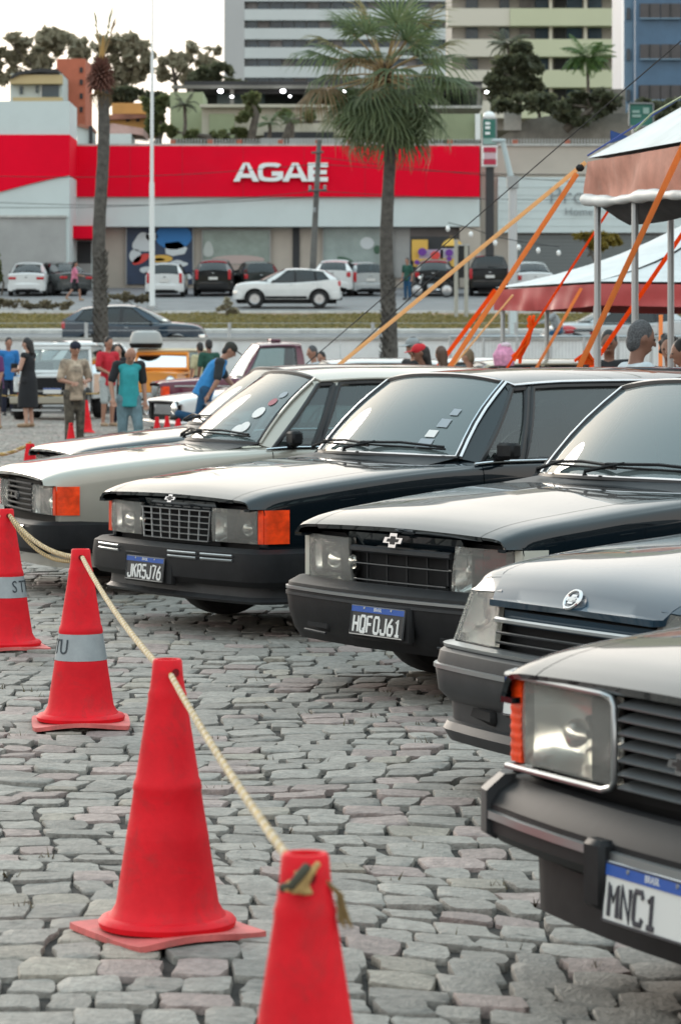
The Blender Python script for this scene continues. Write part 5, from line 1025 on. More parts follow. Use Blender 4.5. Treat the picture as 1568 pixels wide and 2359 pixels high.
# ------------------------------------------------------------ other vehicles
def modern(kind, **k):
    h = {'hatch': 0, 'sedan': 0, 'suv': .13, 'pickup': .26}[kind]
    d = dict(L=4.05, top=[(0, .70 + h), (.06, .78 + h), (.3, .88 + h), (.7, .95 + h), (1.1, 1.0 + h), (2, 1.0 + h), (3.2, 1.03 + h), (4.0, 1.06 + h), (4.05, 1.04 + h)], drop=[(0, .04), (1, .07), (4, .07)], w=[(0, .66), (.12, .78), (.4, .84), (1, .87), (3.2, .87), (3.8, .83), (4.05, .74)],
             roof=[(1.5, 1.38 + h), (1.9, 1.455 + h), (2.4, 1.49 + h), (3.0, 1.475 + h), (3.6, 1.43 + h)], rail_y=.60, axles=[.75, 3.25], wr=.31 + h * .2, doors=[1.25, 2.30, 3.15], ws_bc=.98, ws_bs=1.25, ws_by=.70, ws_t=1.78, ws_ty=.57, rw_b=4.02, rw_t=3.62, rw_z=1.0 + h, rw_by=.62,
             windows=[(1.38, 1.95, 2.27, 2.25), (2.34, 2.31, 3.12, 3.02), (3.20, 3.10, 3.62, 3.45)], zm=.70 + h * .6, sill=.25 + h * .6, crown=.06, glass=DGLASS, wsglass=GLASS, sglass=DGLASS, tw=.2)
    if kind == 'sedan': d.update(L=4.3, top=[(0, .70), (.06, .78), (.3, .88), (.7, .95), (1.1, 1.0), (2, 1.0), (3.4, 1.04), (3.9, 1.06), (4.25, 1.04), (4.3, 1.0)], w=[(0, .66), (.12, .78), (.4, .84), (1, .87), (3.4, .87), (4.0, .83), (4.3, .76)], axles=[.78, 3.4], rw_b=3.85, rw_t=3.2, roof=[(1.5, 1.38), (1.9, 1.45), (2.4, 1.475), (2.9, 1.455), (3.3, 1.40)], windows=[(1.38, 1.95, 2.27, 2.25), (2.34, 2.31, 3.2, 2.95)])
    if kind == 'suv': d.update(L=4.3, rw_b=4.27, rw_t=3.72, rw_by=.6, axles=[.86, 3.46], wr=.345, ws_bc=1.02, ws_bs=1.32, ws_t=2.02, roof=[(1.7, 1.50), (2.0, 1.565), (2.5, 1.60), (3.1, 1.575), (3.8, 1.49)], top=[(0, .74), (.05, .88), (.25, 1.0), (.6, 1.06), (1.05, 1.09), (2, 1.07), (3.2, 1.13), (4.0, 1.20), (4.3, 1.17)], drop=[(0, .05), (1, .09), (4.3, .08)], w=[(0, .62), (.10, .77), (.35, .86), (1, .89), (3.4, .90), (4.0, .86), (4.3, .76)], windows=[(1.50, 2.18, 2.46, 2.46), (2.53, 2.52, 3.30, 3.22), (3.38, 3.30, 3.86, 3.60)], doors=[1.34, 2.49, 3.38])
    if kind == 'pickup': d.update(L=5.1, rw_b=3.55, rw_t=3.3, axles=[.9, 4.0], wr=.38, top=[(0, .90), (.06, 1.02), (.3, 1.1), (.8, 1.16), (1.2, 1.18), (3.6, 1.2), (5.1, 1.2)], w=[(0, .72), (.12, .86), (.5, .92), (4.6, .92), (5.1, .9)], roof=[(1.7, 1.66), (2.2, 1.78), (3.0, 1.78), (3.4, 1.72)], ws_bc=1.25, ws_bs=1.5, ws_t=2.0, windows=[(1.62, 2.12, 2.5, 2.48), (2.57, 2.54, 3.4, 3.25)], doors=[1.5, 2.53, 3.5])
    d.update(k); return d
def ends(t, B, sp, PM, tail='side', plate_txt=True, front=True, bump=BLKPL, glow=None):
    L, zs = sp['L'], sp['sill']; ht = B.top(L)
    fb = MB(); sweep(fb, wrap_path(B.w(.2) + .0, .36, -.04, .10, .2), [(-.05, zs), (.01, zs), (.03, zs + .18), (.02, B.top(0) - .10), (-.05, B.top(0) - .03)]); f = fb.build('front_bumper', PM, t)
    rb = MB(); sweep(rb, wrap_path(B.w(L - .2) + .0, .36, -.05, .08, .2, rear=L), [(-.06, zs), (.01, zs), (.04, zs + .12), (.03, zs + .30), (-.06, zs + .36)]); rb.build('rear_bumper', PM, t)
    lb = MB(); sweep(lb, wrap_path(B.w(L - .2) * .9, .2, -.05, .08, .2, rear=L), [(.0, zs - .02), (.035, zs), (.045, zs + .10), (.0, zs + .12)]); lb.build('rear_skirt', bump, t)
    for sg in (1, -1):
        zl = ht - .20; w_ = B.w(L - .05)
        if tail == 'tall': MB().span((L - .14, (w_ - .13) * sg, zl - .22), (L + .015, (w_ + .005) * sg, zl + .22), bev=.02).build('tail_light', REDL, t)
        elif tail == 'wide': MB().span((L - .12, (w_ - .33) * sg, zl - .05), (L + .02, (w_ + .005) * sg, zl + .07), bev=.02).build('tail_light', REDL, t)
        else: MB().span((L - .16, (w_ - .17) * sg, zl - .11), (L + .02, (w_ + .012) * sg, zl + .10), bev=.02).build('tail_light', REDL, t)
        hl = MB(); hl.span((-.01, .42 * sg, B.top(0) - .20), (.24, (B.w(.14) + .015) * sg, B.top(0) - .04), bev=.02); hl.build('headlight', REFL, t)
        if glow: MB().ball((.02, .55 * sg, B.top(0) - .12), (.03, .07, .04), 8).build('lit_lamp', glow, t)
    MB().span((-.06, -.38, zs + .16), (.0, .38, B.top(0) - .16), bev=.02).build('grille', BLKPL, t)
    if plate_txt: plate(t, tailm(L + .055 if tail != 'tall' else L + .03, 0, zs + (.22 if tail != 'tall' else .48)), '', False, band=False); MB().box((L + .01, 0, ht - .14), (.02, .12, .05), bev=.008).build('badge', CHROME, t)
    rw = MB(); p0, p1 = B.RW(.45, .04), B.RW(-.1, .10); rw.tube([p0 + Vector((.03, 0, .01)), p1 + Vector((.04, 0, .01))], .012, 5); rw.build('rear_wiper', BLKPL, t)
def fore(x, Y): return np.interp(Y, [135, 140, 151], [3.764, 4.02, 4.6])
PARK = 'cars parked nose in at the shop forecourt'
def parked(xc, Yr, kind, PM, label, theta=180, **k):
    sp = modern(kind, **k.pop('sp', {})); X = (xc - CX) * Yr / F; s, c = math.sin(R(theta)), math.cos(R(theta)); nx, ny = X - s * sp['L'], Yr - c * sp['L']
    t, B = build_car({'pickup': 'pickup_truck', 'suv': 'parked_suv'}.get(kind, 'parked_car'), label, (nx, ny, fore(nx, ny)), theta, sp, PM, PARK, cat='pickup' if kind == 'pickup' else 'car'); t.rotation_euler = (0, R(3.0) * -c, R(90 - theta)); ends(t, B, sp, PM, **k); return t, B, sp
BLKSUV = paint('black_suv_paint', (.018, .018, .019)); SILV2 = paint('pale_silver_paint', (.42, .45, .46), .3, .35)
parked(61, 138, 'sedan', WHITEP, 'white saloon parked at the grey end wall, leftmost on the forecourt', tail='wide'); parked(176, 139, 'sedan', DKGREY, 'grey saloon parked askew below the red canopy', 150, tail='wide')
parked(379, 137, 'hatch', WHITEP, 'white hatchback parked in front of the blue poster, crossed by the white pole', tail='tall'); parked(491, 138, 'suv', BLKSUV, 'black boxy car parked left of the pale green display window', tail='tall')
parked(602, 139.5, 'hatch', paint('dark_green_grey', (.03, .035, .033)), 'dark hatchback parked behind the front of the white crossover', 172); parked(766, 138, 'suv', WHITEP, 'white tall car parked behind the tail of the white crossover', 184, tail='side')
parked(853, 138.5, 'hatch', SILV2, 'silver hatchback parked just left of the big fan palm trunk', 168, tail='tall'); parked(997, 138, 'suv', BLKSUV, 'black car parked in front of the yellow display stand', 184)
tp, Bp, spp = parked(1128, 138, 'pickup', BLKSUV, 'black pickup truck parked at the foot of the dark totem', 182, tail='tall')
b_ = MB(); b_.span((3.6, -.86, 1.17), (5.08, .86, 1.24), bev=.02); b_.build('bed_cover', BLKPL, tp); parked(1232, 139, 'sedan', WHITEP, 'white saloon parked by the shutter, half hidden by the red tent edge', 176)
# moving cars
sp = modern('suv', glass=DGLASS, wsglass=DGLASS, handle=SILV2, pillar=BLKPL); t, B = build_car('crossover_car', 'white crossover driving left on the service road with dark windows', ((539 - CX) * 128 / F, 128, 3.30), 90, sp, WHITEP); ends(t, B, sp, WHITEP, glow=mat('running_light', (1, 1, 1), .5, emit=6))
for a in sp['axles']:
    for sg in (1, -1): MB().tube([(a + (sp['wr'] + .05) * math.cos(q), sg * (B.w(a) + .005), sp['wr'] + (sp['wr'] + .05) * math.sin(q)) for q in lin(-.3, math.pi + .3, 14)], .035, 6, flat=.5).build('arch_trim', BLKPL, t)
for sg in (1, -1): MB().tube([(a, sg * (B.w(a) + .004), .40) for a in lin(1.3, 2.95, 8)], .06, 6, flat=.4).build('sill_trim', BLKPL, t)
sp = modern('suv', glass=DGLASS, sglass=glassmat('grey_glass', (.2, .24, .25), 1.8, pale_mix=.08)); t, B = build_car('hatchback_car', 'dark blue hatchback driving right on the near road behind the left palm', ((474 - CX) * 95 / F, 95, 1.32), -90, modern('suv', L=4.25), NAVYP); ends(t, B, modern('suv', L=4.25), NAVYP, glow=MATS['running_light'])
sp = modern('suv'); t, B = build_car('silver_suv', 'silver car on the near road behind the barrier at right', ((1250 - CX) * 95.5 / F, 95.5, 1.33), 88, sp, SILV2); ends(t, B, sp, SILV2)
# vehicles in the lot
def boxy(t, PM, hood_z, L_hood, wsz, roof_z, L, w, z0=.45, roof=True, wr=.36, roofmat=None):
    """flat sided off-roader; nose at x = 0"""
    MB().grid(lambda a, y: (a, y * w * (.92 + .08 * a / L_hood), hood_z - .05 + .05 * a / L_hood - .03 * y * y), lin(.02, L_hood, 6), lin(-1, 1, 9), rim=.06).build('hood', PM, t)
    for sg in (1, -1):
        MB().span((.02, w * .74 * sg, z0 + .1), (L_hood, w * .92 * sg, hood_z - .1), bev=.03).build('fender', PM, t); MB().span((L_hood, (w - .06) * sg, z0), (L, w * sg, hood_z), bev=.02).build('side_panel', PM, t)
        MB().tube([(L_hood, w * .93 * sg, hood_z), (L_hood + .18, w * .86 * sg, wsz)], .035, 6).build('windshield_pillar', PM, t); MB().tube([(L - .05, w * .95 * sg, hood_z), (L - .1, w * .86 * sg, wsz)], .05, 6).build('rear_pillar', PM, t)
        MB().grid(lambda u, q: (lerp(lerp(L_hood + .05, L_hood + .22, q), L - .12, u), w * lerp(.95, .86, q) * sg, lerp(hood_z, wsz, q)), [0, 1], [0, 1]).build('side_window', GLASS, t)
        MB().box((L_hood + .15, (w + .12) * sg, hood_z + .12), (.06, .16, .2), bev=.02).build('door_mirror', BLKPL, t)
    ws = MB().grid(lambda u, q: (lerp(L_hood, L_hood + .18, q) - .02 * (1 - u * u), u * w * lerp(.90, .84, q), lerp(hood_z + .04, wsz - .05, q)), lin(-1, 1, 7), [0, .5, 1]).build('windshield', GLASS, t)
    for z_, q in ((hood_z + .03, 0), (wsz - .03, 1)): MB().tube([(lerp(L_hood, L_hood + .18, q) - .02, y, z_) for y in (-w * .9, 0, w * .9)], .04, 6).build('windshield_frame', PM, ws)
    MB().span((L_hood + .12, -w * .9, wsz), (L, w * .9, roof_z), bev=.06).build('roof', roofmat or PM, t)
    MB().span((L - .04, -w, z0), (L, w, hood_z + .3), bev=.02).build('tailgate', PM, t); MB().span((.25, -w * .7, z0 - .12), (L - .2, w * .7, z0 + .12)).build('chassis', VOID, t, False)
    MB().span((.03, -w * .72, z0 + .08), (.06, w * .72, hood_z - .09)).build('front_panel', PM, t, False)
    ty, rim = wheel_mesh(wr, .22, False)
    for a in (.5, L - .75):
        for sg in (1, -1): wo_ = new(ty, 'wheel', t); new(rim, 'rim', wo_); wo_.location = (a, sg * (w - .12), wr); wo_.rotation_euler = (0, 0, 0 if sg < 0 else math.pi)
    for y in (-.4, .4): MB().span((L_hood + .8, y - .2, z0), (L_hood + .95, y + .2, hood_z + .25), bev=.04).build('seat', FABRIC, t)
def roundlamp(t, a, y, z, r): l = MB().lathe([(.001, .05), (r * .6, .04), (r * .95, .01), (r, 0)], 20, nose(0, 0, 0).to_3x3(), (a, y, z)).build('headlight', REFL, t); MB().tube([(a - .005, y + r * math.cos(q), z + r * math.sin(q)) for q in lin(0, 2 * math.pi, 21)[:-1]], .014, 6, closed=True).build('lamp_ring', CHROME, l)
XJ = lambda x, Y: (x - CX) * Y / F
t = thing('white_jeep', 'white boxy off-roader with pale bumper facing the camera at left', 'jeep', (XJ(112, 69), 69, 0), R(90 - 4)); boxy(t, WHITEP, 1.02, 1.05, 1.60, 1.70, 3.4, .84)
MB().span((.0, -.62, .66), (.03, .62, .93)).build('grille', BLKPL, t, False)
for y in (.56, -.56): roundlamp(t, -.01, y, .80, .10)
MB().span((-.22, -.82, .36), (-.08, .82, .52), bev=.02).build('front_bumper', mat('beige_bumper', (.33, .30, .24), .6), t); plate(t, nose(-.10, -.1, .64), '', False); MB().span((-.05, -.78, .53), (-.02, .78, .62), bev=.01).build('lower_grille', BLKPL, t)
for y in (.60,): MB().box((-.03, y, .58), (.04, .16, .05), bev=.01).build('turn_signal', AMBER, t)
MB().span((-.1, -.3, .20), (.1, .8, .24)).build('tow_bar', GALV, t)
t = thing('orange_jeep', 'orange off-roader with white roof carrying a grey roof box', 'jeep', (XJ(345, 75), 75, 0), R(90 - 12)); boxy(t, ORANGEP, 1.06, 1.0, 1.48, 1.58, 3.2, .72, roofmat=mat('cream_roof', (.62, .52, .36), .5))
for y in (.5, -.5): roundlamp(t, -.01, y, .80, .11)
MB().span((-.2, -.74, .38), (-.08, .74, .52), bev=.02).build('front_bumper', GALV, t)
t = thing('roof_box', 'grey rounded luggage box on the roof of the orange off-roader', 'roof box', (XJ(324, 75) + .05, 76.3, 1.585)); b_ = MB(); b_.lathe([(.001, .42), (.22, .42), (.33, .38), (.385, .26), (.40, .12)], 24); b_.build('lid', mat('roof_box_grey', (.30, .32, .32), .35), t); MB().lathe([(.40, .12), (.415, .10), (.40, .08), (.36, .0), (.001, .0)], 24).build('tray', BLKPL, t)
pk = old_saloon(L=4.9, top=[(-.02, .86), (.05, .90), (.3, .93), (.9, .97), (1.5, 1.0), (1.8, 1.0), (4.8, 1.0), (4.9, .98)], w=[(-.02, .84), (.1, .88), (.5, .91), (4.9, .90)], roof=[(1.9, 1.62), (2.1, 1.68), (2.6, 1.70), (3.0, 1.67)], ws_bc=1.55, ws_bs=1.70, ws_by=.72, ws_t=2.02, ws_ty=.62, rail_y=.66, axles=[.85, 3.75], wr=.35, doors=[1.72, 2.85], windows=[(1.76, 2.06, 2.80, 2.78)], rw_b=3.05, rw_t=2.95, rw_by=.6, drip=1, zm=.7, sill=.32, chrome_ws=False)
pk['nose'] = lambda a: .80 if a < .09 else .32
t, B = build_car('pickup_truck', 'maroon old pickup truck with white stripe facing left in the lot', (XJ(356, 64), 64, 0), 80, pk, MAROON, cat='pickup')
for sg in (1, -1): headlamp(t, .45, .80, .62, .80, sg); corner_lamp(t, B, sg, .62, .80, .20, AMBER); MB().tube([(a, sg * (B.w(a) + .006), .80) for a in lin(.3, 4.7, 14)], .025, 6, flat=.3).build('side_stripe', WHITEP, t)
MB().span((.0, -.45, .60), (.04, .45, .80)).build('grille', CHROME, t, False); bumper_std(t, .40, .56, .90, -.10, CHROME); b_ = MB(); b_.span((2.35, -.3, 1.70), (2.55, .3, 1.755), bev=.02); b_.build('roof_light_bar', MAROON, t)
b_ = MB(); b_.span((3.2, -.80, .62), (4.8, .80, .66)); b_.build('bed_floor', VOID, t)
t, B = build_car('vintage_car', 'white open top vintage car with round headlights in front of the maroon pickup', (XJ(372, 50), 50, 0), 66, old_saloon(chrome_ws=True), WHITEP)
for ch in list(t.children):
    if ch.name.split('.')[0] in ('roof', 'windshield', 'windshield_pillar', 'side_window', 'window_pillar', 'roof_rail', 'drip_rail', 'rear_pillar', 'rear_window', 'wiper', 'door_mirror'):
        for c2 in list(ch.children): bpy.data.objects.remove(c2)
        bpy.data.objects.remove(ch)
for y in (.62, -.62): roundlamp(t, -.01, y, .60, .10)
bumper_std(t, .30, .42, .83, -.10, CHROME); MB().span((.03, -.4, .50), (.06, .4, .66)).build('grille', CHROME, t, False)
t, B = build_car('parked_suv', 'white tall car at the left edge behind the man in blue', (XJ(-30, 82), 82, 0), 60, modern('suv', roof=[(1.5, 1.66), (1.9, 1.76), (2.4, 1.80), (3.2, 1.78), (3.9, 1.7)]), WHITEP); ends(t, B, modern('suv'), WHITEP)
for x, Y, th, PM, lab in ((770, 46, 84, SILV2, 'silver car roof showing above the row of old saloons'), (1010, 52, 80, WHITEP, 'white car roof just left of the fan palm foot'), (1130, 42, 84, paint('cream_paint', (.55, .50, .38), .4), 'cream car roof behind the black estate car')):
    build_car('parked_car', lab, (XJ(x, Y) - 1.9, Y, 0), th, old_saloon(roof=[(1.7, 1.36), (1.9, 1.38), (2.3, 1.40), (2.8, 1.40), (3.3, 1.38), (3.6, 1.34)]), PM)
# motorcycles
def motorcycle(label, loc, rz, colm):
    t = thing('motorcycle', label, 'motorcycle', loc, rz); 
    for a in (0, 1.3):
        M = Matrix.Rotation(R(90), 4, 'X'); w_ = MB().lathe([(.24, -.04), (.29, -.05), (.31, 0), (.29, .05), (.24, .04)], 22, M, (a, 0, .31)).build('wheel', RUBBER, t); MB().lathe([(.02, -.03), (.06, -.03), (.07, 0), (.23, -.012), (.25, 0), (.23, .012), (.06, .03)], 22, M, (a, 0, .31)).build('rim', RIM, w_)
    MB().tube([(0, 0, .31), (.18, 0, .75), (.25, 0, 1.0)], .03, 6).build('fork', GALV, t); MB().tube([(.2, -.35, 1.02), (.25, 0, 1.03), (.2, .35, 1.02)], .015, 6).build('handlebar', BLKPL, t); MB().ball((.55, 0, .82), (.28, .14, .13), 12).build('fuel_tank', colm, t); MB().box((1.0, 0, .80), (.6, .24, .09), bev=.04).build('seat', BLKPL, t); MB().box((.65, 0, .45), (.4, .26, .3), bev=.06).build('engine', GALV, t); MB().box((.12, 0, .85), (.14, .2, .16), bev=.05).build('headlight', REFL, t); MB().box((1.35, 0, .72), (.3, .16, .1), bev=.03).build('tail_piece', colm, t); MB().tube([(.6, .14, .3), (1.4, .16, .36)], .04, 8).build('exhaust', CHROME, t); return t
motorcycle('motorcycle with rider in a red helmet on the road behind the barrier', (XJ(1262, 91.5), 91.5, 1.32), 0, REDL); motorcycle('dark motorcycle parked beside the man in jeans on the forecourt', (XJ(960, 136.5), 136.5, 3.86), .1, BLKPL)
# steel barrier on the right
t = thing('steel_barrier', 'grey steel barrier fence with thin uprights at right behind the cars', 'fence', (XJ(1036, 72), 72, 0)); W_ = pxw(540, 72)
for z in (.25, 1.84): MB().tube([(0, 0, z), (W_, 0, z)], .028, 6).build('rail', GALV, t)
for k in range(8): MB().tube([(W_ * k / 7, 0, 0), (W_ * k / 7, 0, 1.86)], .03, 6).build('post', GALV, t)
for k in range(70): MB().tube([(W_ * (k + .5) / 70, 0, .25), (W_ * (k + .5) / 70, 0, 1.84)], .005, 4).build('upright', GALV, t)

MB.ref = None
# ------------------------------------------------------------ tents, straps, guy ropes
PVCW = mat('tent_white', (.56, .58, .58), .55, spec=.25, var=.14, vscale=2); PVCR = mat('tent_faded_red', (.52, .25, .19), .8, spec=.08, var=.25, vscale=3, scuff=.3, sscale=4, scol=(.55, .42, .36)); PVCR2 = mat('tent_red', (.46, .07, .07), .4, var=.15, vscale=2); TENTD = mat('tent_lining', (.05, .05, .055), .8)
def webbing(n, c):
    m = mat(n, c, .75, spec=.2); t_ = m.node_tree; tl = t_.nodes.new('ShaderNodeBsdfTranslucent'); tl.inputs[0].default_value = (*c, 1); ms = t_.nodes.new('ShaderNodeMixShader'); ms.inputs[0].default_value = .5
    t_.links.new(t_.nodes['Principled BSDF'].outputs[0], ms.inputs[1]); t_.links.new(tl.outputs[0], ms.inputs[2]); t_.links.new(ms.outputs[0], t_.nodes['Material Output'].inputs[0]); return m
ST_O = webbing('strap_orange', (.95, .18, .02)); ST_P = webbing('strap_pale_orange', (.95, .46, .18)); ST_T = webbing('strap_tan', (.95, .68, .40))
t = thing('event_tent', 'near tent corner with faded red valance and white roof, upper right', 'tent', (2.03, 26, 0)); C0 = Vector((0, 0, 3.05)); C1 = Vector((.95, -5.0, 2.98)); C2 = Vector((6.0, .6, 3.05)); AP = Vector((3.4, -2.3, 5.5))
def cloth(a, b, h, n=26, amp=.05, sag=.03, out=Vector((0, 0, 0)), seed=0):
    def S(u, v):
        p = a.lerp(b, u); nrm = (b - a).cross(Vector((0, 0, 1))).normalized(); w_ = amp * (math.sin(u * 17 + seed + 3 * v) + .6 * math.sin(u * 41 + 2 * v + seed * 2) + .5 * math.sin(u * 9 - 4 * v)) * (.3 + v); return p + Vector((0, 0, -h * v - sag * math.sin(math.pi * u) * v)) + nrm * w_ * .5 + out * v
    return S
V1 = MB().grid(cloth(C0, C1, .29, amp=.045, sag=.05), lin(0, 1, 60), lin(0, 1, 9)).build('valance', PVCR, t); MB().grid(cloth(C0, C2, .27, amp=.04, seed=2), lin(0, 1, 50), lin(0, 1, 8)).build('valance', PVCR, t)
MB().tube([C0.lerp(C1, u) + Vector((-.02 + .02 * math.sin(u * 9), 0, -.31 - .05 * math.sin(math.pi * u) - .015 * math.sin(u * 13))) for u in lin(-.015, 1, 50)], [.042 + .010 * math.sin(u * .45) + .006 * math.sin(u * 1.3) - (.02 if u == 0 else 0) for u in range(50)], 12).build('rolled_wall', PVCW, t)
def roofcl(a, b, ap, sag): return lambda u, v: (a.lerp(b, u)).lerp(ap, v) + Vector((0, 0, .03 - sag * math.sin(math.pi * v) * (1 - .3 * math.sin(math.pi * u))))
MB().grid(roofcl(C0, C1, AP, .22), lin(0, 1, 14), lin(0, 1, 12)).build('roof_cloth', PVCW, t); MB().grid(roofcl(C0, C2, AP, .22), lin(0, 1, 14), lin(0, 1, 12)).build('roof_cloth', PVCW, t)
C3 = Vector((6.8, -4.6, 2.98)); MB().grid(roofcl(C1, C3, AP, .2), lin(0, 1, 8), lin(0, 1, 8)).build('roof_cloth', PVCW, t); MB().grid(roofcl(C2, C3, AP, .2), lin(0, 1, 8), lin(0, 1, 8)).build('roof_cloth', PVCW, t)
MB().tube([C0 + Vector((0, 0, .05)), C0.lerp(AP, .5) + Vector((0, 0, -.13)), AP], .007, 6).build('blue_piping', mat('piping_blue', (.02, .05, .25), .5), t)
MB().grid(lambda u, v: C0.lerp(C2, u * .8).lerp(C1.lerp(C3, u * .8), v) + Vector((0, 0, -.30 - .26 * min(1, u / .07) * (.75 + .25 * math.sin(u * 23 + 1)) * (1 - .6 * v) + .02 * math.sin(u * 40 + 9 * v))), lin(.012, 1, 50), lin(.0, .97, 16)).build('folded_lining', mat('lining_grey', (.05, .052, .056), .8, var=.5, vscale=2), t)
for p in (C0 + Vector((.08, -.05, -.1)), C0 + Vector((.28, -1.2, -.1)), C0.lerp(C2, .12) + Vector((0, .25, -.1)), C1, C2, C3): MB().tube([(p.x, p.y, 0), p], .028, 8).build('tent_pole', GALV, t)
MB().box(C0 + Vector((-.06, .0, -.05)), (.07, .05, .06), bev=.02).build('corner_bracket', BLKPL, t)
pn = MB(); q = at(1405, 300, 26.5) - Vector(t.location); pn.add([q, q + Vector((.0, 0, -.11)), q + Vector((.16, 0, -.055)), q + Vector((0, .02, -.05))], [(0, 1, 2), (0, 2, 3), (1, 3, 2)]); pn.build('pennant', mat('pennant_blue', (.01, .05, .20), .6), t)
t = thing('event_tent', 'farther red and white striped tent with red valance, lower right', 'tent', (at(1140, 690, 42).x, 42, 0)); z_ = at(0, 668, 42).z; D0 = Vector((0, 0, z_)); D1 = Vector((1.15, -2.4, z_ + .03)); D2 = Vector((8.0, -1.6, z_)); D3 = Vector((6.0, 4.2, z_)); DA = Vector((3.7, 0.6, z_ + 1.55))
for a, b, m_ in ((D0, D1, PVCR2), (D1, D2, PVCR2), (D0, D3, PVCR2)): MB().grid(cloth(a, b, .27, amp=.03), lin(0, 1, 40), lin(0, 1, 6)).build('valance', m_, t)
for a, b in ((D0, D1), (D2, D3), (D3, D0)): MB().grid(roofcl(a, b, DA, .25), lin(0, 1, 10), lin(0, 1, 10)).build('roof_cloth', PVCW, t)
f_ = roofcl(D1, D2, DA, .28)
for k, m_ in ((0, PVCW), (1, mat('tent_pink_red', (.52, .20, .19), .4, var=.1, vscale=2)), (2, PVCW), (3, MATS['tent_pink_red'])): MB().grid(f_, lin(k * .25, k * .25 + .25, 5), lin(0, 1, 10)).build('roof_cloth', m_, t)
MB().grid(lambda u, v: D0.lerp(D1, u).lerp(D3.lerp(D2, u), v) + Vector((0, 0, -.05)), lin(0.02, .98, 6), lin(.02, .98, 6)).build('lining', TENTD, t)
for p in (D0 + Vector((.1, 0, 0)), D1 + Vector((0, .1, 0)), D2, D3, D0.lerp(D3, .12)): MB().tube([(p.x, p.y, 0), p], .03, 8).build('tent_pole', GALV, t)
def strap(label, pts, wd, m, name='ratchet_strap', flat=.12, group=None):
    o = MB().tube(pts, wd, 6, flat=flat, up=(0, 1, 0)).build(name, m, None, False); tag(o, label, 'strap' if name != 'guy_rope' else 'rope', group); return o
def line(a, b, ext, Ya, Yb):
    """a, b: two picture points of the strap; ends on the ground at depth Yb"""
    p = at(a[0], a[1], Ya); yg = HY + CH * F / Yb; xg = a[0] + (b[0] - a[0]) * (yg - a[1]) / (b[1] - a[1]); return [p, p.lerp(at(xg, yg, Yb), .5) , at(xg, yg, Yb)]
strap('long pale orange strap from the near tent corner down behind the beige saloon', line((1348, 374), (775, 845), 0, 26, 31), .021, ST_T); strap('orange strap from the near tent corner down behind the black estate', line((1328, 400), (1039, 839), 0, 26, 29.5), .025, ST_P)
strap('bright orange short strap from the far tent corner', line((1140, 668), (1022, 826), 0, 41.9, 44), .034, ST_O); strap('wide orange strap crossing the tent poles, left of the pair at right', line((1580, 320), (1339, 834), 0, 23, 27), .026, ST_P); strap('darker orange strap crossing the tent poles, right of the pair at right', line((1590, 510), (1369, 834), 0, 27, 29), .022, ST_O)
strap('thin orange strap hanging with a knotted bundle', line((1428, 442), (1176, 834), 0, 26, 29), .012, ST_O); strap('pale strap from the far tent front down to the right', line((1338, 664), (1244, 831), 0, 39, 41), .022, ST_P); strap('thin tan cord below the far tent corner', line((1180, 680), (1097, 779), 0, 41, 43), .014, ST_T, flat=.8)
strap('tan vertical strap at the right edge behind the grey haired man', [at(1521, 725, 30), at(1520, 830, 30), at(1519, 1160, 30)], .022, ST_P)
for (a, b, Ya, Yb, lab) in (((1600, 66), (715, 830), 22, 33, 'black steel cable running from upper right down to the beige roof'), ((1010, 625), (780, 840), 30, 34, 'dark cable parallel to the long pale strap')): strap(lab, line(a, b, 0, Ya, Yb), .005 if Ya < 30 else .007, WIRE, 'guy_rope', 1.0)
strap('green cord above the near tent roof', [at(1600, 205, 22), at(1500, 262, 24), at(1462, 300, 25)], .008, mat('cord_green', (.25, .36, .2), .7), 'guy_rope', 1.0)
mb = MB(); c = at(1222, 765, 28.2)
for k in range(9): a_ = k * 2.4; mb.tube([c + Vector((.03 * math.cos(a_), .02 * math.sin(a_), .10 + .05 * math.cos(k))), c + Vector((.045 * math.sin(a_ * 1.3), .02 * math.cos(a_), .02)), c + Vector((-.05 + .03 * math.sin(k * 1.7), .02 * math.sin(k), -.10)), c + Vector((-.13 + .04 * math.sin(k * 2.9), .01 * k, -.22 - .02 * (k % 4)))], [.018, .022, .016, .014], 5, flat=.3)
o = mb.build('strap_bundle', ST_O); tag(o, 'orange strap bundle knotted under the far tent', 'strap')
mb = MB(); c = at(1350, 826, 26.5)
for k in range(6): mb.tube([c + Vector((-.10 + .03 * k, 0, -.02)), c + Vector((.02 * math.sin(k * 2.2), .02, .05)), c + Vector((.08 - .02 * k, .0, -.05))], .022, 5, flat=.4)
o = mb.build('strap_bundle', ST_O); tag(o, 'orange strap knot where the two straps meet above the car roof', 'strap')
t = thing('string_lights', 'string of white bulbs hanging in front of the grey shutter', 'lights', at(1030, 530, 60)); l = t.location; B_ = [at(x, y, 60) - l for x, y in ((1031, 527), (1084, 540), (1140, 560), (1194, 570), (1239, 577), (1286, 583))]
MB().tube([p + Vector((0, 0, .12)) for p in B_], .008, 5).build('cable', WIRE, t)
for p in B_: MB().ball(p, (.04, .04, .06), 10).build('bulb', LETW, t)

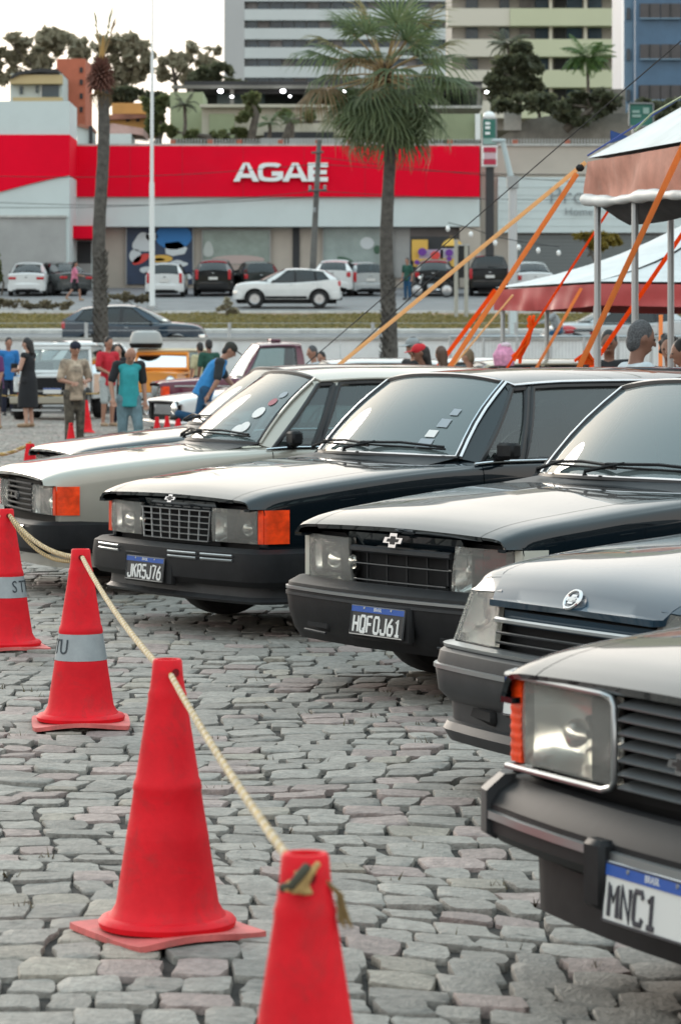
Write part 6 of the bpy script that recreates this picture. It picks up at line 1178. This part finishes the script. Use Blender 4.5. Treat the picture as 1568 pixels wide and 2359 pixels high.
# ------------------------------------------------------------ people
SKINS = [mat('skin_light', (.46, .27, .20), .55), mat('skin_mid', (.33, .17, .115), .55), mat('skin_brown', (.19, .09, .06), .55)]
HAIRB = mat('hair_black', (.012, .010, .010), .6); HAIRG = mat('hair_grey', (.075, .077, .082), .85, var=.7, vscale=90, bump=.6, bscale=120); HAIRN = mat('hair_brown', (.07, .035, .02), .6); EYE = mat('eye_dark', (.01, .01, .01), .3)
def capsule(mb, a, b, ra, rb):
    a, b = Vector(a), Vector(b); d = b - a; L = d.length; n = max(2, int(L / .05))
    mb.ball(a, ra, 10); mb.ball(b, rb, 10)
    if L > 1e-4: mb.tube([a, b], [ra, rb], 10)
def remesh(mb, name, m, parent, vox=.014, smooth=4):
    o = mb.build(name, m, parent); r = o.modifiers.new('skin', 'REMESH'); r.mode = 'VOXEL'; r.voxel_size = vox; r.use_smooth_shade = True; s = o.modifiers.new('soft', 'SMOOTH'); s.factor = .5; s.iterations = smooth; return o
def person(label, loc, rz, J={}, skin=0, shirt=None, sleeve=.5, pants=None, leg=1.0, shoes='shoe_black', hair=HAIRB, hairkind='short', H=1.72, belly=0, raglan=None, skirt=False, cap=None, extra=None, group=None, bare_arm=False, lower=True):
    """faces +y; joint overrides in J; sleeve / leg = share of the limb that is clothed"""
    k = H / 1.72; t = thing('person', label, 'person', loc, rz, group); P = dict(pel=(0, 0, .93), wst=(0, .005, 1.08), chs=(0, .01, 1.28), nek=(0, -.005, 1.46), hed=(0, .03, 1.60))
    for s, q in (('l', -1), ('r', 1)): P.update({'sh' + s: (q * .175, 0, 1.40), 'el' + s: (q * .225, -.02, 1.13), 'wr' + s: (q * .235, .05, .89), 'hp' + s: (q * .085, 0, .90), 'kn' + s: (q * .095, .02, .50), 'an' + s: (q * .10, -.02, .09), 'to' + s: (q * .115, .13, .035)})
    P.update({a: b for a, b in J.items()}); P = {a: Vector(b) * k for a, b in P.items()}; b = MB(); SK = SKINS[skin]
    capsule(b, P['pel'], P['wst'], .125 * k, .12 * k + belly * .3); capsule(b, P['wst'], P['chs'], .12 * k + belly * .3, .13 * k); capsule(b, P['chs'], P['nek'], .12 * k, .055 * k); capsule(b, P['nek'], P['hed'], .052 * k, .06 * k)
    for q in 'lr':
        capsule(b, P['chs'].lerp(P['nek'], .55), P['sh' + q], .075 * k, .062 * k); capsule(b, P['sh' + q], P['el' + q], .055 * k, .042 * k); capsule(b, P['el' + q], P['wr' + q], .042 * k, .028 * k)
        capsule(b, P['pel'], P['hp' + q], .11 * k, .10 * k); capsule(b, P['hp' + q], P['kn' + q], .088 * k, .055 * k); capsule(b, P['kn' + q], P['an' + q], .058 * k, .036 * k); capsule(b, P['an' + q] + Vector((0, 0, -.03 * k)), P['to' + q], .038 * k, .03 * k)
        # hand: palm, four fingers, thumb
        d = (P['wr' + q] - P['el' + q]).normalized(); sd = d.cross(Vector((0, 1, .2))).normalized(); pm = P['wr' + q] + d * .075 * k; capsule(b, P['wr' + q], pm, .026 * k, .034 * k)
        for i, fl in enumerate((.060, .072, .068, .052)):
            f0 = pm + sd * (.036 - .024 * i) * k + d * .01; f1 = f0 + (d + Vector((0, .25, 0))).normalized() * fl * .55 * k; f2 = f1 + (d + Vector((0, .7, -.1))).normalized() * fl * .5 * k; capsule(b, f0, f1, .0105 * k, .010 * k); capsule(b, f1, f2, .010 * k, .008 * k)
        th0 = P['wr' + q] + d * .03 * k + sd * .03 * k; capsule(b, th0, th0 + (d * .6 + sd * .7 + Vector((0, .3, 0))).normalized() * .055 * k, .013 * k, .010 * k)
    h = P['hed']; hd = (P['hed'] - P['nek']).normalized(); fw = J.get('_fw', Vector((0, 1, 0))); fw = (Vector(fw) - hd * hd.dot(Vector(fw))).normalized(); rt = fw.cross(hd); M = Matrix((rt, fw, hd)).transposed(); hc = h + hd * .035 * k
    def hp(x, y, z): return hc + (M @ Vector((x, y, z))) * k
    b.ball(hc, (.076 * k, .094 * k, .112 * k), 16, M); b.ball(hp(0, .025, -.065), (.055 * k, .062 * k, .055 * k), 12, M); capsule(b, hp(0, .094, .012), hp(0, .112, -.026), .010 * k, .015 * k); b.ball(hp(0, .088, -.066), (.026 * k, .012 * k, .009 * k), 8, M)
    for q in (-1, 1): b.ball(hp(q * .078, -.008, -.008), (.012 * k, .022 * k, .034 * k), 8, M)
    body = remesh(b, 'body', SK, t, .011, 3)
    for q in (-1, 1): MB().ball(hp(q * .032, .086, .008), (.013 * k, .008 * k, .008 * k), 8, M).build('eye', EYE, t)
    if hair and hairkind != 'bald':
        hm = MB(); hm.ball(hp(0, -.016, .022), (.084 * k, .092 * k, .106 * k), 16, M); hm.ball(hp(0, -.045, -.03), (.074 * k, .058 * k, .085 * k), 12, M)
        if hairkind == 'long': capsule(hm, hp(0, -.07, .0), hp(0, -.075, -.20), .075 * k, .055 * k); hm.ball(hp(0, -.05, -.06), (.085 * k, .06 * k, .10 * k), 12, M)
        if hairkind == 'curly':
            for i in range(26): a = i * 2.4; z = .10 - .0065 * i; hm.ball(hp(.085 * math.cos(a) * (1 - .3 * (i < 6)), -.02 + .085 * math.sin(a) * (.5 if math.sin(a) > 0 else 1), z), .028 * k, 8)
        o = remesh(hm, 'hair', hair, t, .012, 2)
    if cap:
        cm = MB(); cm.ball(hp(0, -.004, .045), (.090 * k, .104 * k, .078 * k), 16, M)
        if hairkind != 'beanie': cm.box(hp(0, .13, .045), (.13 * k, .12 * k, .012 * k), M, bev=.005)
        cm.build('cap', cap, t)
    if shirt:
        g = MB(); capsule(g, P['pel'] + Vector((0, 0, -.02)) * k, P['wst'], .142 * k, .137 * k + belly * .3)
        for q in (-1, 1): capsule(g, P['pel'] + Vector((q * .07, 0, -.06)) * k, P['wst'] + Vector((q * .05, 0, 0)) * k, .098 * k, .10 * k)
        dn = (P['pel'] - P['wst']).normalized(); g.tube([P['pel'] + dn * .13 * k, P['pel'], P['wst']], [.158 * k, .15 * k, .14 * k + belly * .3], 14); capsule(g, P['wst'], P['chs'], .137 * k + belly * .3, .147 * k); capsule(g, P['chs'], P['nek'] + Vector((0, 0, -.045)) * k, .135 * k, .07 * k)
        g2 = MB() if raglan else g
        for q in 'lr':
            capsule(g, P['chs'].lerp(P['nek'], .5), P['sh' + q], .088 * k, .074 * k)
            if sleeve: e = P['sh' + q].lerp(P['el' + q], min(1, sleeve * 1.6)); capsule(g2, P['sh' + q], e, .072 * k, .066 * k)
            if sleeve > .8: capsule(g2, P['el' + q], P['el' + q].lerp(P['wr' + q], .9), .056 * k, .042 * k)
            if raglan: capsule(g2, P['sh' + q], P['nek'].lerp(P['sh' + q], .45) + Vector((0, .0, -.015)), .081 * k, .062 * k)
        remesh(g, 'shirt', shirt, t, .014, 5)
        if raglan: remesh(g2, 'sleeves', raglan, t, .014, 3)
    if pants:
        g = MB(); capsule(g, P['pel'] + Vector((0, 0, .02)), P['pel'], .135 * k + belly * .2, .132 * k)
        for q in 'lr':
            capsule(g, P['pel'], P['hp' + q], .12 * k, .112 * k)
            if skirt: continue
            kn = P['hp' + q].lerp(P['kn' + q], min(1, leg * 2)); capsule(g, P['hp' + q], kn, .105 * k, .078 * k)
            if leg > .5: capsule(g, P['kn' + q], P['kn' + q].lerp(P['an' + q], (leg - .5) * 2 * .95), .076 * k, .062 * k)
        if skirt: g.tube([P['wst'], P['pel'], Vector((0, .01, .62)) * k, Vector((0, .01, .38)) * k], [.14 * k, .17 * k, .20 * k, .205 * k], 14)
        remesh(g, 'trousers' if not skirt else 'skirt', pants, t, .014, 4)
    if shoes:
        sm = mat(shoes, {'shoe_black': (.02, .02, .02), 'shoe_tan': (.3, .2, .12), 'shoe_white': (.6, .6, .6)}[shoes], .6)
        for q in 'lr': s_ = MB(); capsule(s_, P['an' + q] + Vector((0, -.02, -.045)) * k, P['to' + q] + Vector((0, .02, 0)) * k, .046 * k, .04 * k); remesh(s_, 'shoe', sm, t, .013, 2)
    return t
CL = lambda n, c, v=.12: mat('cloth_' + n, c, .9, var=v, vscale=9)
def pos(x, Y, z=0): return (XJ(x, Y), Y, z)
CROSS = dict(ell=(-.24, .05, 1.14), wrl=(.02, .22, 1.16), elr=(.24, .05, 1.14), wrr=(-.04, .20, 1.12))
HOLD = dict(ell=(-.25, .02, 1.13), wrl=(-.10, .25, 1.10), elr=(.25, .0, 1.13), wrr=(.14, .27, 1.08))
person('person in a black tank top and long black skirt with crossed arms', pos(66, 62.5), R(65), CROSS, 0, CL('black', (.014, .015, .018)), 0, CL('black', (0, 0, 0)), .6, 'shoe_tan', HAIRB, 'long', 1.74, skirt=True)
person('person in beige print shirt, dark cap and camouflage trousers', pos(172, 48), R(205), HOLD, 1, mat('shirt_print', (.36, .29, .22), .9, var=.6, vscale=7), .55, mat('camouflage', (.075, .065, .05), .9, var=.9, vscale=9), 1, 'shoe_black', HAIRB, 'beanie', 1.62, cap=CL('navy', (.012, .014, .03)))
person('person in a red shirt and pale shorts beside the palm trunk', pos(249, 63), R(215), dict(elr=(.26, .05, 1.15), wrr=(.12, .2, 1.05)), 1, CL('red', (.45, .015, .03)), .5, CL('pale', (.38, .42, .42)), .52, 'shoe_tan', HAIRB, 'short', 1.76)
person('person in a black shirt with one arm raised behind the bald man', pos(274, 64.5), R(170), dict(ell=(-.30, .02, 1.36), wrl=(-.50, .08, 1.22)), 0, CL('black', (0, 0, 0)), .5, CL('navy', (0, 0, 0)), 1, 'shoe_black', HAIRB, 'curly', 1.62)
person('bald person in a teal shirt with black sleeves and jeans', pos(297, 43), R(195), dict(hed=(0, .13, 1.53), nek=(0, .05, 1.43), chs=(0, .03, 1.27), knl=(-.12, .10, .52), anl=(-.16, .02, .12), tol=(-.17, .16, .05), elr=(.27, .02, 1.15), wrr=(.26, .14, .92)), 1, CL('teal', (.03, .30, .33)), .5, CL('faded_denim', (.12, .19, .22), .3), 1, 'shoe_white', None, 'bald', 1.60, .03, raglan=CL('black', (0, 0, 0)))
person('person in a blue shirt at the left edge behind the jeep', pos(20, 74), R(200), {}, 1, CL('blue', (.02, .15, .40)), .5, CL('navy', (0, 0, 0)), 1, 'shoe_black', HAIRB, 'short', 1.80)
person('person in a purple top cut off by the left edge', pos(-8, 61), R(120), {}, 1, CL('purple', (.11, .03, .12)), .5, CL('black', (0, 0, 0)), .55, 'shoe_tan', HAIRB, 'short', 1.66)
person('person in a dark green shirt seen from behind near the maroon pickup', pos(482, 70), R(20), {}, 2, CL('green', (.015, .07, .05)), .5, CL('navy', (0, 0, 0)), 1, 'shoe_black', HAIRB, 'short', 1.74)
person('person in a pale yellow shirt beside the green shirt', pos(462, 72), R(30), {}, 1, CL('pale_yellow', (.46, .42, .26)), .5, CL('navy', (0, 0, 0)), 1, 'shoe_black', HAIRB, 'short', 1.68)
person('person in a blue shirt and cap swinging a leg over the white vintage car', pos(472, 46.5, .0), R(-82), dict(pel=(0, 0, .94), wst=(0, .06, 1.07), chs=(0, .17, 1.24), nek=(0, .27, 1.38), hed=(0, .35, 1.49), shl=(-.175, .20, 1.33), shr=(.175, .20, 1.33), ell=(-.22, .34, 1.10), wrl=(-.20, .50, .92), elr=(.24, .16, 1.06), wrr=(.21, .04, .86), hpl=(-.09, 0, .90), hpr=(.09, 0, .90), knl=(-.10, .06, .50), anl=(-.10, -.02, .09), tol=(-.11, .13, .035), knr=(.11, -.10, .50), anr=(.12, -.42, .58), tor=(.12, -.52, .52)), 1, CL('azure', (.03, .20, .46)), .5, CL('denim', (.012, .06, .13), .3), 1, 'shoe_black', HAIRB, 'short', 1.72, cap=CL('dark_olive', (.03, .03, .025)), raglan=CL('charcoal', (.02, .025, .03)))
BK = 'onlookers behind the row of saloons'
person('grey haired person in a pale shirt turned away to the right', pos(1464, 21), R(-72), {}, 2, CL('pale_blue', (.42, .47, .50)), .5, CL('navy', (0, 0, 0)), 1, 'shoe_black', HAIRG, 'short', 1.66, group=BK)
person('dark haired person right of the grey haired one behind the car roofs', pos(1543, 27), R(160), {}, 1, CL('charcoal', (0, 0, 0)), .5, CL('navy', (0, 0, 0)), 1, 'shoe_black', HAIRB, 'curly', 1.60, group=BK)
person('person in a rose top cut off by the right edge', pos(1578, 26), R(90), {}, 1, CL('rose', (.40, .16, .22)), .5, CL('navy', (0, 0, 0)), 1, 'shoe_black', HAIRB, 'short', 1.56, group=BK)
person('person in black standing under the orange straps left of the grey haired one', pos(1402, 30), R(170), {}, 2, CL('black', (0, 0, 0)), .5, CL('navy', (0, 0, 0)), 1, 'shoe_black', HAIRB, 'short', 1.66, group=BK)
person('person in black with a red cap behind the black estate', pos(972, 38), R(100), {}, 2, CL('black', (0, 0, 0)), .5, CL('navy', (0, 0, 0)), 1, 'shoe_black', HAIRB, 'long', 1.56, cap=CL('bright_red', (.5, .02, .03)), group=BK)
person('person in a grey cap just left of the red cap', pos(955, 40), R(130), {}, 1, CL('black', (0, 0, 0)), .5, CL('navy', (0, 0, 0)), 1, 'shoe_black', HAIRB, 'short', 1.64, cap=CL('grey', (.25, .27, .28)), group=BK)
person('brown haired person between the straps', pos(1017, 40), R(20), {}, 1, CL('black', (0, 0, 0)), .5, CL('navy', (0, 0, 0)), 1, 'shoe_black', HAIRN, 'long', 1.53, group=BK)
person('fair haired person left of the pink bundle', pos(1082, 42), R(60), {}, 1, CL('grey', (0, 0, 0)), .5, CL('navy', (0, 0, 0)), 1, 'shoe_black', mat('hair_fair', (.18, .13, .08), .7), 'short', 1.50, group=BK)
person('white haired person behind the silver car roof', pos(723, 50), R(120), {}, 1, CL('pale_blue', (0, 0, 0)), .5, CL('navy', (0, 0, 0)), 1, 'shoe_black', HAIRG, 'short', 1.56, group=BK)
person('dark haired person beside the white haired one', pos(742, 51), R(150), {}, 1, CL('black', (0, 0, 0)), .5, CL('navy', (0, 0, 0)), 1, 'shoe_black', HAIRB, 'short', 1.47, group=BK)
person('rider in a grey jacket and red helmet on the motorcycle', pos(1288, 91.5, 1.32), R(90), dict(pel=(0, .0, .82), wst=(0, .06, .95), chs=(0, .16, 1.14), nek=(0, .22, 1.30), hed=(0, .27, 1.42), shl=(-.17, .18, 1.25), shr=(.17, .18, 1.25), ell=(-.25, .36, 1.10), wrl=(-.28, .58, 1.02), elr=(.25, .36, 1.10), wrr=(.28, .58, 1.02), hpl=(-.1, 0, .80), hpr=(.1, 0, .80), knl=(-.2, .36, .66), anl=(-.2, .22, .30), tol=(-.2, .36, .26), knr=(.2, .36, .66), anr=(.2, .22, .30), tor=(.2, .36, .26)), 1, CL('grey', (0, 0, 0)), 1, CL('denim', (0, 0, 0)), 1, 'shoe_black', CL('bright_red', (0, 0, 0)), 'short', 1.72)
person('person in a pink top and black shorts walking past the grey saloon', pos(172, 133, 3.66), R(-80), dict(knl=(-.1, .22, .52), anl=(-.1, .26, .10), tol=(-.1, .38, .05), knr=(.1, -.10, .50), anr=(.1, -.36, .16), tor=(.1, -.28, .06), elr=(.24, .10, 1.14), wrr=(.2, .3, 1.1)), 1, CL('pink', (.55, .17, .26)), .5, CL('black', (0, 0, 0)), .45, 'shoe_tan', HAIRB, 'long', 1.64)
person('person in a dark shirt and jeans beside the parked motorcycle', pos(938, 134, 3.72), R(150), {}, 1, CL('green', (0, 0, 0)), .5, CL('denim', (0, 0, 0)), 1, 'shoe_black', HAIRB, 'short', 1.74)
t = thing('pink_fabric_bundle', 'bunched pink and white fabric held up behind the car roofs', 'fabric', at(1160, 832, 40)); mb = MB()
for k in range(15): a = k * .42; mb.tube([(.10 * math.cos(a), .07 * math.sin(a), -.06), (.115 * math.cos(a), .08 * math.sin(a), .08), (.06 * math.cos(a), .04 * math.sin(a), .19 + .03 * math.sin(k * 2.3))], [.03, .034, .02], 7)
remesh(mb, 'pink_folds', mat('fabric_pink', (.62, .27, .42), .8, var=.35, vscale=14), t, .012, 2); mb = MB(); mb.ball((.02, -.02, .20), (.07, .05, .04), 10); mb.build('white_top', mat('fabric_white', (.62, .5, .56), .8), t)
# ------------------------------------------------------------ cones and ropes in front
CONE = mat('cone_red', (.68, .006, .016), .62, spec=.25, var=.16, vscale=6, bump=.12, bscale=40, detail=7, scuff=.55, sscale=9, scol=(.26, .03, .03)); CONEB = mat('cone_base_red', (.60, .14, .13), .6, spec=.25, var=.25, vscale=9, scuff=.6, sscale=12, scol=(.22, .13, .11)); BAND = mat('cone_band_silver', (.30, .33, .345), .45, .25, var=.12, vscale=14); HOLE = mat('cone_hole', (.18, .004, .008), .8)
def cone(label, loc, rz, band=None, lean=(0, 0), H=.70, far=False):
    t = thing('traffic_cone', label, 'traffic cone', loc, rz, 'red traffic cones'); k = H / .70
    def rr(z): return lerp(.138, .033, (z - .035) / .665)
    b_ = MB(); s_ = .193
    def base(u, v):
        r = max(abs(u), abs(v)); z = .006 + .005 * math.sin(u * 2.1 + 1) * abs(v) * r + .005 * r * r * math.sin(3 * u - 2 * v + rz); rr_ = 1 - .055 * (abs(u * v)) ** 4; return (u * s_ * rr_, v * s_ * rr_, z + .014)
    b_.grid(base, lin(-1, 1, 15), lin(-1, 1, 15), rim=.016); put(b_, 'base_plate', CONEB, t, Matrix.Scale(k, 4))
    prof = [(.172, .022), (.176, .036), (.168, .046), (.150, .050), (.141, .062), (rr(.08), .08)] + [(rr(z), z) for z in (.15, .24)] + [(rr(.252) + .0015, .248), (rr(.252), .256)] + [(rr(z), z) for z in (.30, .365)] + [(rr(.375) + .004, .372), (rr(.39) + .003, .39), (rr(.40), .40)] + [(rr(z), z) for z in (.47, .55, .60)] + [(rr(.61) + .002, .612), (rr(.625), .625), (.040, .66), (.0375, .695), (.034, .70), (.026, .70), (.024, .66)]
    put(MB().lathe([(r_ * k, z * k) for r_, z in prof], 48), 'cone_body', CONE, t)
    for sg in (1, -1): put(MB().lathe([(.001, 0), (.010, 0), (.0105, .002)], 16, Matrix.Rotation(R(90) * sg, 3, 'X')), 'rope_hole', HOLE, t, Matrix.Translation((0, -.0405 * sg * k, .668 * k)))
    if band:
        bd = MB().lathe([((rr(z) + .0022) * k, z * k) for z in (.262, .31, .366)], 48).build('reflective_band', BAND, t)
        for i, ch in enumerate(band):
            a = R(-118 + 27 * i) + band_off; r = (rr(.315) + .0035) * k; sl = math.atan((.138 - .033) / .665); M = Matrix.Rotation(a, 4, 'Z') @ Matrix.Translation((r, 0, .314 * k)) @ Matrix.Rotation(-sl, 4, 'Y') @ Matrix(((0, 0, 1, 0), (1, 0, 0, 0), (0, 1, 0, 0), (0, 0, 0, 1)))
            lettering(ch, .085, mat('band_ink', (.03, .04, .05), .6), bd, M, depth=.0008, sx=.75)
    t.rotation_euler = (lean[0], lean[1], rz); return t
band_off = R(40)
c0 = cone('red cone with a lettered silver band at the left edge', (-1.665, F / 462, 0), R(20), 'STTU'); band_off = R(-98)
c1 = cone('red cone with a silver band, second from the left edge', (-1.03, F / 580, 0), R(6), 'STTU'); c2 = cone('plain red cone in the middle foreground with a wide flat base', (-.44, F / 905, 0), R(33)); c3 = cone('nearest red cone cut by the bottom edge with a knotted rope', (-.055, F / 1478, 0), R(10))
cone('small red cone beside the palm trunk behind the people', (XJ(199, 58), 58, 0), 0, H=.6); cone('red cone top peeping over the dark grey hood', (XJ(164, 44), 44, 0), .4, H=.5); cone('red cone at the front corner of the dark grey saloon', (XJ(70, 27), 27.0, 0), .4)
for i, x in enumerate((362, 385, 410, 432)): cone(['first of four red cones between the bald man and the white vintage car', 'second of four red cones between the bald man and the white vintage car', 'third of four red cones between the bald man and the white vintage car', 'fourth of four red cones, nearest the man in blue'][i], (XJ(x, 48 + .6 * i), 48 + .6 * i, 0), i, H=.5)
ROPEC = mat('rope_cream', (.56, .44, .31), .85, var=.2, vscale=30); ROPEY = mat('rope_ochre', (.44, .29, .11), .85, var=.3, vscale=30); ROPEK = mat('rope_black', (.03, .028, .02), .85)
def rope(label, a, b, sag, r=.0075, mats=(ROPEC, ROPEC, ROPEY), pitch=.085):
    a, b = Vector(a), Vector(b); t = thing('rope', label, 'rope', a, 0, 'ropes between the cones'); L = (b - a).length; n = int(L / .012); d = (b - a).normalized(); u = d.orthogonal().normalized(); v = d.cross(u)
    for k, m_ in enumerate(mats):
        pts = []
        for i in range(n + 1):
            s = i / n; ph = 2 * math.pi * (s * L / pitch + k / len(mats)); pts.append((b - a) * s + Vector((0, 0, -sag * 4 * s * (1 - s))) + (u * math.cos(ph) + v * math.sin(ph)) * r * .75)
        MB().tube(pts, r * .8, 5).build('strand', m_, t)
    return t
zt = .668; P0, P1, P2, P3 = [Vector(q.location) + Vector((0, -.02, zt)) for q in (c0, c1, c2, c3)]
rope('rope from the left edge cone to the second cone', P0 + Vector((.02, 0, 0)), P1, .05, .0075, (ROPEC, ROPEY, ROPEY, ROPEK)); rope('pale rope sloping from the second cone to the middle cone', P1 + Vector((.01, -.02, 0)), P2 + Vector((-.02, .03, .01)), .025, .0060, (ROPEC, ROPEC, ROPEY)); rope('pale rope from the middle cone to the nearest cone', P2 + Vector((.012, -.03, -.005)), P3 + Vector((-.03, .04, .025)), .012, .0052)
rope('rope leaving the left edge cone out of the picture', P0 + Vector((-.02, 0, 0)), P0 + Vector((-1.6, .3, 0)), .05, .009, (ROPEC, ROPEY, ROPEY)); rope('second orange rope sagging below the first at the left edge cone', P0 + Vector((.02, .02, -.01)), P1 + Vector((0, .02, -.01)), .075, .006, (ROPEY, ROPEY, ROPEK))
rope('orange rope reaching from the left edge to the cone by the dark grey hood', (XJ(-20, 27), 27, CH - (1048 - HY) * 27 / F), (XJ(72, 27), 27, CH - (1020 - HY) * 27 / F), .03, .012, (ROPEY, ROPEY, ROPEC)); rope('yellow and black rope strung across the white off-roader', (XJ(-10, 66), 66, CH - (910 - HY) * 66 / F), (XJ(240, 66), 66, CH - (905 - HY) * 66 / F), .04, .014, (ROPEY, ROPEY, ROPEK), .4)
t = thing('rope_knot', 'knotted frayed ochre rope end tied through the nearest cone', 'rope', P3); mb = MB()
for k in range(5): a = k * 1.25; mb.tube([(-.012 + .006 * k, -.03, .012 - .008 * k), (-.02 + .012 * math.cos(a), -.045, -.012 + .010 * math.sin(a)), (.006 * k - .002, -.032, -.022 + .012 * k)], .006, 6)
remesh(mb, 'knot', ROPEY, t, .004, 1); mb = MB()
for k in range(14): mb.tube([(.03, .0, -.005), (.05 + .002 * k % .01, .0 + .002 * (k % 4), -.03), (.052 + .0016 * k, .004 * (k % 3), -.07 - .002 * (k % 7))], .0022, 4)
mb.build('frayed_end', mat('rope_frayed', (.22, .15, .06), .9), t); mb = MB(); mb.tube([(-.035, -.034, -.014), (-.02, -.046, -.008), (-.004, -.046, .012), (.004, -.036, .02)], .0075, 7); mb.build('dark_strand', mat('rope_dark', (.06, .06, .04), .9), t)
